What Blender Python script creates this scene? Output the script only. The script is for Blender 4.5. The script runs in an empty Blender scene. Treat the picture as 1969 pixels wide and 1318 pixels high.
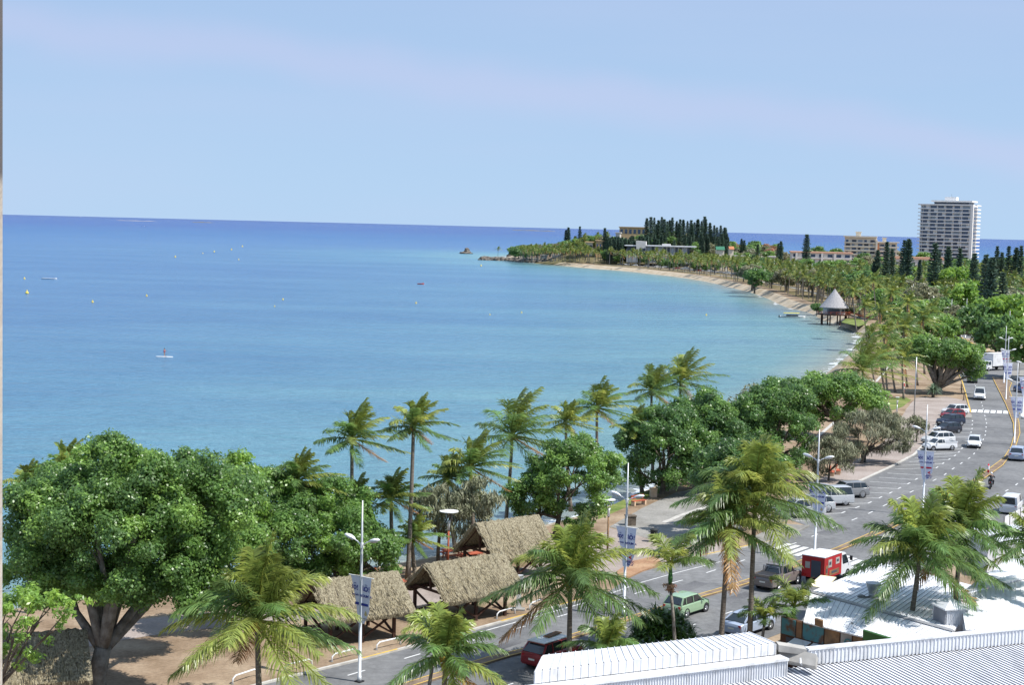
import bpy, math, random
import numpy as np
from mathutils import Vector, Matrix, noise as mnoise
from mathutils.geometry import tessellate_polygon
R = math.radians
random.seed(7)
RNG = np.random.default_rng(11)
scene = bpy.context.scene
col = scene.collection

# ------------------------------------------------------------------ camera
F = 3000.0; CX = 984.5; CY = 659.0; EYE = 27.0; SEA = -2.2
TH = math.atan(224.0 / F); RHO = math.atan(0.02495)
_f = Vector((0, math.cos(TH), -math.sin(TH)))
_r0 = Vector((1, 0, 0)); _u0 = Vector((0, math.sin(TH), math.cos(TH)))
_r = _r0 * math.cos(RHO) + _u0 * math.sin(RHO)
_u = _u0 * math.cos(RHO) - _r0 * math.sin(RHO)
cam_d = bpy.data.cameras.new('camera'); cam = bpy.data.objects.new('camera', cam_d); col.objects.link(cam)
M = Matrix.Identity(4)
for i in range(3):
    M[i][0] = _r[i]; M[i][1] = _u[i]; M[i][2] = -_f[i]
M[2][3] = EYE
cam.matrix_world = M
cam_d.sensor_width = 36; cam_d.lens = F / 1969 * 36
cam_d.clip_start = 0.2; cam_d.clip_end = 90000
scene.camera = cam

def ray(px, py):
    return (_f * F + _r * (px - CX) + _u * (CY - py)).normalized()
def G(px, py, z=0.0):
    """photo position -> point on the level z"""
    d = ray(px, py); t = (z - EYE) / d.z
    return Vector((d.x * t, d.y * t, z))
def V(px, py, y):
    """photo position -> point at the northing y"""
    d = ray(px, py); t = y / d.y
    return Vector((d.x * t, y, EYE + d.z * t))
def XYZ(v): return (v.x, v.y, v.z)

# ------------------------------------------------------------------ materials
MATS = {}
def _new(name):
    m = bpy.data.materials.new(name); m.use_nodes = True
    nt = m.node_tree; b = nt.nodes['Principled BSDF']
    MATS[name] = m
    return m, nt, b
def _noise(nt, scale, detail=4, rough=0.55, coord='Object', stretch=None):
    tc = nt.nodes.new('ShaderNodeTexCoord'); n = nt.nodes.new('ShaderNodeTexNoise')
    n.inputs['Scale'].default_value = scale; n.inputs['Detail'].default_value = detail
    n.inputs['Roughness'].default_value = rough
    src = tc.outputs[coord]
    if stretch:
        mp = nt.nodes.new('ShaderNodeMapping'); mp.inputs['Scale'].default_value = stretch
        nt.links.new(src, mp.inputs['Vector']); src = mp.outputs['Vector']
    nt.links.new(src, n.inputs['Vector'])
    return n
def _ramp(nt, fac, stops):
    r = nt.nodes.new('ShaderNodeValToRGB'); nt.links.new(fac, r.inputs['Fac'])
    el = r.color_ramp.elements
    while len(el) < len(stops): el.new(0.5)
    for e, (p, c) in zip(el, stops):
        e.position = p; e.color = (*c, 1)
    return r
def mat(name, c1, c2=None, scale=1.0, rough=0.8, bump=0.0, bscale=None, metal=0.0, spec=0.3, stretch=None, lo=0.35, hi=0.65, detail=4, dist=0.05):
    m, nt, b = _new(name)
    b.inputs['Roughness'].default_value = rough; b.inputs['Metallic'].default_value = metal
    b.inputs['Specular IOR Level'].default_value = spec
    if c2 is None: c2 = tuple(v * 0.82 for v in c1)
    n = _noise(nt, scale, detail, stretch=stretch)
    r = _ramp(nt, n.outputs['Fac'], [(lo, c2), (hi, c1)])
    nt.links.new(r.outputs['Color'], b.inputs['Base Color'])
    if bump:
        n2 = _noise(nt, bscale or scale * 4, 5, stretch=stretch)
        bp = nt.nodes.new('ShaderNodeBump'); bp.inputs['Strength'].default_value = bump; bp.inputs['Distance'].default_value = dist
        nt.links.new(n2.outputs['Fac'], bp.inputs['Height']); nt.links.new(bp.outputs['Normal'], b.inputs['Normal'])
    return m
def three(name, a, b_, c, scale, rough=0.9, s2=None, bump=0.3, bscale=8, spec=0.15):
    """two noises mixed: large patches and fine grain"""
    m, nt, b = _new(name)
    b.inputs['Roughness'].default_value = rough; b.inputs['Specular IOR Level'].default_value = spec
    n1 = _noise(nt, scale, 5); r1 = _ramp(nt, n1.outputs['Fac'], [(0.38, a), (0.5, b_), (0.64, c)])
    n2 = _noise(nt, s2 or scale * 12, 6, 0.7); r2 = _ramp(nt, n2.outputs['Fac'], [(0.25, (0.62,) * 3), (0.72, (1.18,) * 3)])
    mx = nt.nodes.new('ShaderNodeMixRGB'); mx.blend_type = 'MULTIPLY'; mx.inputs['Fac'].default_value = 0.9
    nt.links.new(r1.outputs['Color'], mx.inputs['Color1']); nt.links.new(r2.outputs['Color'], mx.inputs['Color2'])
    nt.links.new(mx.outputs['Color'], b.inputs['Base Color'])
    n3 = _noise(nt, bscale, 6, 0.7); bp = nt.nodes.new('ShaderNodeBump'); bp.inputs['Strength'].default_value = bump; bp.inputs['Distance'].default_value = 0.06
    nt.links.new(n3.outputs['Fac'], bp.inputs['Height']); nt.links.new(bp.outputs['Normal'], b.inputs['Normal'])
    return m
def leafmat(name, rough=0.45, trans=0.35, spec=0.4):
    """foliage: the leaf colour is a mesh attribute, light passes through the blades"""
    m, nt, b = _new(name)
    at = nt.nodes.new('ShaderNodeAttribute'); at.attribute_name = 'tint'
    b.inputs['Roughness'].default_value = rough; b.inputs['Specular IOR Level'].default_value = spec
    nt.links.new(at.outputs['Color'], b.inputs['Base Color'])
    tr = nt.nodes.new('ShaderNodeBsdfTranslucent')
    hs = nt.nodes.new('ShaderNodeHueSaturation'); hs.inputs['Value'].default_value = 1.5; hs.inputs['Hue'].default_value = 0.485
    nt.links.new(at.outputs['Color'], hs.inputs['Color']); nt.links.new(hs.outputs['Color'], tr.inputs['Color'])
    mx = nt.nodes.new('ShaderNodeMixShader'); mx.inputs['Fac'].default_value = trans
    nt.links.new(b.outputs['BSDF'], mx.inputs[1]); nt.links.new(tr.outputs['BSDF'], mx.inputs[2])
    nt.links.new(mx.outputs['Shader'], nt.nodes['Material Output'].inputs['Surface'])
    return m
def paint(name, c, rough=0.3, spec=0.5, coat=0.5, metal=0.0):
    m, nt, b = _new(name)
    n = _noise(nt, 3.0, 3); r = _ramp(nt, n.outputs['Fac'], [(0.3, tuple(v * 0.93 for v in c)), (0.7, c)])
    nt.links.new(r.outputs['Color'], b.inputs['Base Color'])
    b.inputs['Roughness'].default_value = rough; b.inputs['Specular IOR Level'].default_value = spec
    b.inputs['Coat Weight'].default_value = coat; b.inputs['Coat Roughness'].default_value = 0.08; b.inputs['Metallic'].default_value = metal
    return m

leafmat('leaf', 0.38, 0.45, 0.6); leafmat('palm_leaf', 0.35, 0.45, 0.5); leafmat('needle', 0.7, 0.12, 0.2)
mat('bark', (0.17, 0.14, 0.11), (0.08, 0.065, 0.05), 2.5, 0.95, 0.6, 9)
mat('pale_bark', (0.26, 0.24, 0.21), (0.14, 0.12, 0.10), 2.5, 0.95, 0.6, 9)
mat('palm_bark', (0.25, 0.215, 0.18), (0.13, 0.11, 0.09), 5, 0.95, 0.7, 6, stretch=(0.6, 0.6, 6))
mat('coconut', (0.42, 0.27, 0.035), (0.22, 0.17, 0.03), 3, 0.6)
mat('dead_leaf', (0.23, 0.15, 0.08), (0.12, 0.08, 0.045), 3, 0.9)
three('asphalt', (0.140, 0.141, 0.144), (0.168, 0.169, 0.171), (0.198, 0.198, 0.198), 0.16, 0.9, 1.6, 0.25, 30)
three('asphalt_old', (0.10, 0.10, 0.105), (0.14, 0.14, 0.145), (0.17, 0.17, 0.17), 0.2, 0.9, 7.0, 0.2, 30)
three('dry_ground', (0.20, 0.14, 0.09), (0.28, 0.205, 0.14), (0.35, 0.27, 0.19), 0.22, 0.95, 3.5, 0.5, 6)
three('sand', (0.36, 0.29, 0.20), (0.43, 0.355, 0.26), (0.49, 0.42, 0.32), 0.25, 0.95, 4, 0.3, 5)
three('pale_sand', (0.34, 0.25, 0.16), (0.42, 0.32, 0.22), (0.49, 0.39, 0.28), 0.35, 0.95, 5, 0.4, 6)
three('lawn', (0.10, 0.15, 0.035), (0.16, 0.20, 0.055), (0.24, 0.25, 0.09), 0.4, 0.95, 6, 0.5, 9)
three('paving', (0.27, 0.225, 0.20), (0.32, 0.27, 0.24), (0.36, 0.31, 0.28), 0.3, 0.9, 5, 0.15, 10)
three('concrete', (0.22, 0.21, 0.19), (0.26, 0.25, 0.23), (0.31, 0.295, 0.27), 0.3, 0.9, 4, 0.15, 10)
three('brick_pave', (0.16, 0.12, 0.09), (0.21, 0.155, 0.115), (0.26, 0.20, 0.15), 0.8, 0.9, 8, 0.3, 10)
three('orange_pave', (0.30, 0.17, 0.10), (0.35, 0.21, 0.125), (0.40, 0.26, 0.16), 0.5, 0.9, 5, 0.2, 10)
three('rock', (0.08, 0.068, 0.055), (0.15, 0.13, 0.11), (0.25, 0.22, 0.19), 0.5, 0.95, 3, 0.8, 3)
three('hill_soil', (0.10, 0.10, 0.045), (0.16, 0.14, 0.075), (0.23, 0.19, 0.12), 0.03, 0.95, 0.4, 0.5, 1)
three('scrub_ground', (0.12, 0.11, 0.05), (0.19, 0.15, 0.08), (0.28, 0.21, 0.13), 0.06, 0.95, 0.5, 0.5, 1)
mat('kerb', (0.50, 0.48, 0.44), (0.36, 0.34, 0.31), 1.5, 0.9)
mat('road_white', (0.62, 0.62, 0.61), (0.46, 0.46, 0.45), 2.2, 0.7, lo=0.3, hi=0.5)
mat('road_yellow', (0.58, 0.38, 0.07), (0.40, 0.29, 0.11), 2.0, 0.75, lo=0.3, hi=0.55)
mat('pole_metal', (0.62, 0.64, 0.66), (0.50, 0.52, 0.54), 1.2, 0.45, metal=0.3, spec=0.5)
mat('lamp_white', (0.78, 0.79, 0.80), (0.66, 0.67, 0.68), 3, 0.4)
mat('lamp_lens', (0.5, 0.52, 0.53), None, 3, 0.15, spec=0.6)
mat('cloth_white', (0.72, 0.75, 0.86), (0.62, 0.65, 0.79), 1.5, 0.85, 0.2, 3)
mat('print_blue', (0.035, 0.05, 0.30), (0.025, 0.035, 0.22), 3, 0.8)
mat('print_red', (0.62, 0.02, 0.045), (0.5, 0.02, 0.04), 3, 0.8)
mat('print_gold', (0.50, 0.42, 0.22), None, 3, 0.8)
mat('timber', (0.085, 0.04, 0.028), (0.045, 0.024, 0.018), 3, 0.85, 0.3, 8)
mat('red_timber', (0.45, 0.115, 0.06), (0.32, 0.08, 0.045), 3, 0.8)
mat('cream_block', (0.66, 0.48, 0.33), (0.52, 0.37, 0.25), 2.5, 0.9, 0.2, 8)
mat('black_bin', (0.03, 0.035, 0.035), (0.02, 0.02, 0.02), 3, 0.6)
mat('steel', (0.48, 0.49, 0.50), (0.30, 0.31, 0.32), 2.5, 0.4, metal=0.7)
mat('white_metal', (0.66, 0.67, 0.69), (0.48, 0.48, 0.48), 0.9, 0.5, spec=0.3, lo=0.3, hi=0.5, stretch=(2.2, 0.3, 1), detail=7)
mat('roof_white', (0.74, 0.75, 0.77), (0.50, 0.50, 0.50), 0.9, 0.5, spec=0.3, lo=0.28, hi=0.46, stretch=(2.2, 0.3, 1), detail=7)
mat('tower_white', (0.80, 0.79, 0.78), (0.72, 0.71, 0.69), 0.25, 0.85)
mat('rib_shade_grey', (0.24, 0.25, 0.30), (0.18, 0.19, 0.24), 2, 0.7)
mat('grey_metal', (0.40, 0.40, 0.41), (0.30, 0.30, 0.31), 0.8, 0.5)
mat('beige_panel', (0.42, 0.40, 0.365), (0.30, 0.285, 0.26), 1.2, 0.7, 0.1, 6)
mat('white_render', (0.62, 0.60, 0.58), (0.54, 0.52, 0.49), 0.25, 0.85)
mat('cream_render', (0.70, 0.64, 0.53), (0.62, 0.56, 0.46), 0.2, 0.85)
mat('pink_roof', (0.60, 0.35, 0.24), (0.50, 0.29, 0.20), 0.3, 0.85)
mat('grey_render', (0.42, 0.43, 0.44), (0.33, 0.34, 0.35), 0.2, 0.8)
mat('dark_facade', (0.07, 0.085, 0.11), (0.05, 0.06, 0.08), 0.3, 0.35)
mat('window_blue', (0.05, 0.085, 0.16), (0.035, 0.055, 0.10), 0.4, 0.12, spec=0.8)
mat('window_pale', (0.30, 0.34, 0.38), (0.22, 0.26, 0.30), 0.4, 0.2, spec=0.6)
mat('green_roof', (0.04, 0.17, 0.10), None, 0.4, 0.6)
mat('terracotta', (0.46, 0.19, 0.09), (0.36, 0.15, 0.08), 0.5, 0.85)
mat('tan_roof', (0.62, 0.44, 0.24), (0.52, 0.36, 0.20), 0.4, 0.85)
mat('teal_glass', (0.10, 0.33, 0.36), None, 0.4, 0.3)
mat('tyre', (0.018, 0.018, 0.02), (0.012, 0.012, 0.012), 6, 0.85)
mat('rim', (0.55, 0.56, 0.58), None, 6, 0.3, metal=0.8)
mat('car_glass', (0.018, 0.025, 0.03), (0.012, 0.018, 0.022), 2, 0.08, spec=0.9)
mat('head_glass', (0.75, 0.77, 0.80), None, 3, 0.1, spec=0.8)
mat('tail_red', (0.42, 0.012, 0.015), None, 3, 0.2, spec=0.6)
mat('plastic_black', (0.03, 0.03, 0.032), None, 3, 0.55)
mat('plate', (0.75, 0.74, 0.66), None, 3, 0.5)
for k, c in dict(white=(0.66, 0.67, 0.68), silver=(0.40, 0.42, 0.44), grey=(0.20, 0.205, 0.21), navy=(0.012, 0.018, 0.04), black=(0.018, 0.018, 0.026),
                 red=(0.24, 0.015, 0.02), taupe=(0.17, 0.145, 0.135), mint=(0.26, 0.38, 0.24), blue=(0.03, 0.10, 0.30), pale_blue=(0.34, 0.40, 0.52)).items():
    paint('paint_' + k, c)
mat('box_red', (0.42, 0.02, 0.025), (0.30, 0.02, 0.02), 1, 0.5)
mat('box_orange', (0.30, 0.15, 0.07), (0.16, 0.09, 0.05), 1, 0.7)
mat('cream_canvas', (0.78, 0.70, 0.46), (0.70, 0.62, 0.40), 1, 0.85)
mat('buoy_yellow', (0.80, 0.62, 0.10), None, 2, 0.5)
mat('boat_white', (0.80, 0.80, 0.80), (0.70, 0.70, 0.70), 1, 0.35)
mat('boat_red', (0.55, 0.08, 0.05), None, 1, 0.5)
mat('boat_yellow', (0.80, 0.66, 0.03), None, 1, 0.7)
mat('skin', (0.42, 0.24, 0.16), None, 3, 0.6)
mat('cloth_pink', (0.62, 0.16, 0.20), None, 3, 0.8)
mat('cloth_dark', (0.02, 0.022, 0.028), None, 3, 0.7)
mat('hair', (0.04, 0.025, 0.02), None, 3, 0.8)
mat('sign_blue', (0.03, 0.20, 0.50), None, 1, 0.5)
mat('sign_teal', (0.07, 0.19, 0.21), (0.12, 0.07, 0.045), 1.1, 0.7, lo=0.42, hi=0.52)
mat('sign_green', (0.06, 0.17, 0.05), (0.045, 0.13, 0.04), 1, 0.7)
mat('sign_brown', (0.33, 0.19, 0.09), (0.10, 0.07, 0.05), 1.2, 0.8)
mat('brown_frame', (0.11, 0.055, 0.035), None, 1, 0.8)
mat('plaster', (0.46, 0.42, 0.37), (0.40, 0.365, 0.32), 6, 0.9, 0.2, 20)
mat('soot', (0.10, 0.10, 0.10), (0.25, 0.25, 0.25), 2.0, 0.8)

def thatch(name, a, b_, c):
    m, nt, b = _new(name)
    b.inputs['Roughness'].default_value = 0.95; b.inputs['Specular IOR Level'].default_value = 0.1
    n1 = _noise(nt, 3.0, 6, 0.75, stretch=(3.0, 3.0, 1.2)); r1 = _ramp(nt, n1.outputs['Fac'], [(0.36, a), (0.5, b_), (0.62, c)])
    nt.links.new(r1.outputs['Color'], b.inputs['Base Color'])
    bp = nt.nodes.new('ShaderNodeBump'); bp.inputs['Strength'].default_value = 1.0; bp.inputs['Distance'].default_value = 0.15
    nt.links.new(n1.outputs['Fac'], bp.inputs['Height']); nt.links.new(bp.outputs['Normal'], b.inputs['Normal'])
thatch('thatch', (0.11, 0.09, 0.06), (0.27, 0.235, 0.16), (0.43, 0.385, 0.27))
thatch('shingle', (0.20, 0.19, 0.20), (0.34, 0.33, 0.34), (0.48, 0.47, 0.47))

# ------------------------------------------------------------------ mesh helper
class MB:
    def __init__(s): s.v = []; s.f = []; s.m = []; s.mi = 0
    def add(s, vs, fs):
        o = len(s.v); s.v += [tuple(v) for v in vs]
        for f in fs: s.f.append(tuple(i + o for i in f)); s.m.append(s.mi)
        return s
    def quad(s, a, b, c, d): return s.add([a, b, c, d], [(0, 1, 2, 3)])
    def poly(s, pts): return s.add(pts, [tuple(range(len(pts)))])
    def box(s, c, size, rz=0.0, rx=0.0, ry=0.0, top=1.0):
        hx, hy, hz = size[0] / 2, size[1] / 2, size[2] / 2
        m = Matrix.Rotation(rz, 3, 'Z') @ Matrix.Rotation(ry, 3, 'Y') @ Matrix.Rotation(rx, 3, 'X'); c = Vector(c)
        vs = [c + m @ Vector((x * hx * (top if z > 0 else 1), y * hy * (top if z > 0 else 1), z * hz)) for z in (-1, 1) for (x, y) in ((-1, -1), (1, -1), (1, 1), (-1, 1))]
        return s.add(vs, [(3, 2, 1, 0), (4, 5, 6, 7), (0, 1, 5, 4), (1, 2, 6, 5), (2, 3, 7, 6), (3, 0, 4, 7)])
    def beam(s, a, b, w, h=None):
        a = Vector(a); b = Vector(b); h = h or w; d = (b - a).normalized()
        up = Vector((0, 0, 1)) if abs(d.z) < 0.95 else Vector((1, 0, 0))
        x = d.cross(up).normalized(); y = x.cross(d).normalized()
        vs = [p + x * sx * w / 2 + y * sy * h / 2 for p in (a, b) for sx, sy in ((-1, -1), (1, -1), (1, 1), (-1, 1))]
        return s.add(vs, [(0, 1, 2, 3), (7, 6, 5, 4), (0, 4, 5, 1), (1, 5, 6, 2), (2, 6, 7, 3), (3, 7, 4, 0)])
    def tube(s, pts, rad, n=8, cap=True):
        pts = [Vector(p) for p in pts]; k = len(pts)
        if not hasattr(rad, '__len__'): rad = [rad] * k
        rings = []; ref = Vector((0.13, 0.97, 0.2)).normalized()
        for i, p in enumerate(pts):
            d = (pts[min(i + 1, k - 1)] - pts[max(i - 1, 0)]).normalized()
            x = d.cross(ref)
            if x.length < 0.05: x = d.cross(Vector((1, 0, 0)))
            x.normalize(); y = d.cross(x)
            rings.append([p + (x * math.cos(2 * math.pi * j / n) + y * math.sin(2 * math.pi * j / n)) * rad[i] for j in range(n)])
        vs = [v for r in rings for v in r]; fs = []
        for i in range(k - 1):
            for j in range(n):
                fs.append((i * n + j, i * n + (j + 1) % n, (i + 1) * n + (j + 1) % n, (i + 1) * n + j))
        if cap: fs.append(tuple(range(n - 1, -1, -1))); fs.append(tuple((k - 1) * n + j for j in range(n)))
        return s.add(vs, fs)
    def cyl(s, c, r, h, n=12, r2=None, axis='z'):
        c = Vector(c); d = {'z': Vector((0, 0, 1)), 'x': Vector((1, 0, 0)), 'y': Vector((0, 1, 0))}[axis]
        return s.tube([c - d * h / 2, c + d * h / 2], [r, r if r2 is None else r2], n)
    def loft(s, rings, cap=True, closed=True):
        n = len(rings[0]); vs = [v for r in rings for v in r]; fs = []
        for i in range(len(rings) - 1):
            for j in range(n if closed else n - 1):
                fs.append((i * n + j, i * n + (j + 1) % n, (i + 1) * n + (j + 1) % n, (i + 1) * n + j))
        if cap: fs.append(tuple(range(n - 1, -1, -1))); fs.append(tuple((len(rings) - 1) * n + j for j in range(n)))
        return s.add(vs, fs)
    def ball(s, c, r, n=8, sz=1.0):
        c = Vector(c); rings = []
        for i in range(n // 2 + 1):
            a = math.pi * i / (n // 2) ; a = min(max(a, 0.08), math.pi - 0.08)
            rings.append([c + Vector((r * math.sin(a) * math.cos(2 * math.pi * j / n), r * math.sin(a) * math.sin(2 * math.pi * j / n), -r * sz * math.cos(a))) for j in range(n)])
        return s.loft(rings)
    def slab(s, pts, z0, z1):
        """flat polygon with vertical sides"""
        n = len(pts); P = [Vector((p[0], p[1], 0)) for p in pts]
        tri = tessellate_polygon([P])
        vs = [(p.x, p.y, z1) for p in P] + [(p.x, p.y, z0) for p in P]
        fs = [tuple(t) for t in tri]
        fs += [(i, (i + 1) % n, (i + 1) % n + n, i + n) for i in range(n)]
        return s.add(vs, fs)
    def sheet(s, pts, z):
        P = [Vector((p[0], p[1], 0)) for p in pts]; tri = tessellate_polygon([P])
        return s.add([(p.x, p.y, z) for p in P], [tuple(t) for t in tri])
    def build(s, name, mats, parent=None, origin=(0, 0, 0), smooth=False, fixn=True):
        me = bpy.data.meshes.new(name); o0 = Vector(origin)
        me.from_pydata([tuple(Vector(v) - o0) for v in s.v], [], s.f)
        if isinstance(mats, str): mats = [mats]
        for k in mats: me.materials.append(MATS[k])
        if len(mats) > 1: me.polygons.foreach_set('material_index', s.m)
        if smooth: me.polygons.foreach_set('use_smooth', [True] * len(me.polygons))
        if fixn:
            import bmesh
            bm = bmesh.new(); bm.from_mesh(me); bmesh.ops.recalc_face_normals(bm, faces=bm.faces); bm.to_mesh(me); bm.free()
        me.update()
        ob = bpy.data.objects.new(name, me); col.objects.link(ob)
        if parent: ob.parent = parent
        elif origin != (0, 0, 0): ob.location = o0
        return ob

def tag(o, label=None, cat=None, group=None, kind=None):
    if label: o['label'] = label
    if cat: o['category'] = cat
    if group: o['group'] = group
    if kind: o['kind'] = kind
    return o
def empty(name, loc, label, cat, group=None, rz=0.0):
    o = bpy.data.objects.new(name, None); col.objects.link(o); o.empty_display_size = 0.3
    o.location = loc; o.rotation_euler = (0, 0, rz)
    return tag(o, label, cat, group)
def copy_tree(o, parent=None):
    c = o.copy(); col.objects.link(c)
    if parent: c.parent = parent
    for ch in [x for x in o.children]: copy_tree(ch, c)
    return c
PROTO = {}
def place(key, make, loc, rz, label, cat, group=None, scale=1.0, tilt=(0, 0)):
    """first call builds the kind, later calls copy it with its parts"""
    if key not in PROTO: o = make(); PROTO[key] = o
    else: o = copy_tree(PROTO[key])
    o.location = loc; o.rotation_euler = (tilt[0], tilt[1], rz); o.scale = (scale,) * 3 if not hasattr(scale, '__len__') else scale
    tag(o, label, cat)
    if group: o['group'] = group
    elif 'group' in o: del o['group']
    return o

def npmesh(name, verts, faces, colors, matname, parent=None):
    """verts (n,3), faces (m,k) all the same size, colours per face (m,3)"""
    me = bpy.data.meshes.new(name); nv = len(verts); nf, k = faces.shape
    me.vertices.add(nv); me.vertices.foreach_set('co', np.ascontiguousarray(verts, dtype=np.float32).ravel())
    me.loops.add(nf * k); me.loops.foreach_set('vertex_index', np.ascontiguousarray(faces, dtype=np.int32).ravel())
    me.polygons.add(nf); me.polygons.foreach_set('loop_start', np.arange(0, nf * k, k, dtype=np.int32))
    try: me.polygons.foreach_set('loop_total', np.full(nf, k, dtype=np.int32))
    except Exception: pass
    me.update(calc_edges=True)
    at = me.attributes.new('tint', 'FLOAT_COLOR', 'FACE')
    at.data.foreach_set('color', np.ascontiguousarray(np.concatenate([colors, np.ones((nf, 1))], 1), dtype=np.float32).ravel())
    me.materials.append(MATS[matname]); me.validate()
    ob = bpy.data.objects.new(name, me); col.objects.link(ob)
    if parent: ob.parent = parent
    return ob
# ------------------------------------------------------------------ coast, land, water
SHORE_PX = [(-500, 1290), (-200, 1232), (0, 1195), (200, 1168), (430, 1148), (556, 1135), (705, 1109), (785, 1093), (860, 1070), (945, 1045), (1041, 1018), (1074, 1006), (1172, 976),
            (1204, 958), (1249, 938), (1273, 924), (1400, 850), (1520, 770), (1610, 700), (1652, 661), (1647, 642), (1612, 626), (1580, 616), (1555, 602),
            (1510, 591), (1478, 576), (1443, 563), (1402, 553), (1362, 543), (1321, 536), (1281, 530.5), (1240, 526), (1205, 522), (1124, 515.5), (1063, 509.5)]
SH = [G(x, y, SEA) for x, y in SHORE_PX]
def smooth_line(P, n=4):
    out = []
    for i in range(len(P) - 1):
        p0 = P[max(i - 1, 0)]; p1 = P[i]; p2 = P[i + 1]; p3 = P[min(i + 2, len(P) - 1)]
        for k in range(n):
            t = k / n
            out.append(0.5 * ((2 * p1) + (p2 - p0) * t + (2 * p0 - 5 * p1 + 4 * p2 - p3) * t * t + (3 * p1 - p0 - 3 * p2 + p3) * t ** 3))
    out.append(P[-1]); return out
SHS = smooth_line(SH, 4)
BACK = [Vector(p) for p in [(22, 1330, 0), (0, 1390, 0), (-8, 1480, 0), (8, 1560, 0), (60, 1600, 0), (170, 1650, 0), (420, 1700, 0), (800, 1750, 0), (1300, 1800, 0), (2200, 1850, 0)]]
BACKS = smooth_line(BACK, 3)
COAST = [Vector((p.x, p.y, 0)) for p in SHS] + BACKS
def line_normals(P):
    out = []
    for i in range(len(P)):
        d = P[min(i + 1, len(P) - 1)] - P[max(i - 1, 0)]; d.z = 0; d.normalize(); out.append(Vector((d.y, -d.x, 0)))
    return out
CN = line_normals(COAST)
def off(P, N, w): return [p + n * w for p, n in zip(P, N)]
def resample(P, step):
    out = [P[0].copy()]; acc = 0.0
    for a, b in zip(P[:-1], P[1:]):
        L = (b - a).length; t = step - acc
        while t <= L: out.append(a + (b - a) * (t / L)); t += step
        acc = (acc + L) % step
    return out
HX, HY = 135.0, 1330.0
def hz(x, y):
    """ground height"""
    h = 16.0 * math.exp(-((x - HX) / 60.0) ** 2 - ((y - HY) / 130.0) ** 2) + 3.0 * math.exp(-((x - 75) / 55.0) ** 2 - ((y - 1330) / 110.0) ** 2)
    h += 8.0 * math.exp(-((x - 62) / 28.0) ** 2 - ((y - 1250) / 30.0) ** 2)
    h += 7.0 * math.exp(-((x - 260) / 90.0) ** 2 - ((y - 1400) / 130.0) ** 2)
    return h if h > 0.25 else 0.0
def bake(P, zc): return [Vector((p.x, p.y, zc)) for p in P]
W_ROWS = [(-14, -4.5), (-1.5, -2.6), (1.5, -2.0), (4.5, -1.1), (7.5, -0.25), (9.5, 0.0)]
rows = []
def WF(i): return float(np.interp(i, [0, 56, 76, 84, 100, 116, 132, 140], [0.6, 0.6, 0.35, 0.5, 0.5, 0.7, 0.95, 1.0]))
wv = [min(1.0, 0.55 + 0.45 * mnoise.noise(Vector((p.x * 0.02, p.y * 0.02, 0)))) for p in COAST]
for w, z in W_ROWS:
    rows.append([p + n * (w * WF(i)) + Vector((0, 0, z)) for i, (p, n) in enumerate(zip(COAST, CN))])
mb = MB(); n = len(COAST)
mb.add([v for r in rows for v in r], [(i * n + j, i * n + j + 1, (i + 1) * n + j + 1, (i + 1) * n + j) for i in range(len(rows) - 1) for j in range(n - 1)])
tag(mb.build('beach', 'sand', fixn=False, smooth=True), kind='structure')
inner = [p + n * 9.4 * WF(i) for i, (p, n) in enumerate(zip(COAST, CN))]
land = [Vector((p.x, p.y, 0)) for p in inner] + [Vector((6000, 1850, 0)), Vector((6000, -300, 0)), Vector((-200, -300, 0)), Vector((-60, 60, 0))]
mb = MB(); mb.sheet(land, 0.0)
tag(mb.build('ground', 'dry_ground'), kind='structure')
# hill as its own piece of terrain
mb = MB(); gx = np.linspace(-40, 520, 75); gy = np.linspace(1100, 1740, 75)
vs = [(x, y, min(hz(x, y) * 2 - 5, hz(x, y) - 0.28)) for y in gy for x in gx]
mb.add(vs, [(j * 75 + i, j * 75 + i + 1, (j + 1) * 75 + i + 1, (j + 1) * 75 + i) for j in range(74) for i in range(74)])
tag(mb.build('hill', 'hill_soil', smooth=True), kind='structure')

# water: fan grid, the tint follows the depth (distance from the shore)
CA = np.array([(p.x, p.y) for p in COAST + [Vector((-200, -300, 0))]])
def coast_dist(P):
    A = np.array([(p.x, p.y) for p in COAST]); B = A[1:]; A = A[:-1]; d = np.full(len(P), 1e9)
    for a, b in zip(A, B):
        ab = b - a; t = np.clip(((P - a) @ ab) / max(ab @ ab, 1e-6), 0, 1); q = a + t[:, None] * ab
        d = np.minimum(d, np.hypot(*(P - q).T))
    return d
NA, ND = 260, 230
az = np.radians(np.linspace(-75, 75, NA)); dd = 60 * (45000 / 60.0) ** (np.linspace(0, 1, ND) ** 1.25)
AZ, DD = np.meshgrid(az, dd); WX = (np.sin(AZ) * DD).ravel(); WY = (np.cos(AZ) * DD).ravel()
P2 = np.stack([WX, WY], 1); cd = coast_dist(P2)
me = bpy.data.meshes.new('sea'); me.vertices.add(NA * ND)
me.vertices.foreach_set('co', np.stack([WX, WY, np.full(NA * ND, SEA)], 1).astype(np.float32).ravel())
ii, jj = np.meshgrid(np.arange(ND - 1), np.arange(NA - 1), indexing='ij'); b0 = (ii * NA + jj).ravel()
fc = np.stack([b0, b0 + 1, b0 + NA + 1, b0 + NA], 1)
me.loops.add(fc.size); me.loops.foreach_set('vertex_index', fc.astype(np.int32).ravel())
me.polygons.add(len(fc)); me.polygons.foreach_set('loop_start', np.arange(0, fc.size, 4, dtype=np.int32))
me.update(calc_edges=True)
lin = lambda c: np.array([(v / 255 / 12.92) if v / 255 <= 0.04045 else ((v / 255 + 0.055) / 1.055) ** 2.4 for v in c])
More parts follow.
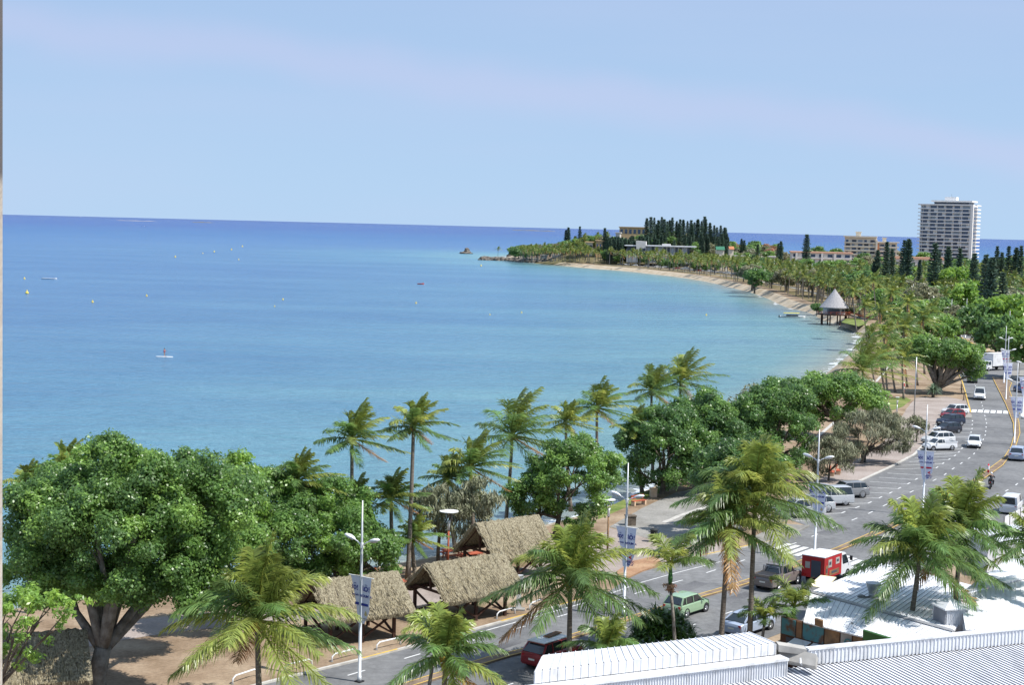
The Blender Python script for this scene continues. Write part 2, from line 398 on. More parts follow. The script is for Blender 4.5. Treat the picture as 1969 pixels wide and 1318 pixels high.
TGT = [(0, (196, 198, 186)), (4, (182, 208, 208)), (14, (150, 203, 214)), (45, (138, 196, 220)), (110, (122, 180, 218)), (240, (113, 166, 216)), (550, (104, 158, 216)), (1400, (85, 144, 209)), (4000, (76, 123, 199)), (20000, (67, 108, 187))]
xs = np.array([t[0] for t in TGT], float); cs = np.array([np.clip((lin(t[1]) - 0.10 * np.array([.43, .62, .89])) / 1.9, 0.004, 1) for t in TGT])
wcol = np.stack([np.interp(cd, xs, cs[:, k]) for k in range(3)], 1)
# reef heads and pale shoals on the sea bed
for (px_, py_, a_, b_, f_) in [(1270, 588, 70, 38, (.86, .84, .96)), (1390, 600, 45, 22, (.88, .86, .96)), (1150, 545, 90, 60, (.88, .88, .98)), (1330, 556, 60, 40, (.9, .88, .97)), (960, 486, 160, 130, (1.16, 1.12, 1.02)), (780, 492, 200, 90, (1.08, 1.06, 1.02)), (500, 520, 120, 60, (.93, .95, .99)), (250, 640, 60, 25, (.93, .95, .99)), (1000, 640, 50, 22, (1.07, 1.05, 1.0)), (820, 760, 28, 12, (1.07, 1.05, 1.0)), (1500, 660, 30, 14, (.93, .93, 1.0))]:
    c_ = G(px_, py_, SEA); g_ = np.exp(-((WX - c_.x) / a_) ** 2 - ((WY - c_.y) / b_) ** 2)[:, None]; wcol = wcol * (1 + g_ * (np.array(f_) - 1))
at = me.attributes.new('tint', 'FLOAT_COLOR', 'POINT'); at.data.foreach_set('color', np.concatenate([wcol, np.ones((len(wcol), 1))], 1).astype(np.float32).ravel())
at = me.attributes.new('shore', 'FLOAT', 'POINT'); at.data.foreach_set('value', cd.astype(np.float32))
m, nt, b = _new('sea_water')
a1 = nt.nodes.new('ShaderNodeAttribute'); a1.attribute_name = 'tint'
n1 = _noise(nt, 0.011, 7, 0.68, stretch=(0.6, 1.6, 1)); r1 = _ramp(nt, n1.outputs['Fac'], [(0.35, (0.73, 0.82, 0.92)), (0.65, (1.16, 1.10, 1.04))])
mx = nt.nodes.new('ShaderNodeMixRGB'); mx.blend_type = 'MULTIPLY'; mx.inputs['Fac'].default_value = 1
nt.links.new(a1.outputs['Color'], mx.inputs['Color1']); nt.links.new(r1.outputs['Color'], mx.inputs['Color2'])
# foam on the last metres
a2 = nt.nodes.new('ShaderNodeAttribute'); a2.attribute_name = 'shore'
nf = _noise(nt, 0.22, 5, 0.7)
ma = nt.nodes.new('ShaderNodeMath'); ma.operation = 'MULTIPLY_ADD'; ma.inputs[1].default_value = 11.0; ma.inputs[2].default_value = -4.5
nt.links.new(nf.outputs['Fac'], ma.inputs[0])
ml = nt.nodes.new('ShaderNodeMath'); ml.operation = 'LESS_THAN'; nt.links.new(a2.outputs['Fac'], ml.inputs[0]); nt.links.new(ma.outputs[0], ml.inputs[1])
mf = nt.nodes.new('ShaderNodeMixRGB'); mf.inputs['Color2'].default_value = (0.78, 0.82, 0.84, 1)
nt.links.new(ml.outputs[0], mf.inputs['Fac']); nt.links.new(mx.outputs['Color'], mf.inputs['Color1']); nt.links.new(mf.outputs['Color'], b.inputs['Base Color'])
b.inputs['Roughness'].default_value = 0.22; b.inputs['Specular IOR Level'].default_value = 0.28; b.inputs['IOR'].default_value = 1.33
w1 = _noise(nt, 0.55, 5, 0.65, stretch=(0.55, 1.5, 1)); w2 = _noise(nt, 0.10, 3, 0.5, stretch=(0.45, 1.5, 1))
ad = nt.nodes.new('ShaderNodeMath'); ad.operation = 'MULTIPLY_ADD'; ad.inputs[1].default_value = 2.2
nt.links.new(w2.outputs['Fac'], ad.inputs[0]); nt.links.new(w1.outputs['Fac'], ad.inputs[2])
bp = nt.nodes.new('ShaderNodeBump'); bp.inputs['Strength'].default_value = 1.0; bp.inputs['Distance'].default_value = 1.7
nt.links.new(ad.outputs[0], bp.inputs['Height']); nt.links.new(bp.outputs['Normal'], b.inputs['Normal'])
me.materials.append(m)
sea = bpy.data.objects.new('sea', me); col.objects.link(sea); tag(sea, kind='structure')

# ------------------------------------------------------------------ roads
def px_line(pts, z=0.0): return [G(x, y, z) for x, y in pts]
LK = px_line([(300, 1372), (536, 1311), (700, 1271), (814, 1241), (920, 1212), (1050, 1176), (1166, 1143), (1200, 1118), (1235, 1100), (1273, 1088), (1330, 1076), (1407, 1060), (1480, 1044), (1557, 1014),
              (1520, 1001), (1560, 975), (1600, 953), (1640, 934), (1714, 900), (1760, 876), (1785, 850), (1796, 830), (1806, 812), (1822, 799), (1868, 801), (1868, 795), (1857, 754), (1851, 734), (1838, 708), (1822, 680), (1812, 660), (1808, 645), (1790, 634)])
MU = px_line([(895, 1281), (936, 1268), (1021, 1248), (1081, 1229), (1134, 1213), (1250, 1177), (1330, 1150), (1396, 1131), (1453, 1112), (1513, 1090), (1606, 1057), (1743, 997), (1879, 921), (1891, 911), (1929, 883), (1943, 861), (1949, 840), (1948, 816), (1933, 778), (1914, 740), (1908, 727)])
ML_ = px_line([(895, 1292), (985, 1265), (1023, 1256), (1100, 1232), (1200, 1200), (1336, 1156), (1399, 1138), (1448, 1123), (1530, 1094), (1628, 1057), (1720, 1017), (1886, 928), (1929, 897), (1952, 866), (1962, 835), (1960, 814), (1950, 776), (1941, 750), (1946, 738), (1930, 727)])
p0, p1 = MU[0], MU[1]; back = (p0 - p1).normalized()
MU = [p0 + back * 60] + MU; ML_ = [ML_[0] + back * 60] + ML_
near_edge = off(ML_[:13], line_normals(ML_[:13]), 9.2)
asph = [LK[0] + back * 40] + LK + px_line([(1800, 622), (1840, 622), (1900, 632), (1969, 645), (2150, 680), (2150, 905)]) + list(reversed(near_edge))
mb = MB(); mb.sheet(asph, 0.02)
tag(mb.build('road', 'asphalt'), kind='structure')

def kerb(line, w=0.22, h=0.13, name='kerb', m='kerb', side=1):
    N = line_normals(line); a = line; b_ = off(line, N, w * side); mb = MB()
    rings = [[(p.x, p.y, 0.0), (p.x, p.y, h), (q.x, q.y, h), (q.x, q.y, 0.0)] for p, q in zip(a, b_)]
    mb.loft(rings); return tag(mb.build(name, m), kind='structure')
def strip(line, w, z, name, m, dash=None, offset=0.0, kind='structure', side=0, stuff=None):
    """painted line along a path; dash=(on, off)"""
    L = off(line, line_normals(line), offset) if offset else line
    N = line_normals(L); mb = MB()
    if dash is None:
        A = off(L, N, -w / 2); B = off(L, N, w / 2)
        for i in range(len(L) - 1): mb.quad(*[(p.x, p.y, z) for p in (A[i], A[i + 1], B[i + 1], B[i])])
    else:
        P = resample(L, 0.5); on, of = dash; s = 0.0; i = 0
        while s < len(P) * 0.5 - on - 1:
            a = P[int(s / 0.5)]; b_ = P[min(int((s + on) / 0.5), len(P) - 1)]
            d = (b_ - a).normalized(); nn = Vector((d.y, -d.x, 0)) * w / 2
            mb.quad(*[(p.x, p.y, z) for p in (a - nn, b_ - nn, b_ + nn, a + nn)]); s += on + of
    return tag(mb.build(name, m, fixn=False), kind=kind)
# paving pieces beside the road (sheets 4 mm apart over the ground)
ZP = 0.13
def patch(name, pts, m, z=ZP, world=False):
    P = pts if world else px_line(pts)
    mb = MB(); mb.slab(P, -0.05, z); return tag(mb.build(name, m), kind='structure')
# median: brick island with yellow kerb lines
isl = MU + list(reversed(ML_))
mb = MB(); mb.slab(isl, 0.0, 0.14); tag(mb.build('median', 'brick_pave'), kind='structure')
strip(MU, 0.09, 0.145, 'median_edge', 'road_yellow', offset=0.06); strip(ML_, 0.09, 0.145, 'median_edge', 'road_yellow', offset=-0.06)
strip(MU, 0.12, 0.026, 'lane_line', 'road_white', dash=(1.5, 3.4), offset=-3.7)
strip(ML_[:15], 0.12, 0.026, 'lane_line', 'road_white', dash=(1.5, 3.4), offset=3.7)
strip(LK[3:7], 0.12, 0.026, 'edge_line', 'road_white', offset=0.55); strip([G(1146, 1153), G(1235, 1121), G(1300, 1103), G(1400, 1078)], 0.1, 0.026, 'edge_line', 'road_white')
kerb(LK[:7], side=-1); kerb(LK[7:14], side=-1); kerb(LK[14:24], side=-1, w=0.3); kerb(LK[25:33], side=-1)
strip(LK[2:7], 0.18, 0.135, 'kerb_paint', 'road_yellow', dash=(3.0, 3.5), offset=-0.11)
strip(LK[8:14], 0.18, 0.135, 'kerb_paint', 'road_yellow', offset=-0.11)
strip(LK[25:33], 0.2, 0.135, 'kerb_paint', 'road_yellow', offset=-0.11)
# far coast road behind the palms
FARC = [p for p in COAST[80:136]]
FN = line_normals(FARC)
def farline(w): return smooth_line([p for p in resample(off(FARC, FN, w), 40)], 3)
far_road = farline(46)
far_road = [p for p in far_road if p.y > 420]
strip(far_road, 16, 0.024, 'coast_road', 'asphalt_old'); 
far_verge = farline(24)
strip([p for p in far_verge if p.y > 380], 27, 0.012, 'verge', 'scrub_ground')
strip([p for p in farline(95) if p.y > 420], 78, 0.008, 'verge', 'scrub_ground')
far_path = [p for p in farline(24) if p.y > 300]
strip(far_path, 3.0, 0.03, 'coast_path', 'concrete')
# junction and car park islands
patch('traffic_island', [(1854, 653), (1880, 667), (1897, 677), (1905, 687), (1950, 692), (2100, 712), (2100, 690), (1969, 668), (1920, 655), (1880, 651)], 'pale_sand')
strip(px_line([(1820, 634), (1840, 646), (1854, 653), (1880, 667), (1897, 677), (1905, 686)]), 0.5, 0.14, 'island_edge', 'road_yellow')
patch('traffic_island', [(1930, 727), (1969, 731), (2100, 745), (2100, 722), (1980, 712), (1945, 715)], 'concrete')
patch('parking_kerb_end', [(1845, 799), (1869, 800), (1868, 806), (1842, 805)], 'concrete', 0.135)
patch('parking_kerb_end', [(1500, 1010), (1557, 1014), (1520, 1032), (1470, 1046), (1440, 1040)], 'concrete', 0.136)
patch('kerb_ramp', [(1196, 1120), (1235, 1101), (1274, 1089), (1262, 1072), (1215, 1083), (1185, 1103)], 'orange_pave', 0.137)
# promenade
near_prom = off(COAST[0:72], CN[0:72], 15.0)
strip([Vector((p.x, p.y, 0)) for p in near_prom[:44]], 4.2, 0.012, 'promenade', 'paving')
patch('esplanade', [(1172, 1014), (1235, 978), (1300, 948), (1345, 940), (1372, 960), (1420, 985), (1430, 1010), (1400, 1040), (1330, 1050), (1250, 1038)], 'concrete', 0.02)
patch('forecourt', [(1130, 1062), (1172, 1016), (1250, 1040), (1330, 1052), (1400, 1042), (1405, 1058), (1330, 1073), (1273, 1084), (1225, 1090), (1190, 1108), (1140, 1120)], 'paving', 0.016)
patch('forecourt', [(1505, 1005), (1640, 932), (1714, 898), (1760, 874), (1785, 848), (1796, 828), (1806, 810), (1822, 797), (1790, 775), (1752, 775), (1735, 800), (1700, 850), (1640, 890), (1560, 930), (1470, 975), (1440, 1010)], 'paving', 0.016)
patch('forecourt', [(1822, 797), (1868, 799), (1862, 772), (1820, 763), (1762, 765), (1740, 790), (1780, 785)], 'paving', 0.012)
patch('lawn', [(1696, 768), (1740, 764), (1752, 770), (1735, 783), (1714, 790)], 'lawn', 0.03)
patch('lawn', [(1150, 1000), (1235, 962), (1290, 940), (1275, 936), (1225, 950), (1150, 985)], 'lawn', 0.012)
patch('lawn', [(1618, 620), (1650, 628), (1668, 622), (1650, 612), (1628, 612)], 'lawn', 0.03)
strip([Vector((p.x, p.y, 0)) for p in off(COAST[40:72], CN[40:72], 13.0)], 0.5, 0.03, 'path_edge', 'kerb')

def obb(cx, along, across, la, lc):
    a = along * la / 2; c = across * lc / 2
    return [cx - a - c, cx + a - c, cx + a + c, cx - a + c]
def crosswalk(a, b_, n, along, la=3.6, w=0.5):
    mb = MB()
    for i in range(n):
        c = a.lerp(b_, i / (n - 1)); d = along.normalized(); cr = Vector((d.y, -d.x, 0))
        mb.quad(*[(p.x, p.y, 0.027) for p in obb(c, d, cr, la, w)])
    return tag(mb.build('crosswalk', 'road_white'), kind='structure')
road_dir = (G(1606, 1057) - G(1453, 1112)).normalized()
ac = Vector((road_dir.y, -road_dir.x, 0))
c0 = G(1518, 1052); crosswalk(G(1500, 1053), G(1580, 1071), 6, road_dir, 3.8, 0.55)
crosswalk(G(1613, 1077), G(1650, 1090), 4, road_dir, 3.8, 0.55)
crosswalk(G(1873, 791), G(1934, 793.5), 6, G(1880, 780) - G(1873, 800), 4.2, 0.75)
crosswalk(G(1957, 797), G(1990, 802), 4, G(1880, 780) - G(1873, 800), 4.2, 0.75)
# repairs, drain grates and a hairline of fresh tar on the carriageway
rg0 = random.Random(5)
for (x, y, w_, h_) in [(1330, 1128, 3.2, 1.3), (1602, 1022, 5.0, 1.4), (1150, 1190, 2.2, 1.0), (1760, 950, 6.0, 1.2), (1900, 830, 5.0, 1.6), (980, 1240, 2.5, .9), (1420, 1150, 4.0, 1.0)]:
    c = G(x, y); mb = MB(); d = road_dir if x < 1800 else (G(1880, 780) - G(1873, 800)).normalized(); cr = Vector((d.y, -d.x, 0))
    mb.quad(*[(p.x, p.y, .0235) for p in obb(c, d, cr, w_, h_)]); tag(mb.build('road_patch', 'asphalt_old'), kind='structure')
for (a, b_) in [((1836, 820), (1946, 826)), ((1820, 850), (1944, 856)), ((1880, 742), (1912, 744))]:
    A_, B_ = G(*a), G(*b_); mb = MB(); P = [A_.lerp(B_, t / 12) + Vector((0, rg0.uniform(-.25, .25), 0)) for t in range(13)]
    for p, q in zip(P[:-1], P[1:]): mb.quad((p.x, p.y - .09, .0245), (q.x, q.y - .09, .0245), (q.x, q.y + .09, .0245), (p.x, p.y + .09, .0245))
    tag(mb.build('tar_seam', 'tyre', fixn=False), kind='structure')
# parking bays, slanted lines with short ticks
bays_l = [(1530, 1003), (1550, 991), (1570, 981), (1590, 970), (1612, 958), (1633, 946), (1652, 937), (1672, 927), (1690, 919), (1706, 911), (1721, 903), (1735, 896), (1748, 889), (1759, 882), (1769, 876), (1778, 868), (1785, 860), (1791, 852), (1796, 843), (1800, 835), (1805, 826), (1811, 817), (1818, 808)]
bays_r = [(1590, 1001), (1618, 988), (1645, 978), (1669, 969), (1690, 959), (1710, 950), (1727, 941), (1745, 932), (1760, 923.5), (1777, 915), (1800, 901), (1812, 893), (1824, 885), (1835, 878), (1843, 871), (1849, 864), (1856, 857), (1861, 849), (1865, 841), (1867, 833), (1869, 826), (1869.5, 818), (1870, 811)]
mb = MB()
for a, b_ in zip(bays_l, bays_r):
    p = G(*a); q = G(*b_); d = (q - p).normalized(); nn = Vector((d.y, -d.x, 0)) * 0.06
    mb.quad(*[(v.x, v.y, 0.027) for v in (p - nn, q - nn, q + nn, p + nn)])
for i in range(len(bays_r)):
    q = G(*bays_r[i]); q2 = G(*bays_r[min(i + 1, len(bays_r) - 1)]); q0 = G(*bays_r[max(i - 1, 0)]); d = (q2 - q0).normalized(); nn = Vector((d.y, -d.x, 0)) * 0.07
    mb.quad(*[(v.x, v.y, 0.031) for v in (q - nn - d * .1, q + d * 1.1 - nn, q + d * 1.1 + nn, q + nn - d * .1)])
tag(mb.build('parking_lines', 'road_white', fixn=False), kind='structure')

# ------------------------------------------------------------------ sky and sun
SUN_EL = R(56); SUN_AZ = math.atan2(0.93, -0.36)
w = bpy.data.worlds.new('World'); scene.world = w; w.use_nodes = True
nt = w.node_tree; bg = nt.nodes['Background']
sky = nt.nodes.new('ShaderNodeTexSky'); sky.sky_type = 'NISHITA'; sky.sun_disc = False
sky.sun_elevation = SUN_EL; sky.sun_rotation = SUN_AZ; sky.altitude = 30; sky.air_density = 1.0; sky.dust_density = 0.3; sky.ozone_density = 2.5
hs = nt.nodes.new('ShaderNodeHueSaturation'); hs.inputs['Saturation'].default_value = 1.0
nt.links.new(sky.outputs['Color'], hs.inputs['Color'])
# thin veil of cirrus over the blue
tc = nt.nodes.new('ShaderNodeTexCoord'); mp = nt.nodes.new('ShaderNodeMapping'); mp.inputs['Rotation'].default_value = (0, R(13), 0); mp.inputs['Scale'].default_value = (1.3, 1.3, 11)
nz = nt.nodes.new('ShaderNodeTexNoise'); nz.inputs['Scale'].default_value = 2.0; nz.inputs['Detail'].default_value = 6; nz.inputs['Roughness'].default_value = 0.45
nt.links.new(tc.outputs['Generated'], mp.inputs['Vector']); nt.links.new(mp.outputs['Vector'], nz.inputs['Vector'])
rp = nt.nodes.new('ShaderNodeValToRGB'); rp.color_ramp.elements[0].position = 0.40; rp.color_ramp.elements[1].position = 0.80
rp.color_ramp.elements[0].color = (0, 0, 0, 1); rp.color_ramp.elements[1].color = (0.30, 0.30, 0.30, 1)
nt.links.new(nz.outputs['Fac'], rp.inputs['Fac'])
pre = nt.nodes.new('ShaderNodeMixRGB'); pre.inputs['Fac'].default_value = 0.97
tg = nt.nodes.new('ShaderNodeTexCoord'); sz = nt.nodes.new('ShaderNodeSeparateXYZ'); nt.links.new(tg.outputs['Generated'], sz.inputs[0])
gr = nt.nodes.new('ShaderNodeMapRange'); gr.inputs['From Max'].default_value = 0.16; nt.links.new(sz.outputs['Z'], gr.inputs['Value'])
gm = nt.nodes.new('ShaderNodeMixRGB'); gm.inputs['Color1'].default_value = (1.98, 2.85, 3.95, 1); gm.inputs['Color2'].default_value = (1.72, 2.42, 3.62, 1)
nt.links.new(gr.outputs['Result'], gm.inputs['Fac']); nt.links.new(gm.outputs['Color'], pre.inputs['Color2'])
nt.links.new(hs.outputs['Color'], pre.inputs['Color1'])
mix = nt.nodes.new('ShaderNodeMixRGB'); mix.inputs['Color2'].default_value = (2.5, 2.85, 3.9, 1)
nt.links.new(rp.outputs['Color'], mix.inputs['Fac']); nt.links.new(pre.outputs['Color'], mix.inputs['Color1'])
# one long faint streak of high cloud, a great circle band across the upper left
_n = ray(20, 40).cross(ray(1250, 195)).normalized()
dp = nt.nodes.new('ShaderNodeVectorMath'); dp.operation = 'DOT_PRODUCT'; dp.inputs[1].default_value = _n; nrm_ = nt.nodes.new('ShaderNodeVectorMath'); nrm_.operation = 'NORMALIZE'
nt.links.new(tc.outputs['Generated'], nrm_.inputs[0]); nt.links.new(nrm_.outputs['Vector'], dp.inputs[0])
nz2 = nt.nodes.new('ShaderNodeTexNoise'); nz2.inputs['Scale'].default_value = 9.0; nz2.inputs['Detail'].default_value = 3; nt.links.new(nrm_.outputs['Vector'], nz2.inputs['Vector'])
wb = nt.nodes.new('ShaderNodeMath'); wb.operation = 'MULTIPLY_ADD'; wb.inputs[1].default_value = 0.03; wb.inputs[2].default_value = -0.015; nt.links.new(nz2.outputs['Fac'], wb.inputs[0])
sm = nt.nodes.new('ShaderNodeMath'); sm.operation = 'ADD'; nt.links.new(dp.outputs['Value'], sm.inputs[0]); nt.links.new(wb.outputs[0], sm.inputs[1])
ab = nt.nodes.new('ShaderNodeMath'); ab.operation = 'ABSOLUTE'; nt.links.new(sm.outputs[0], ab.inputs[0])
mr = nt.nodes.new('ShaderNodeMapRange'); mr.interpolation_type = 'SMOOTHSTEP'; mr.inputs['From Min'].default_value = 0.0; mr.inputs['From Max'].default_value = 0.022; mr.inputs['To Min'].default_value = 0.34; mr.inputs['To Max'].default_value = 0.0
nt.links.new(ab.outputs[0], mr.inputs['Value'])
mx3 = nt.nodes.new('ShaderNodeMixRGB'); mx3.inputs['Color2'].default_value = (2.75, 2.80, 3.90, 1); nt.links.new(mr.outputs['Result'], mx3.inputs['Fac']); nt.links.new(mix.outputs['Color'], mx3.inputs['Color1'])
nt.links.new(mx3.outputs['Color'], bg.inputs['Color']); bg.inputs['Strength'].default_value = 0.13
sd = bpy.data.lights.new('sun', 'SUN'); sd.energy = 3.8; sd.angle = R(0.53); sd.color = (1.0, 0.965, 0.91)
so = bpy.data.objects.new('sun', sd); col.objects.link(so)
tosun = Vector((math.sin(SUN_AZ) * math.cos(SUN_EL), math.cos(SUN_AZ) * math.cos(SUN_EL), math.sin(SUN_EL)))
so.rotation_euler = tosun.to_track_quat('Z', 'Y').to_euler()
scene.view_settings.view_transform = 'Standard'; scene.view_settings.look = 'None'; scene.view_settings.exposure = 0.8; scene.view_settings.gamma = 1
# ------------------------------------------------------------------ foliage
def rnd(a, b): return random.uniform(a, b)
GREENS = dict(
    dark=[(0.035, 0.085, 0.018), (0.055, 0.125, 0.022), (0.085, 0.165, 0.028)],
    mid=[(0.05, 0.11, 0.02), (0.08, 0.16, 0.025), (0.12, 0.21, 0.035)],
    bright=[(0.10, 0.20, 0.02), (0.15, 0.27, 0.03), (0.22, 0.34, 0.05)],
    olive=[(0.11, 0.12, 0.055), (0.15, 0.16, 0.08), (0.20, 0.20, 0.11)],
    grey=[(0.14, 0.15, 0.09), (0.20, 0.21, 0.13), (0.28, 0.28, 0.19)],
    dry=[(0.20, 0.13, 0.07), (0.27, 0.17, 0.10), (0.30, 0.12, 0.05)],
    pine=[(0.026, 0.050, 0.036), (0.038, 0.072, 0.047), (0.055, 0.092, 0.054)])  # pine tones paler and bluish, distance haze put into the colour
for _k in GREENS:
    _m = {'pine': 2.0, 'grey': 1.12, 'dry': 1.1, 'olive': 1.15, 'bright': 1.05}.get(_k, 1.38)
    GREENS[_k] = [tuple(v * _m * (1.0 if _k in ('pine', 'grey') else 1.18) + a for v, a in zip(c, (.022, .014, .024) if _k != 'grey' else (0, 0, 0))) for c in GREENS[_k]]
def cloud(rng, C, Rr, leaf, cover, pal, flat=0.8, shell=(0.55, 1.12), long=1.5, hang=0.0, jitter=0.55):
    """clumps of leaf blades; C (k,3) centres, Rr (k,) radii"""
    pal = np.array(GREENS[pal]); VV = []; CC = []
    for c, r in zip(C, Rr):
        n = max(20, int(cover * 4 * math.pi * r * r * 0.8 / (leaf * leaf * long * 0.5)))
        d = rng.normal(size=(n, 3)); d /= np.linalg.norm(d, axis=1)[:, None]
        d[:, 2] = np.where(rng.random(n) < 0.25, np.abs(d[:, 2]), d[:, 2])
        lump = 1 + 0.26 * np.sin(d[:, 0] * 4 + c[0] * 3) * np.cos(d[:, 1] * 4 + c[1] * 5) + 0.16 * np.sin(d[:, 2] * 7 + c[2] * 4 + d[:, 0] * 5)
        rad = r * rng.uniform(*shell, n) * lump
        p = c + d * rad[:, None] * np.array([1, 1, flat])
        nrm = d + rng.normal(size=(n, 3)) * jitter; nrm[:, 2] += 0.25; nrm /= np.linalg.norm(nrm, axis=1)[:, None]
        t = rng.normal(size=(n, 3)); t[:, 2] -= hang * 6; t -= nrm * (t * nrm).sum(1)[:, None]; t /= np.linalg.norm(t, axis=1)[:, None] + 1e-9
        b = np.cross(nrm, t); s = leaf * rng.uniform(0.65, 1.3, n)
        L = t * (s * long * 0.5)[:, None]; W = b * (s * 0.5)[:, None]
        VV.append(np.stack([p - L, p + W - L * 0.1, p + L, p - W - L * 0.1], 1).reshape(-1, 3))
        k = rng.random(); base = pal[0] * (1 - k) + pal[2] * k if k > 0.75 else pal[0] * max(0, 1 - 2 * k * 0.67) + pal[1] * min(1, 2 * k * 0.67)
        f = rng.uniform(0.75, 1.3, n)[:, None]; tc_ = base * f
        tc_[rng.random(n) < 0.03] = pal[2] * 1.4
        CC.append(tc_)
    VV = np.concatenate(VV); CC = np.concatenate(CC); nq = len(VV) // 4
    return VV, np.arange(nq * 4).reshape(-1, 4), CC
def clumps(rng, ctr, rad, k, cr, up=0.15):
    """clump centres over an ellipsoid, fuller at the top and outside"""
    C = []; Rr = []
    for i in range(k):
        d = rng.normal(size=3); d /= np.linalg.norm(d); d[2] = abs(d[2]) if rng.random() < 0.45 else d[2]
        q = rng.uniform(0.45, 1.0) ** 0.6
        C.append(np.array(ctr) + d * q * np.array(rad)); Rr.append(cr * rng.uniform(0.65, 1.25))
    return np.array(C), np.array(Rr)
def limbs(mb, base, fork, targets, r0, seed=1, bend=0.5):
    rg = random.Random(seed); base = Vector(base); fork = Vector(fork)
    mid = base.lerp(fork, 0.5) + Vector((rg.uniform(-.15, .15), rg.uniform(-.15, .15), 0)) * r0 * 2
    mb.tube([base, base.lerp(mid, .25), mid, fork], [r0 * 1.35, r0 * 1.05, r0 * .92, r0 * .8], 10)
    for t in targets:
        t = Vector(t); k1 = fork.lerp(t, 0.35) + Vector((rg.uniform(-1, 1), rg.uniform(-1, 1), rg.uniform(-.6, .2))) * bend
        k2 = fork.lerp(t, 0.7) + Vector((rg.uniform(-1, 1), rg.uniform(-1, 1), rg.uniform(-.3, .5))) * bend
        mb.tube([fork - (fork - base).normalized() * r0 * .5, k1, k2, t], [r0 * .55, r0 * .38, r0 * .22, r0 * .07], 7)
        for j in range(2):
            q = k2 + Vector((rg.uniform(-1, 1), rg.uniform(-1, 1), rg.uniform(0, 1))) * bend * 2.2
            mb.tube([k1.lerp(k2, .6), k2.lerp(q, .5), q], [r0 * .2, r0 * .13, r0 * .04], 5)
def broad(label, cat, base, ctr, rad, k, cr, leaf, pal='dark', cover=1.15, seed=1, trunk_r=0.35, bark='bark', fork_h=0.3, fork_z=None, extra=None, hang=0, long=1.5, flat=0.8, group=None, name='broadleaf_tree', trunks=None, jitter=.55, nl=9, bare=0):
    """base, ctr in world space; rad in metres"""
    rng = np.random.default_rng(seed); base = Vector(base)
    root = empty(name, base, label, cat, group)
    c = Vector(ctr) - base
    cr *= .76; k = int(k * 1.55)
    C, Rr = clumps(rng, c, rad, k, cr)
    for e in (extra or []):
        C2, R2 = clumps(rng, Vector(e[0]) - base, e[1], int(e[2] * 1.55), cr * (e[3] if len(e) > 3 else 1)); C = np.concatenate([C, C2]); Rr = np.concatenate([Rr, R2])
    VV, FF, CC = cloud(rng, C, Rr, leaf, cover, pal, hang=hang, long=long, flat=flat, jitter=jitter)
    npmesh('crown', VV, FF, CC, 'needle' if pal in ('grey', 'pine') else 'leaf', root)
    mb = MB(); sel = [C[i] for i in rng.choice(len(C), min(nl, len(C)), replace=False)]
    top = c.z - rad[2] * 0.55
    for b0 in (trunks or [(0, 0)]):
        fk = Vector((b0[0] + (c.x - b0[0]) * fork_h, b0[1] + (c.y - b0[1]) * fork_h, fork_z or max(0.8, top * 0.75)))
        limbs(mb, (b0[0], b0[1], -0.3), fk, sel[::1] if not trunks else [sel[i] for i in range(len(sel)) if i % len(trunks) == trunks.index(b0)], trunk_r, seed, bend=min(rad) * .2)
    mb.build('trunk', bark, root, smooth=True, fixn=False)
    return root

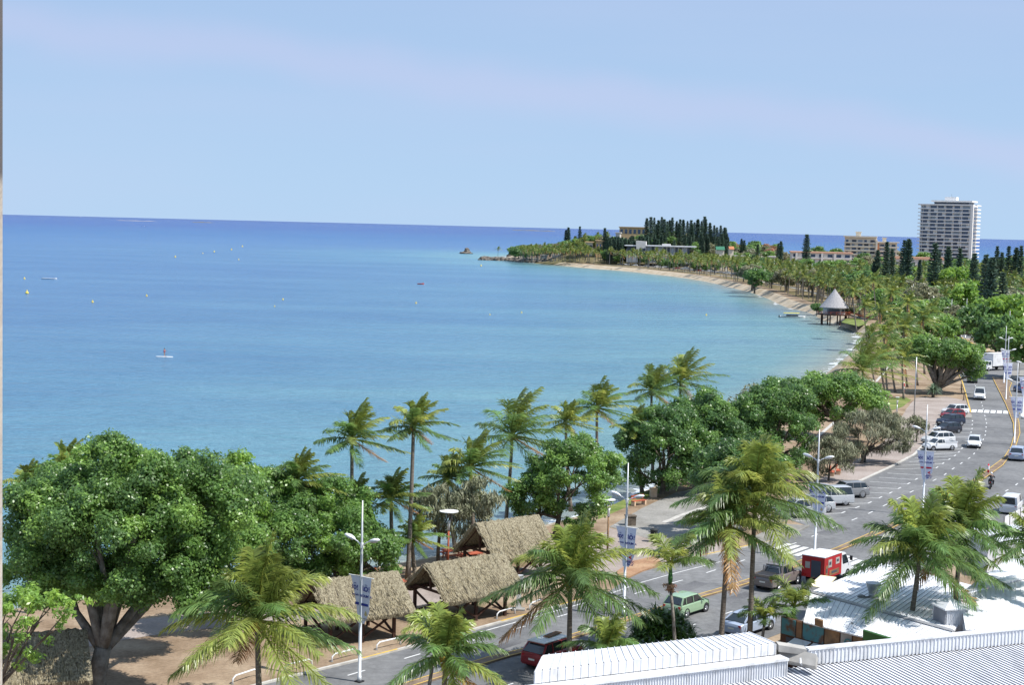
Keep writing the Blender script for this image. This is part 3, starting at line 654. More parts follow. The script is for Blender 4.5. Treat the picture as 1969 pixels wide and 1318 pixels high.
def frond(rng, p0, az, el, L, droop, wind, nl, ll, wd, tint, hang=0.5, fold=0.8):
    t = np.linspace(0, 1, 9); d = np.array([math.cos(el) * math.cos(az), math.cos(el) * math.sin(az), math.sin(el)])
    def pos(t):
        t = np.asarray(t)[:, None]; q = p0 + d * L * (t - 0.12 * t ** 2 * 0)
        q = q + np.array([0, 0, -1.0]) * droop * L * t ** 2.0 + np.array([wind[0], wind[1], 0.0]) * L * t ** 1.8
        return q
    V_ = []; C_ = []
    # rachis ribbon pairs
    P = pos(t); T = np.gradient(P, axis=0); T /= np.linalg.norm(T, axis=1)[:, None]
    S = np.cross(T, [0, 0, 1.0]); S /= np.linalg.norm(S, axis=1)[:, None] + 1e-6; N = np.cross(S, T)
    w = (0.055 * (1 - t) + 0.012)[:, None] * (L / 4.0) ** 0.5
    for A in (S, N):
        for i in range(8): V_.append([P[i] - A[i] * w[i], P[i + 1] - A[i + 1] * w[i + 1], P[i + 1] + A[i + 1] * w[i + 1], P[i] + A[i] * w[i]]); C_.append(np.array(tint) * 0.9 + np.array([.08, .07, .015]))
    V_ = np.array(V_); C_ = np.array(C_)
    tl = np.linspace(0.14, 0.985, nl) + rng.uniform(-.4, .4, nl) / nl
    P = pos(tl); P2 = pos(tl + 0.01); T = (P2 - P); T /= np.linalg.norm(T, axis=1)[:, None]
    S0 = np.cross(T, [0, 0, 1.0]); S0 /= np.linalg.norm(S0, axis=1)[:, None] + 1e-6; N0 = np.cross(S0, T)
    out = [V_]; oc = [C_]
    for s in (-1, 1):
        l = ll * np.clip(np.sin(np.pi * (0.16 + 0.78 * tl)), 0.15, 1) ** 0.6 * rng.uniform(0.8, 1.12, nl)
        D = S0 * s * 0.72 + T * (0.42 + 0.5 * tl)[:, None] + N0 * (0.22) + rng.normal(size=(nl, 3)) * 0.10
        D[:, 2] -= hang * rng.uniform(0.25, 1.25, nl); D[:, 0] += wind[0] * 1.5; D[:, 1] += wind[1] * 1.5
        D /= np.linalg.norm(D, axis=1)[:, None]
        D2 = D.copy(); D2[:, 2] -= fold * rng.uniform(.2, 1.1, nl); D2[:, 0] += wind[0]; D2 /= np.linalg.norm(D2, axis=1)[:, None]
        W = T * (wd / 2); a = P; m = P + D * (l * .5)[:, None]; e = m + D2 * (l * .5)[:, None]
        q1 = np.stack([a - W * .7, m - W, m + W, a + W * .7], 1); q2 = np.stack([m - W, e - W * .15, e + W * .15, m + W], 1)
        out += [q1, q2]; cc = (np.array(tint) * 1.55 + np.array((.018, .012, .014))) * rng.uniform(0.6, 1.4, nl)[:, None]
        oc += [cc, cc * np.array([1.15, 1.05, 1.0])]
    return np.concatenate(out).reshape(-1, 3), np.concatenate(oc)
def palm_crown(rng, top, n, L, nl, wd, wind=(0, 0), yellow=0.3, low=-45, hi=82, ll=None, droop=(.12, .55), dead=1, hang=.55):
    VV = []; CC = []; ll = ll or L * 0.24
    for i in range(n):
        u = (i + rng.uniform(-.3, .3)) / n; u = min(max(u, 0), 1)
        el = R(hi + (low - hi) * u ** 1.15); az = i * 2.39996 + rng.uniform(-.35, .35)
        k = rng.random()
        if i >= n - dead: tint = (0.24, 0.15, 0.06)
        elif u < 0.22: tint = np.array((0.15, 0.205, 0.04)) * (1 - .3 * k)
        elif k < yellow: tint = (0.17, 0.215, 0.05)
        else: tint = np.array((0.066, 0.125, 0.034)) * (0.8 + .7 * rng.random())
        dr = droop[0] + (droop[1] - droop[0]) * math.sin(math.pi * min(1, u + .15)) * rng.uniform(.7, 1.2)
        v, c = frond(rng, np.array(top), az, el, L * rng.uniform(.82, 1.08) * (1.0 if u < .12 else 1), dr, wind, nl, ll, wd, tint, hang=hang)
        VV.append(v); CC.append(c)
    VV = np.concatenate(VV); CC = np.concatenate(CC)
    return VV, np.arange(len(VV)).reshape(-1, 4), CC
def coco_trunk(mb, H, dx, dy, r=0.17):
    n = 9; P = []; Rd = []
    for i in range(n):
        t = i / (n - 1); P.append((dx * (t * 1.35 - .35 * t * t * t), dy * (t * 1.35 - .35 * t * t * t), -0.2 + (H + .2) * t)); Rd.append(r * (1.55 if i == 0 else 1.12 - .38 * t))
    mb.tube(P, Rd, 9)
def palm(label, base, top, L, seed, n=20, nl=46, wd=0.075, wind=(0, 0), group=None, nuts=0, r=0.17, name='coconut_palm', cat='palm tree', **kw):
    rng = np.random.default_rng(seed); base = Vector(base); c = Vector(top) - base
    root = empty(name, base, label, cat, group)
    VV, FF, CC = palm_crown(rng, c, n, L, nl, wd, wind, **kw); npmesh('crown', VV, FF, CC, 'palm_leaf', root)
    mb = MB(); coco_trunk(mb, c.z, c.x, c.y, r); mb.build('trunk', 'palm_bark', root, smooth=True, fixn=False)
    if nuts:
        mb = MB(); rg = random.Random(seed)
        for i in range(nuts):
            a = rg.uniform(0, 6.28); q = rg.uniform(.12, .30); mb.ball((c.x + q * math.cos(a), c.y + q * math.sin(a), c.z - rg.uniform(.1, .5)), rg.uniform(.12, .17), 6)
        mb.build('coconuts', 'coconut', root, smooth=True, fixn=False)
    return root
def mp(px, n, z_or_y, by=False): pass
def m_at(base, npx):
    """metres covered by npx photo pixels at this point"""
    return npx * base.y / F

# ---- the palms in front, along the near side of the road
FP = [ # crown px, base px, frond px, label, opts
    ((495, 1195), (501, 1392), 158, 'big yellow green coconut palm left of the white banner pole, with yellow coconuts', dict(n=26, nl=64, yellow=.55, nuts=14, hi=86)),
    ((858, 1262), (842, 1440), 112, 'palm cut off by the bottom edge between the banner pole and the white roof', dict(n=18, nl=52, yellow=.4, nuts=16)),
    ((1097, 1118), (1094, 1292), 138, 'coconut palm with one long hanging frond at the left end of the white roof', dict(n=24, nl=60, yellow=.3, nuts=14, hi=84)),
    ((1400, 1012), (1383, 1276), 105, 'tall coconut palm with orange fruit, left of the close pair before the crossing', dict(n=22, nl=56, yellow=.25, nuts=16)),
    ((1452, 955), (1440, 1270), 128, 'taller right hand coconut palm of the close pair before the crossing', dict(n=24, nl=60, yellow=.5, nuts=18, hi=86)),
    ((1768, 1062), (1733, 1290), 125, 'coconut palm with dark leaning trunk in front of the white metal roofs', dict(n=25, nl=60, yellow=.15, nuts=14)),
    ((1848, 1018), (1826, 1262), 118, 'coconut palm right of the dark trunked palm, reaching over the motorcycle lane', dict(n=24, nl=58, yellow=.08, nuts=10)),
    ((1992, 1040), (1998, 1290), 85, 'coconut palm mostly outside the right edge with fronds over the white roof', dict(n=18, nl=50, yellow=.1, nuts=6)),
    ((1168, 1245), (1165, 1360), 78, 'short dark palm tucked behind the white roof ridge', dict(n=14, nl=44, yellow=.15)),
]
for i, (c, b0, rp, lab, o) in enumerate(FP):
    base = G(*b0); top = V(c[0], c[1], base.y)
    palm(lab, base, top, m_at(base, rp) * 1.38, 100 + i, group=None, wind=(0.04, 0.02), wd=0.1, low=-40, **{**o, 'n': int(o['n'] * 1.1), 'nl': int(o['nl'] * 1.12)})
# feather palms with a smooth green crownshaft
def feather(label, base, top, L, seed, n=9, shaft=0.9, ball=True, nl=52, wind=(0.02, 0)):
    rng = np.random.default_rng(seed); base = Vector(base); c = Vector(top) - base
    root = empty('feather_palm', base, label, 'palm tree')
    VV, FF, CC = palm_crown(rng, c, n, L, nl, 0.075, wind, yellow=.15, low=5, hi=72, ll=L * .30, droop=(.25, .55), dead=0, hang=.35)
    npmesh('crown', VV, FF, CC, 'palm_leaf', root)
    mb = MB(); mb.tube([(0, 0, -.2), (0, 0, .3), (c.x * .5, c.y * .5, c.z * .5), (c.x, c.y, c.z - shaft)], [.16, .12, .10, .09], 9); mb.build('trunk', 'pole_metal' if False else 'pale_bark', root, smooth=True, fixn=False)
    mb = MB(); mb.tube([(c.x, c.y, c.z - shaft), (c.x, c.y, c.z - shaft * .7), (c.x, c.y, c.z + .1)], [.11, .15, .06], 9); mb.build('crownshaft', 'sign_green', root, smooth=True, fixn=False)
    if ball:
        r2 = np.random.default_rng(seed + 1); VV, FF, CC = cloud(r2, np.array([[c.x, c.y, c.z - shaft - .15]]), np.array([.42]), .09, 1.3, 'dry', shell=(.15, 1.0), long=2.6)
        npmesh('fruit_cluster', VV, FF, CC, 'leaf', root)
    return root
b0 = G(1300, 1296); feather('slender feather palm with a brown fruit ball beside the pandanus bush', b0, V(1290, 1085, b0.y), m_at(b0, 108), 201, 9, 1.3)
b0 = G(1524, 1262); feather('short feather palm in front of the painted kiosk wall', b0, V(1527, 1168, b0.y), m_at(b0, 104), 202, 9, .6, False)
b0 = G(1462, 1268); feather('small dark feather palm between the tall palm trunk and the painted kiosk', b0, V(1470, 1188, b0.y), m_at(b0, 74), 203, 8, .5, False)
b0 = G(815, 1400); feather('feather palm with upright green fronds over the road left of the thatched gable', b0, V(838, 1225, b0.y), m_at(b0, 92), 204, 9, .6, False)

# ---- wind swept palms between the promenade and the sea
SP = [((677, 845), (678, 1097), 72, 'wind swept palm left of the tallest seaside palm, with orange crown base'),
      ((795, 822), (784, 1118), 62, 'tallest slim palm standing alone before the open sea'),
      ((572, 925), (585, 1128), 66, 'palm blown to the right, rising behind the round green tree'),
      ((683, 960), (690, 1108), 46, 'low palm below the orange based wind swept palm'),
      ((752, 960), (757, 1112), 58, 'dark palm close left of the tallest slim palm'),
      ((860, 920), (877, 1062), 52, 'slim leaning palm right of the tallest slim palm'),
      ((905, 900), (915, 1070), 68, 'bushy palm behind the leaning slim one'),
      ((985, 840), (970, 1030), 96, 'large yellow streaked palm in front of the middle green tree'),
      ((1088, 812), (1098, 980), 46, 'palm with tattered crown above the middle green tree'),
      ((1148, 785), (1150, 965), 58, 'palm right of the tattered one above the middle green tree'),
      ((1222, 820), (1235, 945), 46, 'low palm half hidden by the left edge of the large dark tree'),
      ((1253, 752), (1256, 925), 54, 'left palm of the pair rising above the large dark tree'),
      ((1308, 735), (1320, 905), 62, 'right palm of the pair rising above the large dark tree'),
      ((122, 905), (135, 1168), 58, 'palm showing only its grey blown fronds above the left tree'),
      ((52, 935), (60, 1180), 52, 'palm behind the left tree at the picture edge'),
      ((792, 1035), (800, 1112), 48, 'short yellow frond palm at the foot of the tallest slim palm'),
      ((1658, 712), (1672, 800), 66, 'palm at the seaward end of the palm clump before the banyan')]
for i, (c, b0, rp, lab) in enumerate(SP):
    base = G(*b0); top = V(c[0], c[1], base.y)
    palm(lab, base, top, m_at(base, rp) * 1.36, 300 + i, n=25, nl=46, wd=0.09, wind=(0.22, 0.0), yellow=.35, low=-36, hi=88, droop=(.05, .42), nuts=5 if i % 2 else 0, hang=.4)
CP = [(1700, 645), (1738, 632), (1692, 600), (1735, 690), (1775, 615), (1745, 582), (1662, 588), (1716, 562), (1693, 690), (1712, 668), (1760, 655), (1790, 600), (1640, 560), (1680, 540), (1722, 612), (1671, 650)]
CB = [(1708, 765), (1745, 745), (1699, 715), (1738, 768), (1778, 720), (1750, 680), (1668, 660), (1722, 650), (1712, 792), (1722, 755), (1765, 742), (1795, 690), (1648, 640), (1690, 628), (1733, 700), (1682, 735)]
for i, (c, b0) in enumerate(zip(CP, CB)):
    base = G(*b0); top = V(c[0], c[1], base.y)
    palm('coconut palm in the dense clump between the bay and the banyan', base, top, 4.2 * (1 + .1 * math.sin(i * 3)), 400 + i, n=20, nl=26, wd=0.13, wind=(0.22, 0.0), yellow=.42, low=-45, hi=86, group='coconut palms clumped left of the banyan')

# ---- broadleaf trees of the foreground
def px_tree(label, base_px, c_px, rx, rz, k, cr, seed, depth=1.0, **kw):
    base = G(*base_px) if len(base_px) == 2 else base_px
    c = V(c_px[0], c_px[1], base.y + kw.pop('dy', 0)); s = c.y / F
    ex = [(V(e[0], e[1], base.y + (e[5] if len(e) > 5 else 0)), (e[2] * s, e[2] * s * depth, e[3] * s), e[4]) for e in kw.pop('ex', [])]
    return broad(label, kw.pop('cat', 'tree'), base, c, (rx * s, rx * s * depth, rz * s), k, cr, kw.pop('leaf', 0.17), seed=seed, extra=ex, **kw)
px_tree('largest round green tree at the left edge with a pale forked trunk', (183, 1345), (235, 1030), 205, 140, 95, 1.05, 1, .8, pal='mid', trunk_r=.58, bark='pale_bark', leaf=.125, nl=10, fork_z=3.0,
        ex=[(90, 1000, 80, 90, 22), (400, 990, 95, 80, 26), (200, 880, 60, 22, 8), (330, 900, 80, 25, 10), (330, 1080, 110, 60, 14), (300, 960, 170, 70, 46, 7), (150, 960, 110, 70, 24, 6), (440, 960, 80, 60, 24, 8), (215, 868, 24, 14, 4), (340, 1130, 100, 55, 20), (110, 1110, 110, 60, 22), (250, 1140, 70, 36, 8)])
px_tree('pale green fine leaved branch tree in the lower left corner', (-60, 1720), (60, 1185), 85, 62, 26, .34, 2, .8, pal='bright', leaf=.085, trunk_r=.16, cover=.7, long=2.4, ex=[(125, 1165, 50, 36, 6), (30, 1265, 40, 30, 7)])
px_tree('rounded bright green tree sloping down to the white banner pole', (664, 1130), (592, 1030), 145, 95, 120, .95, 3, 1.2, pal='mid', trunk_r=.3, leaf=.15, ex=[(705, 1066, 72, 56, 34), (500, 970, 80, 80, 30), (640, 975, 70, 50, 18), (560, 1085, 90, 40, 18)], trunks=[(0, 0), (3.5, 1.0)])
px_tree('round green tree filling the gap between left tree and sloping tree', (440, 1215), (445, 1075), 85, 78, 44, .95, 44, 1.1, pal='mid', trunk_r=.24, leaf=.14)
px_tree('tall bright green tree top between the left tree and the sloping one', (470, 1150), (455, 930), 42, 50, 16, .9, 4, .8, pal='bright', trunk_r=.25, leaf=.17, ex=[(470, 1010, 60, 60, 16)])
px_tree('middle green tree with dark twin trunks behind the thatched gable', (1062, 1045), (1105, 928), 92, 94, 88, .92, 5, 1.0, pal='mid', trunk_r=.26, leaf=.15, trunks=[(0, 0), (-2.3, 1.5)], ex=[(1030, 965, 55, 50, 16)])
px_tree('large dark green tree with a pale leaning trunk at the left of the long grove', (1272, 950), (1285, 868), 92, 88, 80, 1.15, 6, 1.0, pal='dark', trunk_r=.3, leaf=.17)
px_tree('large dark green tree in the middle of the long grove', (1392, 935), (1385, 835), 112, 84, 90, 1.25, 7, 1.0, pal='dark', trunk_r=.34, leaf=.17)
px_tree('large dark green tree at the right end of the long grove', (1490, 925), (1490, 825), 88, 92, 84, 1.25, 8, 1.0, pal='dark', trunk_r=.34, leaf=.17)
px_tree('leaning thick dark trunk tree behind the close pair of palms', (1388, 1030), (1425, 905), 92, 55, 56, .95, 88, 1.0, pal='dark', trunk_r=.42, leaf=.16)
px_tree('broad green tree with one stout trunk near the shore before the palm clump', (1607, 845), (1612, 768), 100, 46, 64, 1.4, 9, .8, pal='mid', trunk_r=.42, leaf=.24, ex=[(1528, 765, 50, 32, 16)])
px_tree('grey leafless looking shrub tree behind the long grove', (1450, 860), (1462, 772), 60, 26, 18, 1.1, 10, .8, pal='grey', trunk_r=.15, leaf=.2, cover=.4, long=4, bark='pale_bark')
px_tree('grey green weeping she oak beside the parking bays, dark bin under it', (1655, 892), (1682, 838), 78, 46, 60, .95, 11, .8, pal='grey', trunk_r=.2, leaf=.085, cover=.62, long=7, hang=.7, jitter=1.2, bark='bark', nl=12)
px_tree('smaller grey green weeping she oak left of the one by the bays', (1593, 925), (1598, 880), 50, 36, 34, .85, 12, .8, pal='grey', trunk_r=.13, leaf=.085, cover=.62, long=7, hang=.7, jitter=1.2)
px_tree('small fluffy shrub at the back of the parking bays', (1762, 850), (1765, 818), 20, 20, 10, .7, 13, .8, pal='grey', trunk_r=.1, leaf=.14, cover=.8, long=5, hang=.5, jitter=1.2, cat='shrub', name='shrub')
px_tree('grey green weeping she oak on the shore behind the tall thatched roof', (842, 1082), (850, 985), 66, 50, 50, .75, 14, .8, pal='grey', trunk_r=.16, leaf=.085, cover=.62, long=7, hang=.8, jitter=1.2, ex=[(925, 955, 40, 35, 14)])
px_tree('second weeping she oak behind the first on the shore', (915, 1050), (910, 990), 45, 40, 26, .75, 15, .8, pal='grey', trunk_r=.15, leaf=.085, cover=.62, long=7, hang=.8, jitter=1.2)
# banyan: many limbs under a wide umbrella
b0 = G(1802, 757); c0 = V(1822, 680, b0.y); s = b0.y / F
broad('wide umbrella banyan with many grey limbs beside the road', 'tree', b0, c0, (66 * s, 60 * s, 24 * s), 90, 1.35, .24, 'mid', seed=20, trunk_r=.75, bark='pale_bark', fork_h=.04, fork_z=1.3, nl=30, cover=1.05,
      extra=[(V(1765, 668, b0.y), (30 * s, 30 * s, 26 * s), 12), (V(1872, 705, b0.y), (22 * s, 20 * s, 20 * s), 10)])
# pandanus like bush behind the white roof: strap leaves
def strap_bush(label, base, R0, H, seed, n=60, L=1.1, w=.08, name='strap_leaf_bush', tint=(.06, .125, .022), cat='shrub', trunk=None):
    rng = np.random.default_rng(seed); root = empty(name, base, label, cat); VV = []; CC = []
    for i in range(n):
        a = rng.uniform(0, 6.28); q = R0 * math.sqrt(rng.random()); hh = H * (1 - .55 * (q / max(R0, .01)) ** 2) * rng.uniform(.45, 1)
        c = np.array([q * math.cos(a), q * math.sin(a), hh])
        for j in range(26):
            az = rng.uniform(0, 6.28); el = rng.uniform(-.2, 1.4); d = np.array([math.cos(az) * math.cos(el), math.sin(az) * math.cos(el), math.sin(el)])
            s = np.cross(d, [0, 0, 1.0]); s /= np.linalg.norm(s) + 1e-6; l = L * rng.uniform(.6, 1.1); m = c + d * l * .55; d2 = d + np.array([0, 0, -.9]); d2 /= np.linalg.norm(d2); e = m + d2 * l * .45
            VV += [c - s * w / 2, m - s * w / 2, m + s * w / 2, c + s * w / 2, m - s * w / 2, e - s * .01, e + s * .01, m + s * w / 2]; t = np.array(tint) * rng.uniform(.6, 1.6); CC += [t, t * 1.15]
    VV = np.array(VV); npmesh('foliage', VV, np.arange(len(VV)).reshape(-1, 4), np.array(CC), 'palm_leaf', root)
    if trunk: mb = MB(); mb.tube([(0, 0, -.2), (0, 0, H * .9)], [trunk * 1.4, trunk], 8); mb.build('trunk', 'bark', root, smooth=True)
    return root
b0 = G(1272, 1262); strap_bush('dense glossy green strap leaf bush behind the white roof ridge', b0, m_at(b0, 62), 2.9, 31, 95, 1.0, .09)
b0 = G(1160, 1300); strap_bush('low dark strap leaf bush left of the large glossy one', b0, m_at(b0, 34), 1.6, 33, 30, .9, .08, tint=(.05, .10, .02))
b0 = G(1794, 765); strap_bush('blue green spiky agave on a dark mound beside the banyan', b0, .15, 2.1, 32, 6, 1.9, .16, 'agave', (.14, .20, .13), 'plant', .2)

# ---- araucaria pines
def pine_proto(seed, H, Rm, N):
    rng = np.random.default_rng(seed); root = empty('columnar_pine', (0, 0, 0), 'tall narrow dark pine', 'pine tree')
    z = rng.random(N) ** .9 * .93 + .07; tiers = 26; z = (np.floor(z * tiers) + rng.normal(size=N) * .16) / tiers
    z = np.clip(z, .05, 1); prof = np.interp(z, [0, .12, .3, .6, .8, .92, 1], [.5, .95, 1, .85, .62, .36, .05])
    wob = 1 + .25 * np.sin(np.floor(z * tiers) * 2.1 + seed); a = rng.integers(0, 7, N) * (6.283 / 7) + np.floor(z * tiers) * 1.3 + rng.normal(size=N) * .13
    q = rng.random(N) ** .6 * Rm * prof * wob; P = np.stack([q * np.cos(a), q * np.sin(a), z * H + q * .18], 1)
    d = np.stack([np.cos(a), np.sin(a), np.full(N, .35)], 1) + rng.normal(size=(N, 3)) * .3; d /= np.linalg.norm(d, axis=1)[:, None]
    s = np.cross(d, rng.normal(size=(N, 3))); s /= np.linalg.norm(s, axis=1)[:, None]; l = rng.uniform(.35, .75, N)[:, None]; w_ = rng.uniform(.14, .3, N)[:, None]
    VV = np.stack([P - d * l, P + s * w_, P + d * l, P - s * w_], 1).reshape(-1, 3); pal = np.array(GREENS['pine'])
    CC = pal[rng.integers(0, 3, N)] * rng.uniform(.7, 1.3, N)[:, None]
    npmesh('crown', VV, np.arange(4 * N).reshape(-1, 4), CC, 'needle', root)
    mb = MB(); mb.tube([(0, 0, -.5), (0, 0, H * .5), (0, 0, H * .97)], [.32, .2, .05], 6); mb.build('trunk', 'bark', root, fixn=False)
    return root
PINES = [(24, 1.55), (22, 1.85), (26, 1.7), (20, 1.5)]
def put_pine(x, y, h, label, group, k=None):
    k = random.randrange(4) if k is None else k; H = PINES[k][0]; s = h / H; z = hz(x, y); wide = 1.28 if y > 1000 else 1.0
    o = place('pine%d' % k, lambda: pine_proto(50 + k, PINES[k][0], PINES[k][1], 2500), (x, y, z - .2), rnd(0, 6.28), label, 'pine tree', group, ((max(s, .8) if s > .5 else s * 1.3) * wide,) * 2 + (s,), (rnd(-.02, .02), rnd(-.02, .02)))
    return o
def pine_px(px, ytop, D, label, group=None, k=None):
    t = V(px, ytop, D); put_pine(t.x, D, t.z - hz(t.x, D), label, group, k)
# hill pines
hp = [(1245, 418), (1252, 416), (1259, 417), (1266, 422), (1272, 416), (1277, 420), (1284, 424), (1288, 422), (1294, 417), (1301, 424), (1308, 420), (1315, 421), (1322, 424), (1329, 422), (1336, 426), (1343, 420), (1349, 424), (1355, 415), (1358, 420), (1366, 427), (1373, 432), (1379, 436), (1387, 432), (1393, 436), (1397, 437), (1283, 430), (1306, 428), (1331, 430), (1368, 440), (1262, 430)]
for i, (px, y) in enumerate(hp): pine_px(px, y, 1235 + (i * 37 % 90), 'dark columnar pine in the crowd on top of the hill', 'columnar pines crowding the hilltop', i % 4)
for i in range(58):
    px = rnd(1164, 1262); pine_px(px, rnd(452, 466) - (4 if px > 1235 else 0), 1172 + rnd(0, 60), 'dark columnar pine in the belt below the hilltop', 'columnar pines in the belt on the left slope', i % 4)
for i in range(26):
    px = rnd(1250, 1400); pine_px(px, rnd(446, 462), 1165 + rnd(0, 70), 'shorter pine on the slope under the hilltop crowd', 'columnar pines on the right slope', i % 4)
SPN = [(1088, 441, 1280, 'shorter pine of the left pair on the point'), (1093, 436, 1280, 'taller pine of the left pair on the point'), (1116, 434, 1260, 'tall single pine right of the pair on the point'), (1106, 453, 1270, 'smallest lone pine on the point'),
       (1164, 437, 1190, 'pine at the left end of the hill belt'), (1553, 449, 1080, 'lone bushy pine against the sea left of the cream apartment block'), (1497, 466, 980, 'left pine of the pair before the low white houses'), (1502, 462, 960, 'right pine of the pair before the low white houses'), (1426, 458, 1200, 'thin pine top on the low rise right of the hill'), (1431, 461, 1200, 'thin pine top close right of another on the low rise'), (1457, 468, 1150, 'small pine above the white houses'),
       (1688, 478, 640, 'pine in front of the cream apartment block, left of two'), (1706, 462, 620, 'tall pine in front of the cream apartment block'), (1716, 476, 625, 'pine touching the right edge of the cream apartment block'), (1738, 458, 610, 'left one of the two slim twin pines'), (1748, 456, 600, 'right one of the two slim twin pines'),
       (1769, 497, 560, 'lower pine right of the twins'), (1797, 464, 540, 'pine before the left corner of the tower'), (1806, 479, 545, 'shorter pine beside the tower corner'), (1826, 471, 560, 'pine before the middle of the tower'), (1849, 474, 560, 'pine before the right half of the tower'), (1875, 484, 520, 'sparse pine before the pale corner of the tower'),
       (1894, 484, 400, 'big dark pine in front of the bright green crown, left'), (1906, 490, 380, 'big dark pine in front of the bright green crown, right'), (1917, 471, 700, 'slim pine top right of the tower, first'), (1927, 483, 700, 'slim pine top right of the tower, second'), (1942, 470, 650, 'slim pine top right of the tower, third'), (1954, 473, 650, 'slim pine top right of the tower, fourth'), (1962, 470, 640, 'slim pine top at the right edge'), (1930, 520, 405, 'tall thin pine with grey bare stem at the right'), (1770, 540, 480, 'pine deep in the park greenery'), (1680, 500, 640, 'pine in the park left of the cream block')]
for i, (px, y, D, lab) in enumerate(SPN): pine_px(px, y, D, lab, None, i % 4)

# ---- distant palms and trees (a few kinds, copied)
def far_palm_proto(k):
    rng = np.random.default_rng(70 + k); root = empty('coconut_palm', (0, 0, 0), 'coconut palm', 'palm tree'); H = 9.0
    c = np.array([rng.uniform(-.6, .8), rng.uniform(-.4, .4), H])
    VV, FF, CC = palm_crown(rng, c, 18, 3.9, 13, .24, (0.16, 0), yellow=.5, low=-50, hi=85); npmesh('crown', VV, FF, CC * .82, 'palm_leaf', root)
    mb = MB(); coco_trunk(mb, H, c[0], c[1], .2); mb.build('trunk', 'palm_bark', root, fixn=False); return root
REQ_P = []; REQ_T = []
def far_palm(x, y, h, label, group): REQ_P.append((y, x, h, label, group))
def _palm_now(y, x, h, label, group):
    k = random.randrange(6)
    return place('fpalm%d' % k, lambda: far_palm_proto(k), (x, y, hz(x, y) - .1), rnd(-.5, .5), label, 'palm tree', group, (rnd(.85, 1.1),) * 2 + (h / 9.0,))
def far_tree_proto(pal, k):
    return broad('distant tree', 'tree', (0, 0, 0), (0, 0, 5.2), (4.2, 4.2, 2.8), 42, 1.25, .40, pal, 1.1, 80 + k, .3, nl=6)
def far_tree(x, y, s, pal, label, group, k=None, zs=1.0): REQ_T.append((y if group else y - 5000, x, y, s, pal, label, group, k, zs))
def _tree_now(_, x, y, s, pal, label, group, k, zs):
    k = random.randrange(3) if k is None else k
    o = place('ftree%s%d' % (pal, k), lambda: far_tree_proto(pal, k + len(pal) * 5), (x, y, hz(x, y) - .2), rnd(0, 6.28), label, 'tree', group, (s, s, s * zs))
    if 'hedge' in label: o.name = 'hedge_shrub'; o['category'] = 'shrub'
    return o
def flush_far(np_max, nt_max):
    REQ_P.sort(key=lambda r: r[0]); REQ_T.sort(key=lambda r: r[0])
    for r in REQ_P[:np_max]: _palm_now(*r)
    for r in REQ_T[:nt_max]: _tree_now(*r)
    def stuff(reqs, protos, name, label, m):
        VV = []; CC = []
        for (x, y, sc, zs, v, c) in reqs:
            a = rnd(0, 6.28) if zs is None else rnd(-.4, .4); ca, sa = math.cos(a), math.sin(a); q = v * np.array([sc, sc, sc if zs is None else zs])
            VV.append(np.stack([q[:, 0] * ca - q[:, 1] * sa + x, q[:, 0] * sa + q[:, 1] * ca + y, q[:, 2] + hz(x, y) - .2], 1)); CC.append(c)
        if VV:
            VV = np.concatenate(VV); ob = npmesh(name, VV, np.arange(len(VV)).reshape(-1, 4), np.concatenate(CC), m); tag(ob, label, 'trees', None, 'stuff')
    lo = []
    for k in range(4):
        rng = np.random.default_rng(900 + k); v, f, c = palm_crown(rng, np.array([.3, 0, 9.0]), 16, 3.9, 9, .34, (0.16, 0), yellow=.5, low=-50, hi=85)
        t = np.array([[(-.16, 0, 0), (.16, 0, 0), (.42, 0, 9), (.2, 0, 9)], [(0, -.16, 0), (0, .16, 0), (.3, .12, 9), (.3, -.12, 9)]]).reshape(-1, 3)
        lo.append((np.concatenate([v, t]), np.concatenate([c * .82, np.full((2, 3), .2)])))
    stuff([(r[1], r[0], rnd(.85, 1.1), r[2] / 9.0, *lo[random.randrange(4)]) for r in REQ_P[np_max:]], None, 'distant_palms', 'farthest palms of the beachfront and the point, merging into one mass', 'palm_leaf')
    lt = {}
    for pal in ('mid', 'dark', 'olive', 'grey', 'bright', 'dry'):
        rng = np.random.default_rng(950); C, Rr = clumps(rng, (0, 0, 5.2), (4.2, 4.2, 2.8), 30, 1.4); v, f, c = cloud(rng, C, Rr, .62, .9, pal); t = np.array([[(-.25, 0, 0), (.25, 0, 0), (.2, 0, 4.5), (-.2, 0, 4.5)], [(0, -.25, 0), (0, .25, 0), (0, .2, 4.5), (0, -.2, 4.5)]]).reshape(-1, 3)
        lt[pal] = (np.concatenate([v, t]), np.concatenate([c, np.full((2, 3), .12)]))
    stuff([(r[1], r[2], r[3], None, *lt[r[4]]) for r in REQ_T[nt_max:]], None, 'distant_wood', 'farthest scrub and trees of the hill and the land behind, merging into one mass', 'leaf')
def along(i0, i1, n, wmin, wmax, jit=1.0):
    """random points inland of the coast between two coast indices"""
    out = []
    for j in range(n):
        t = i0 + (i1 - i0) * (j + random.random()) / n; i = int(t); f = t - i
        p = COAST[i].lerp(COAST[i + 1], f); w_ = rnd(wmin, wmax); q = p + CN[i] * w_; out.append((q.x, q.y))
    return out
for x, y in along(84, 112, 165, 6, 46): far_palm(x, y, rnd(8, 11), 'coconut palm in the thick beachside row left of the cone roofed hut', 'beachside coconut palms left of the cone roofed hut')
for x, y in along(112, 134, 135, 9, 60): far_palm(x, y, rnd(7.5, 10.5), 'coconut palm of the distant beachfront row', 'coconut palms of the distant beachfront row')
for x, y in along(82, 110, 85, 50, 150): far_palm(x, y, rnd(8, 11.5), 'coconut palm inland of the beach road', 'coconut palms inland of the beach road')
for x, y in along(104, 133, 62, 20, 110): far_tree(x, y, rnd(.7, 1.0), 'dark', 'dark rounded tree among the beachfront palms', 'dark rounded trees among the beachfront palms')
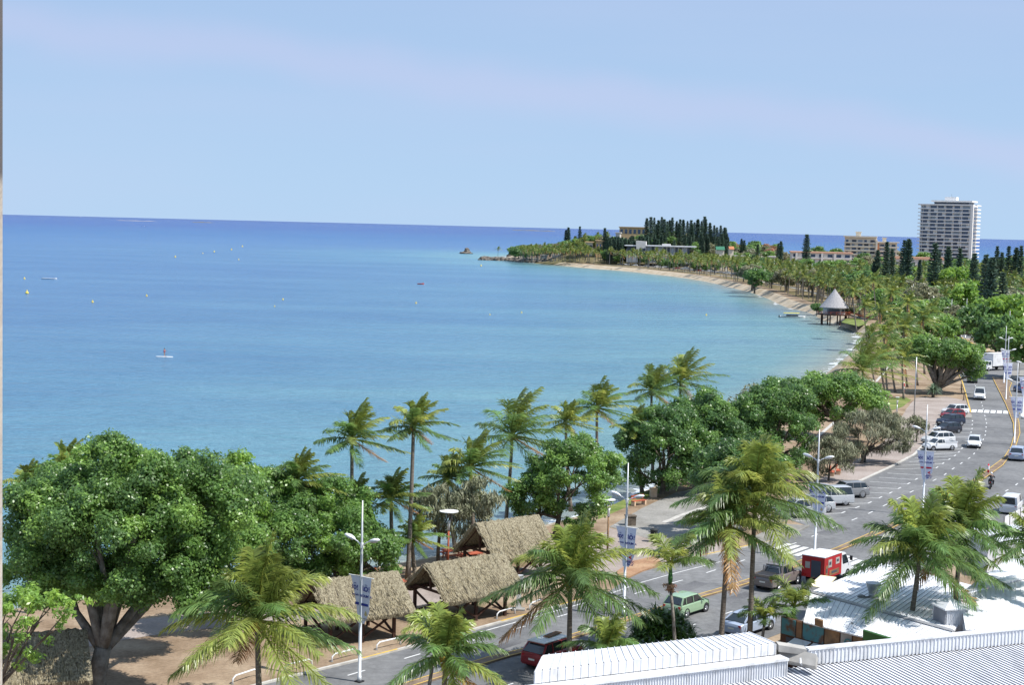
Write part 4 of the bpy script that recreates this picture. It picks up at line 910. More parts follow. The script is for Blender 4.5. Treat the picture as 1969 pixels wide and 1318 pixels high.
for x, y in along(84, 108, 60, 22, 110): far_tree(x, y, rnd(.7, 1.15), random.choice(['dark', 'mid', 'dark', 'olive']), 'rounded tree between the beachside palms', 'rounded trees between the beachside palms')
for i in range(150): # the point
    far_palm(*((lambda p: (p.x, p.y))(V(rnd(1000, 1175), 480, rnd(1200, 1330) if i % 2 else rnd(1185, 1230)))), rnd(7, 10), 'coconut palm on the low point', 'coconut palms on the low point')
for i in range(110):
    p = V(rnd(985, 1165), 480, rnd(1240, 1400)); far_tree(p.x, p.y, rnd(.8, 1.25), random.choice(['mid', 'dark', 'mid', 'olive']), 'rounded tree on the low point', 'rounded trees on the low point')
for i in range(280): # hill scrub and slope trees
    p = V(rnd(1165, 1500), 470, rnd(1160, 1480)); pal = random.choice(['olive', 'grey', 'mid', 'dark', 'mid', 'dry' if p.x > 180 else 'olive'])
    far_tree(p.x, p.y, rnd(.6, 1.15), pal, 'scrubby tree on the hill slopes', 'scrubby trees on the hill slopes')
for i in range(210): # flat land behind
    D = 1750 - 1250 * math.sqrt(random.random()); px = rnd(1420 if D > 700 else 1560, 2010)
    p = V(px, 480, D)
    if 1110 < D < 1200 and 1500 < px < 1650: continue
    if D < 640 and px < 1700: continue
    far_tree(p.x, p.y, rnd(.9, 1.5), random.choice(['mid', 'dark', 'dark', 'mid', 'olive', 'dark']), 'tree in the green belt between the beach road and the towers', 'trees of the green belt before the towers')
for i in range(45):
    D = rnd(480, 900); p = V(rnd(1640, 1990), 480, D)
    far_palm(p.x, p.y, rnd(8, 12), 'palm in the park greenery right of the hut', 'palms in the park greenery')
BT = [(1838, 560, 545, 2.1, 'bright', 'widest bright green flat topped tree before the tower'), (1880, 560, 470, 1.7, 'bright', 'bright green flat topped tree right of the widest one'), (1945, 600, 360, 1.8, 'bright', 'yellow green tree at the right edge'), (1966, 560, 430, 1.6, 'grey', 'grey brown bare crowned tree at the right edge'), (1808, 590, 420, 1.3, 'dark', 'dark tree behind the double armed lamps'), (1780, 575, 470, 1.5, 'olive', 'yellow olive spreading tree above the palm clump'),
      (1665, 545, 560, 1.7, 'dark', 'dark round tree behind the cone roofed hut'), (1625, 540, 600, 1.5, 'dark', 'dark round tree left behind the cone roofed hut'), (1850, 620, 380, 1.2, 'olive', 'bushy olive tree behind the parked cars'), (1900, 620, 360, 1.5, 'dark', 'dark tree shading the car park, left'), (1930, 640, 330, 1.3, 'dark', 'dark tree shading the car park, right'), (1760, 610, 380, 1.4, 'mid', 'rounded green tree inside the palm clump'), (1805, 640, 340, 1.25, 'mid', 'rounded green tree above the banyan'), (1700, 575, 500, 1.2, 'mid', 'green tree between the hut and the palm clump'), (1985, 640, 300, 1.4, 'mid', 'green tree leaning in at the right edge'), (1740, 600, 410, 1.2, 'dark', 'dark tree deep in the palm clump')]
for px, y, D, s, pal, lab in BT:
    p = V(px, 500, D); far_tree(p.x, D, s, pal, lab, None)
def text_mesh(s, size, m, name, parent, loc, rot, ext=.004, bold=.0):
    cu = bpy.data.curves.new('lettering', 'FONT'); cu.body = s; cu.size = size; cu.align_x = 'CENTER'; cu.extrude = ext; cu.offset = bold; cu.resolution_u = 2
    t = bpy.data.objects.new('lettering', cu); me = bpy.data.meshes.new_from_object(t); bpy.data.objects.remove(t); me.materials.clear(); me.materials.append(MATS[m])
    ob = bpy.data.objects.new(name, me); col.objects.link(ob); ob.parent = parent; ob.location = loc; ob.rotation_euler = rot; return ob
# ------------------------------------------------------------------ buildings
def frame(D, px, phi, z=0.0):
    """root at the near corner; x runs to the right, the building lies at x<0, y>0"""
    p = V(px, 500, D); return Vector((p.x, D, z)), -R(phi)
def part(root, name, m, boxes, bev=False):
    mb = MB()
    for (x0, x1, y0, y1, z0, z1) in boxes: mb.box(((x0 + x1) / 2, (y0 + y1) / 2, (z0 + z1) / 2), (x1 - x0, y1 - y0, z1 - z0))
    return mb.build(name, m, root)
# tower
loc, rz = frame(1350, 1866, 28); tw = empty('apartment_tower', loc, 'tall white tower block with balcony bands on every storey', 'tower', None, rz)
FH = 3.16; NF = 16; A = 46; B = 28.0; Z0 = 3.8
part(tw, 'wall', 'tower_white', [(-A + 1, -1.6, 1.4, B, 0, Z0 + NF * FH)])
for f in range(NF):
    z = Z0 + f * FH
    s = part(tw, 'balcony', 'tower_white', [(-A - .8, -1.5, -.5, 1.5, z - .25, z + .55)])
    for k in range(6): part(s, 'divider', 'tower_white', [(-A + 3.2 + k * 6.4, -A + 3.45 + k * 6.4, .1, 1.35, z + .62, z + FH - .36)])
    if f < 16:
        for k in range(6):
            x = -A + 2 + k * 7.05; w_ = (5.2, 4.6, 5.2, 3.2, 5.2, 4.4)[(k + f) % 6]
            part(tw, 'window', 'window_blue' if (k * 3 + f) % 5 else 'window_pale', [(x, x + w_ * 1.12, 1.25, 1.45, z + .4, z + 2.85)])
    part(tw, 'side_balcony', 'tower_white', [(-.4, 1.3, 10.5, B + .4, z - .3, z + .62)])
    part(tw, 'side_window', 'window_pale' if f % 2 else 'window_blue', [(-1.65, -1.5, 12, 24, z + .62, z + 2.5)])
    part(tw, 'vent_panel', 'grey_render', [(-1.62, -1.45, 2.6, 9.8, z + .3, z + 2.3)])
part(tw, 'corner_fin', 'tower_white', [(-1.5, .6, -.9, 1.9, 0, Z0 + NF * FH + 1.2)])
part(tw, 'roof_slab', 'tower_white', [(-A - .9, -1.6, -.6, B + .3, Z0 + NF * FH, Z0 + NF * FH + 1.1), (-.3, 1.4, 10.4, B + .5, Z0 + NF * FH, Z0 + NF * FH + .9)])
zt = Z0 + NF * FH + 1.1
part(tw, 'penthouse', 'dark_facade', [(-A + 12, -4, 4, B - 4, zt, zt + 1.9)]); part(tw, 'penthouse_roof', 'tower_white', [(-A + 9.5, -1.2, 2.5, B - 3, zt + 1.9, zt + 3.3)])
part(tw, 'plant_room', 'tower_white', [(-A + 20, -A + 30, 8, 16, zt + 3.3, zt + 6.4)]); part(tw, 'mast', 'steel', [(-A + 25, -A + 25.2, 11, 11.2, zt + 6.4, zt + 9)])
part(tw, 'podium', 'tower_white', [(-A - 4, 3, -4, B + 3, 0, 2.6)])
# cream apartment block
loc, rz = frame(1250, 1684, 14); cb = empty('apartment_block', loc, 'cream mid rise apartment block in two stepped wings by the sea', 'building', None, rz)
h1 = 25.0
part(cb, 'wall', 'cream_render', [(-25, 0, .9, 13, 0, h1), (0.2, 16, 3.2, 13, 0, h1 - 4)])
for f in range(7):
    z = 1.8 + f * 3.1
    part(cb, 'balcony', 'cream_render', [(-25.4, -.6, -.7, 1, z - .25, z + .75)])
    for k in range(5):
        x = -24 + k * 4.8; part(cb, 'window', ('window_blue', 'window_pale', 'dark_facade')[(k * 2 + f) % 3], [(x, x + (3.4 if (k + f) % 3 else 2.0), .76, .95, z + .8, z + 2.5)])
    if f < 6:
        part(cb, 'balcony', 'cream_render', [(2.2, 17.5, 1.6, 3.4, z - .25, z + .75)])
        for k in range(3): part(cb, 'window', ('window_pale', 'window_blue')[(k + f) % 2], [(3 + k * 4.4, 6 + k * 4.4, 3.05, 3.3, z + .8, z + 2.5)])
part(cb, 'stair_fin', 'cream_render', [(-.5, .9, -1.2, 3.2, 0, h1 - 2)]); part(cb, 'stair_panel', 'terracotta', [(.92, 2.0, .2, 3.1, 3, h1 - 5)])
part(cb, 'roof_slab', 'cream_render', [(-26, .2, -1.2, 13.6, h1, h1 + 1.0), (.3, 17.8, 1.4, 13.4, h1 - 4, h1 - 3.1)])
part(cb, 'lift_room', 'cream_render', [(-16.5, -12.5, 5, 9, h1 + 1, h1 + 4), (4.5, 7.5, 5, 8, h1 - 3.1, h1 - .2)]); part(cb, 'lift_room_roof', 'cream_render', [(-17.2, -11.8, 4.4, 9.6, h1 + 4, h1 + 4.5), (3.9, 8.1, 4.4, 8.6, h1 - .2, h1 + .3)])
def block(name, label, D, px0, px1, ytop, phi, wall, roof, depth=12, floors=2, nwin=5, over=.6, cat='building', win='window_blue', rh=.7, zb=None, balc=None):
    """plain block of flats or house, with window and door openings"""
    p1 = V(px1, ytop, D); p0 = V(px0, ytop, D); zg = hz(p1.x, D) if zb is None else zb; Hh = p1.z - zg; W = (p1.x - p0.x) / math.cos(R(phi))
    root = empty(name, (p1.x, D, zg), label, cat, None, -R(phi))
    part(root, 'wall', wall, [(-W, 0, 0, depth, -1.5, Hh - rh)])
    part(root, 'roof', roof, [(-W - over, over, -over, depth + over, Hh - rh, Hh)])
    fh = (Hh - rh) / floors
    for f in range(floors):
        for k in range(nwin):
            x = -W + W * (k + .22) / nwin; part(root, 'window', win, [(x, x + W * .56 / nwin, -.06, .1, f * fh + fh * .3, f * fh + fh * .8)])
        if balc: part(root, 'balcony', balc, [(-W + .4, -.4, -1.1, -.08, f * fh + .02, f * fh + fh * .26)])
    return root, W, Hh
lb, W, Hh = block('apartment_block', 'long low pinkish white block with a salmon roof edge beside the cream apartments', 1150, 1524, 1638, 486, 6, 'white_render', 'pink_roof', 14, 3, 7, .8, rh=1.0, balc='white_render')
for k in range(4): part(lb, 'gable_fin', 'white_render', [(-W + 3 + k * 9.3, -W + 4.6 + k * 9.3, -1.5, -.05, 0, Hh - 1.2)])
block('terrace_building', 'long pink roofed low building between the cream apartments and the tower', 1120, 1722, 1816, 496, 4, 'white_render', 'pink_roof', 12, 1, 9, rh=1.6)
block('flat_building', 'flat white boxy house with two dark windows left of the salmon roofed block', 1150, 1404, 1433, 492, 10, 'white_render', 'white_render', 9, 2, 2)
block('flat_building', 'low white house with pale front behind the pair of dark pines', 1150, 1448, 1472, 497, 8, 'white_render', 'white_render', 9, 1, 3)
block('flat_building', 'small white house right of the pair of dark pines', 1180, 1478, 1496, 493, 8, 'white_render', 'white_render', 8, 1, 2)
block('shop_building', 'low grey shop row with teal glass front beside the boxy white house', 1160, 1338, 1403, 497, 10, 'grey_render', 'white_render', 8, 1, 5, win='teal_glass')
block('hill_house', 'pale orange flat roofed villa behind the pines on the left of the hill', 1290, 1192, 1242, 437, 12, 'tan_roof', 'tan_roof', 12, 2, 6)
block('hill_house', 'small white villa wing at the left foot of the orange villa', 1270, 1184, 1192, 447, 12, 'white_render', 'white_render', 8, 1, 2)
block('beach_house', 'peach roofed low house on the point, right of the bare bush', 1215, 1146, 1164, 462, 5, 'tan_roof', 'tan_roof', 9, 1, 3)
block('beach_house', 'cream roofed low house on the point between palms', 1220, 1126, 1140, 465, 5, 'cream_render', 'tan_roof', 9, 1, 2)
block('beach_hut', 'white pergola hut at the root of the rock jetty', 1255, 1040, 1052, 490, 4, 'white_render', 'white_render', 5, 1, 2)
block('beach_hut', 'open white terrace hut where the sand begins', 1240, 1062, 1076, 490, 4, 'white_render', 'white_render', 5, 1, 3, win='dark_facade')
def gable_house(name, label, D, px0, px1, yr, ye, roofm, wall='cream_render'):
    p0 = V(px0, ye, D); p1 = V(px1, ye, D); zr = V(px0, yr, D).z; zg = hz(p0.x, D); W = p1.x - p0.x; root = empty(name, (p0.x, D, zg), label, 'building')
    part(root, 'wall', wall, [(.4, W - .4, .4, 6, -1, p0.z - zg)])
    mb = MB(); a = p0.z - zg; b_ = zr - zg
    mb.loft([[(x, -.4, a - .1), (x, 3.2, b_), (x, 6.8, a - .1), (x, 6.8, a - .3), (x, 3.2, b_ - .25), (x, -.4, a - .3)] for x in (0, W)]); mb.build('roof', roofm, root); part(root, 'door', 'timber', [(W * .4, W * .55, .32, .45, 0, 2.1)])
gable_house('hill_house', 'small house with a green metal roof low on the hill', 1090, 1377, 1394, 474, 480, 'green_roof')
gable_house('hill_house', 'little terracotta roofed house half hidden on the low rise', 1130, 1402, 1412, 474, 479, 'terracotta')
# long modern building with white block
loc, rz = frame(1150, 1332, 8); loc.z = hz(loc.x, 1150); mo = empty('modern_building', loc, 'long modern grey building with flat overhanging roof and tall white block', 'building', None, rz)
zt = V(1240, 471, 1150).z - hz(loc.x, 1150); sc = 1150 / F
part(mo, 'wall', 'white_render', [(-88 * sc, -2, 1, 16, 0, zt - 7.2), (-128 * sc, -106 * sc, 3, 16, 0, zt - 3.5)])
part(mo, 'upper_wall', 'grey_render', [(-90 * sc, -4, 2.4, 15, zt - 7.2, zt - 1.0)])
for k in range(11): part(mo, 'window', 'dark_facade' if k % 3 else 'window_pale', [(-88 * sc + k * 7.6 * sc + .3, -88 * sc + k * 7.6 * sc + 2.1, 2.2, 2.38, zt - 5.6, zt - 1.4)])
for k in range(9): part(mo, 'lower_window', 'window_blue', [(-86 * sc + k * 9 * sc, -86 * sc + k * 9 * sc + 2, .85, .98, 1.2, 3.6)])
part(mo, 'terrace', 'white_render', [(-90 * sc, 0, -1.5, 2.2, zt - 7.6, zt - 6.6)])
part(mo, 'roof', 'white_metal', [(-90 * sc, 2.0, -1.0, 17, zt - 1.0, zt - .3), (-132 * sc, -106 * sc, .5, 17, zt - 1.2, zt - .6)]); part(mo, 'roof_unit', 'white_render', [(-60 * sc, -44 * sc, 5, 10, zt - .3, zt + 1.0)])
mb = MB(); mb.loft([[(-108 * sc, y, zt - 6.5), (-90 * sc, y, zt - 6.5), (-90.5 * sc, y, zt + 2.4), (-110 * sc, y, zt + 2.8)] for y in (0, 9)]); mb.build('white_block', 'white_render', mo)
part(mo, 'entrance_glass', 'dark_facade', [(-103 * sc, -91 * sc, -.12, -.02, zt - 6.4, zt - 2.6)]); part(mo, 'dark_wing', 'dark_facade', [(-127 * sc, -110 * sc, 2.85, 2.98, zt - 6.5, zt - 1.3)])

# ---- hut with the cone roof, on stilts at the water
b0 = G(1603, 619, -1.2); hut = empty('beach_hut', b0, 'round hut with tall grey cone roof on stilts at the water edge', 'hut'); hut.scale = (.95, .95, .92)
u = b0.y / F
mb = MB(); n = 28
mb.loft([[(r_ * math.cos(2 * math.pi * j / n), r_ * math.sin(2 * math.pi * j / n), z) for j in range(n)] for r_, z in ((4.45, 5.15), (4.9, 4.9), (4.9, 5.15), (3.6, 6.7), (2.2, 8.6), (1.0, 10.2), (.12, 11.5))]); mb.build('roof', 'shingle', hut)
mb = MB(); mb.cyl((0, 0, 2.55), 5.6, .3, 20); mb.build('deck', 'timber', hut)
mb = MB()
for j in range(14):
    a0 = math.pi * (.85 + j * .105)
    a1 = math.pi * (.85 + (j + 1) * .105); p = Vector((5.5 * math.cos(a0), 5.5 * math.sin(a0), 0)); q = Vector((5.5 * math.cos(a1), 5.5 * math.sin(a1), 0))
    for zz in (3.2, 3.7): mb.beam(p + Vector((0, 0, zz)), q + Vector((0, 0, zz)), .08)
    mb.beam(p + Vector((0, 0, 2.7)), p + Vector((0, 0, 3.75)), .1)
mb.build('railing', 'red_timber', hut)
mb = MB(); mb.cyl((0, 0, 3.9), 3.7, 2.3, 24); mb.build('wall', 'white_render', hut)
mb = MB(); mb.box((-1.0, -3.72, 3.75), (4.2, .9, 1.6)); mb.build('window', 'dark_facade', hut); mb = MB(); mb.box((2.35, -3.0, 4.0), (.8, .5, .9)); mb.build('side_window', 'dark_facade', hut)
for j in range(8): mb = MB(); a0 = j * .785 + .3; mb.cyl((4.3 * math.cos(a0), 4.3 * math.sin(a0), .6), .22, 4.2, 8); mb.build('stilt', 'timber', hut)
mb = MB(); mb.beam((5.0, .5, 2.6), (11.5, -5.5, .8), 2.0, .2); mb.build('ramp', 'concrete', hut)
for s in (-1, 1): mb = MB(); mb.beam((5.0, .5 + s * 1.1, 3.5), (11.5, -5.5 + s * 1.1, 1.7), .1, .5); mb.build('ramp_railing', 'red_timber', hut)

# ---- thatched shelters
def shelter(label, c_px, L, Wd, phi, zr, ze, z0=0.0, braces=True, walls=False):
    """c_px: ground centre; phi: angle of the ridge in plan; zr ridge, ze eave height"""
    c = G(*c_px); root = empty('thatched_shelter', c, label, 'shelter', None, R(phi))
    mb = MB(); nl = 34; rg = random.Random(int(L * 77)); top = []; 
    def row(y, z, j): return [(-L / 2 - (.35 if j in (0, 2) else 0) + L * (1.0 + (.7 / L)) * i / nl, y + rg.uniform(-.05, .05), z + rg.uniform(-.07, .05)) for i in range(nl + 1)]
    prof = [(-Wd / 2 - .55, ze - .35), (-Wd / 4 - .25, (zr + ze) / 2 - .1), (-.12, zr), (.12, zr), (Wd / 4 + .25, (zr + ze) / 2 - .1), (Wd / 2 + .55, ze - .35)]
    up = [row(y, z, 1) for y, z in prof]; dn = [[(x, y * .96, z - .28) for x, y, z in r] for r in up]
    vs = [v for r in up + dn for v in r]; k = nl + 1; fs = []
    for r in range(5):
        for i in range(nl): fs.append((r * k + i, r * k + i + 1, (r + 1) * k + i + 1, (r + 1) * k + i)); fs.append(((r + 6) * k + i, (r + 7) * k + i, (r + 7) * k + i + 1, (r + 6) * k + i + 1))
        for e in (0, nl): fs.append((r * k + e, (r + 1) * k + e, (r + 7) * k + e, (r + 6) * k + e))
    for i in range(nl):
        for r in (0, 5): fs.append((r * k + i, r * k + i + 1, (r + 6) * k + i + 1, (r + 6) * k + i))
    mb.add(vs, fs); mb.build('thatch_roof', 'thatch', root)
    # loose straw ends over the roof and along the eaves
    rg2 = np.random.default_rng(int(L * 10)); N = int(L * Wd * 130); xx = rg2.uniform(-L / 2 - .3, L / 2 + .3, N); tt = rg2.random(N) ** .85; sd_ = rg2.choice([-1, 1], N)
    yy = sd_ * (tt * (Wd / 2 + .55)); zz = zr + (ze - .35 - zr) * tt + .03
    dn_ = np.stack([rg2.normal(size=N) * .18, sd_ * (Wd / 2 + .55), np.full(N, ze - .35 - zr)], 1); dn_ /= np.linalg.norm(dn_, axis=1)[:, None]
    P = np.stack([xx, yy, zz], 1); l = rg2.uniform(.18, .42, N)[:, None]; w_ = np.array([[.022, 0, 0]]); lift = np.array([[0, 0, 1.0]]) * rg2.uniform(.02, .09, N)[:, None]
    VV = np.stack([P - w_, P + dn_ * l + lift - w_ * .4, P + dn_ * l + lift + w_ * .4, P + w_], 1).reshape(-1, 3)
    pal = np.array([(.24, .21, .13), (.38, .33, .21), (.52, .46, .31), (.13, .11, .075)]); npmesh('straw', VV, np.arange(4 * N).reshape(-1, 4), pal[rg2.integers(0, 4, N)], 'leaf', root)['kind'] = 'stuff'
    np_ = 3
    for s in (-1, 1):
        for i in range(np_):
            x = -L / 2 + .5 + (L - 1.0) * i / (np_ - 1); mb = MB(); mb.box((x, s * Wd / 2 * .86, (ze - .2) / 2 - .1), (.19, .19, ze + .1)); mb.build('post', 'timber', root)
        mb = MB(); mb.beam((-L / 2, s * Wd / 2 * .86, ze - .22), (L / 2, s * Wd / 2 * .86, ze - .22), .16); mb.build('beam', 'timber', root)
        x = s * (L / 2 - .5)
        for a, b_ in ((-1, 1), (1, -1)):
            if braces: mb = MB(); mb.beam((x, a * Wd / 2 * .82, .35), (x, b_ * Wd / 2 * .82, ze - .5), .12); mb.build('cross_brace', 'timber', root)
        mb = MB(); mb.beam((x, -Wd / 2, ze - .1), (x, Wd / 2, ze - .1), .15); mb.beam((x, 0, ze - .1), (x, 0, zr - .2), .14); mb.beam((x, -Wd / 2, ze - .15), (x, 0, zr - .22), .12); mb.beam((x, Wd / 2, ze - .15), (x, 0, zr - .22), .12); mb.build('gable_frame', 'timber', root)
    if braces:
        for s in (-1, 1):
            xa = -L / 2 + .5; xb = xa + (L - 1) / 2
            for a, b_ in ((xa, xb), (xb, xa)): mb = MB(); mb.beam((s * a, -Wd / 2 * .88, .3), (s * b_, -Wd / 2 * .88, ze - .5), .12); mb.build('cross_brace', 'timber', root)
    return root
shelter('thatched shelter with a tall open gable facing left, the farthest of the row', (966, 1104), 5.7, 4.2, 41, 4.3, 2.2)
shelter('thatched shelter with pale straw roof in the middle of the row', (884, 1184), 6.1, 4.2, 39, 4.0, 2.2)
shelter('thatched shelter behind the white banner pole, its roof half in shade', (672, 1224), 5.6, 4.2, 33, 4.0, 2.2)
shelter('shaded thatched shelter in the lower left corner under the tree', (30, 1356), 6.2, 4.4, 22, 4.0, 2.2)

# ---- corrugated sheet between four corners, ribs run from edge a-b to edge d-c
def corrugated(name, m, a, b_, c, d, n, h, parent, origin, duty=.45, thick=.08):
    a, b_, c, d = map(Vector, (a, b_, c, d)); nr = (b_ - a).cross(d - a).normalized(); nr = nr if nr.z > 0 or abs(nr.z) < .2 else -nr
    if abs(nr.z) < .2 and nr.y > 0: nr = -nr
    top = []; bot = []; ts = []
    for i in range(n):
        t0 = i / n; ts += [(t0, 0), (t0 + (1 - duty) / n, 0), (t0 + (1 - duty * .8) / n, 1), (t0 + (1 - duty * .2) / n, 1)]
    ts.append((1, 0))
    for t, hh in ts:
        top.append(a.lerp(b_, t) + nr * h * hh); bot.append(d.lerp(c, t) + nr * h * hh)
    k = len(top); vs = top + bot + [v - nr * (thick) for v in (a, b_, c, d)]
    fs = [(i, i + 1, k + i + 1, k + i) for i in range(k - 1)]; o = 2 * k; fs += [(o, o + 1, o + 2, o + 3), (0, k - 1, o + 1, o), (k, 2 * k - 1, o + 2, o + 3), (0, k, o + 3, o), (k - 1, 2 * k - 1, o + 2, o + 1)]
    mb = MB(); mb.add(vs, fs)
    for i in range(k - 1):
        if i % 4 == 3 or (i % 4 == 1 and h > .052): mb.m[i] = 1  # rib flanks coloured darker, standing in for their shaded side
    return mb.build(name, [m, 'rib_shade_grey'], parent, origin, fixn=False)
def panel(name, m, pts, parent, origin, t=.06):
    """flat panel with thickness from three or more corner points"""
    P = [Vector(p) for p in pts]; nr = (P[1] - P[0]).cross(P[2] - P[0]).normalized(); n = len(P)
    mb = MB(); mb.add(P + [p - nr * t for p in P], [tuple(range(n)), tuple(range(2 * n - 1, n - 1, -1))] + [(i, (i + 1) % n, (i + 1) % n + n, i + n) for i in range(n)])
    return mb.build(name, m, parent, origin)
# white metal roofs in front
o = G(1300, 1290, 0); nb = empty('metal_roofed_building', o, 'nearest white building with ribbed metal roof, raised ridge and parapets along the bottom edge', 'building')
RA, RB = G(1044, 1261, 7.0), G(1440, 1217, 7.0); LA, LB = G(1029, 1292, 6.8), G(1491, 1238, 6.8)
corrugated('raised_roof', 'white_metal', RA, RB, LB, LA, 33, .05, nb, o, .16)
corrugated('raised_fascia', 'white_metal', LA + Vector((0, -.02, -.03)), LB + Vector((0, -.02, -.03)), LB + Vector((0, -.05, -.56)), LA + Vector((0, -.05, -.56)), 33, .03, nb, o, .12)
panel('raised_back', 'white_metal', [RA - Vector((0, -.02, .06)), RB - Vector((0, -.02, .06)), RB + Vector((0, .02, -7)), RA + Vector((0, .02, -7))], nb, o)
panel('raised_end', 'white_metal', [LA + Vector((-.05, 0, -.05)), RA + Vector((-.05, 0, -.05)), RA + Vector((-.05, 0, -7)), LA + Vector((-.05, 0, -7))], nb, o)
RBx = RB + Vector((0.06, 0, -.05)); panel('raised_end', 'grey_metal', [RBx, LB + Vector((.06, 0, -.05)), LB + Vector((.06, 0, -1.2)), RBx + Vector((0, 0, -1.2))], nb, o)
dirp = (LB - LA).normalized(); prp = Vector((dirp.y, -dirp.x, 0))
CA = LA + Vector((0, 0, -.60)); CB_ = LB + Vector((0, 0, -.60)) + dirp * .3
mb = MB(); mb.loft([[p + Vector((0, 0, 0)), p + prp * .75, p + prp * .75 + Vector((0, 0, -.12)), p + Vector((0, 0, -.12))] for p in (CA - dirp * .5, CB_)]); mb.build('parapet_cap', 'white_metal', nb, o)
WA, WB = CA + prp * .62 + Vector((0, 0, -.14)), CB_ + prp * .62 + Vector((0, 0, -.14)); dz = Vector((0, 0, -.95))
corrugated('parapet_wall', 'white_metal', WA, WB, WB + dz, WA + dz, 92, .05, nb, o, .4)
PA, PB = G(1549, 1246, 6.2), G(2060, 1196.5, 6.2); dq = (PB - PA).normalized(); pq = Vector((dq.y, -dq.x, 0))
mb = MB(); mb.loft([[p - pq * .12, p + pq * .3, p + pq * .3 + Vector((0, 0, -.1)), p - pq * .12 + Vector((0, 0, -.1))] for p in (PA, PB)]); mb.build('parapet_cap', 'white_metal', nb, o)
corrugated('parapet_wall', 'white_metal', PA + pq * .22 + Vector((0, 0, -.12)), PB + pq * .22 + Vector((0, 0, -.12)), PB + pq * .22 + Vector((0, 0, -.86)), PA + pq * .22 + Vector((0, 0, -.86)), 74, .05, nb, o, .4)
panel('parapet_back', 'white_metal', [PA - pq * .05 + Vector((0, 0, -.11)), PB - pq * .05 + Vector((0, 0, -.11)), PB - pq * .05 + Vector((0, 0, -6.2)), PA - pq * .05 + Vector((0, 0, -6.2))], nb, o)
ZR = 5.3; M0 = G(1020, 1346, ZR) ; e0 = PA + pq * .3; e0.z = ZR; e1 = PB + pq * .3; e1.z = ZR; st = WA.copy(); st.z = ZR - .02
q0 = e0 - dq * 14.5
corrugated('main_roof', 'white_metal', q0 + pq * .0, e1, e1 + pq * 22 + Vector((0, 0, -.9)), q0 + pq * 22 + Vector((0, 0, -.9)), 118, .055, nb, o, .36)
w0 = q0 + pq * 22 + Vector((0, 0, -1.0))
panel('wall', 'white_metal', [w0, q0 + Vector((0, 0, -.1)), Vector((q0.x, q0.y, 0)), Vector((w0.x, w0.y, 0))], nb, o)
# beige box duct and shaded slot between the two parapets
def pxq(l, z): return [G(x, y, z) for x, y in l]
panel('duct_panel', 'beige_panel', [G(1492, 1234, 6.75), G(1546, 1243, 6.5), G(1546, 1254, 6.2), G(1492, 1247, 6.4)], nb, o, .5)
panel('duct_panel', 'beige_panel', [G(1500, 1250, 6.15), G(1573, 1267, 6.0), G(1571, 1290, 5.5), G(1502, 1276, 5.6)], nb, o, .5)
panel('duct_edge', 'white_metal', [G(1541, 1258, 6.14), G(1547, 1260, 6.12), G(1547, 1282, 5.65), G(1541, 1281, 5.68)], nb, o, .3)
mb = MB(); a = G(1296, 1308, 5.5); tp = a + Vector((0, 0, 1.05)); mb.tube([a, tp], .025, 6); l = tp - Vector((1.35, 0.05, .08)); mb.tube([tp, l], .018, 5)
for t in (.0, .3, .6, .95): q = tp.lerp(l, t); mb.tube([q - Vector((0, 0, .16)), q + Vector((0, 0, .16))], .012, 4)
mb.build('aerial', 'steel', nb, o)

# food kiosk building with painted sign wall
o = G(1640, 1225, 0); kb = empty('snack_kiosk', o, 'white roofed snack kiosk with painted sign wall and soot stained back slope', 'building')
Ka, Kb = G(1545, 1197, 3.2), G(1760, 1251, 3.2); Kr0, Kr1 = G(1559, 1140, 3.9), G(1832, 1215, 3.9)
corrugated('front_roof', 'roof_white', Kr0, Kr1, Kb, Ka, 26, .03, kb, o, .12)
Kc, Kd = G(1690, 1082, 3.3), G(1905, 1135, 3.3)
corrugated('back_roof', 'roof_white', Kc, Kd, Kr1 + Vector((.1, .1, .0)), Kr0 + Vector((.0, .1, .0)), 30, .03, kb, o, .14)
mb = MB(); mb.loft([[p + Vector((0, -.25, .03)), p + Vector((0, 0, .14)), p + Vector((0, .3, .03))] for p in (Kr0, Kr1)]); mb.build('ridge_cap', 'grey_metal', kb, o)
W0, W1 = G(1502, 1186, 3.1), G(1760, 1252, 3.1); wd_ = (W1 - W0).normalized(); wn = Vector((wd_.y, -wd_.x, 0))
def wallpt(t, z, out=0.0): p = W0.lerp(W1, t) + wn * out; return Vector((p.x, p.y, z))
def wpanel(name, m, t0, t1, z0, z1, out, th=.05): return panel(name, m, [wallpt(t0, z0, out), wallpt(t1, z0, out), wallpt(t1, z1, out), wallpt(t0, z1, out)], kb, o, th)
wpanel('front_wall', 'brown_frame', 0, 1, 0, 3.08, 0, .2)
for i, (t0, t1, m_) in enumerate([(0.01, .12, 'sign_teal'), (.13, .17, 'box_orange'), (.18, .34, 'sign_teal'), (.35, .46, 'sign_brown'), (.47, .55, 'beige_panel'), (.56, .63, 'sign_brown'), (.64, .80, 'sign_brown')]): wpanel('painted_sign', m_, t0, t1, 2.05, 3.05, .06 + .003 * i)
tq = wallpt(.60, 2.3, .14); text_mesh('Odinis', .75, 'sign_teal', 'lettering', kb, tuple(tq - Vector(o)), (math.pi / 2, 0, math.atan2(wd_.y, wd_.x)), .01, .012)
wpanel('serving_window', 'dark_facade', .05, .42, .9, 1.9, .07)
for t0 in (.12, .27): panel('awning', 'white_metal', [wallpt(t0, 1.95, .08), wallpt(t0 + .13, 1.95, .08), wallpt(t0 + .13, 1.55, 1.4), wallpt(t0, 1.55, 1.4)], kb, o, .05)
panel('green_sign', 'sign_green', [G(1661, 1211, 3.9), G(1720, 1229, 3.9), G(1720, 1240, 3.45), G(1661, 1229, 3.3)], kb, o, .1)
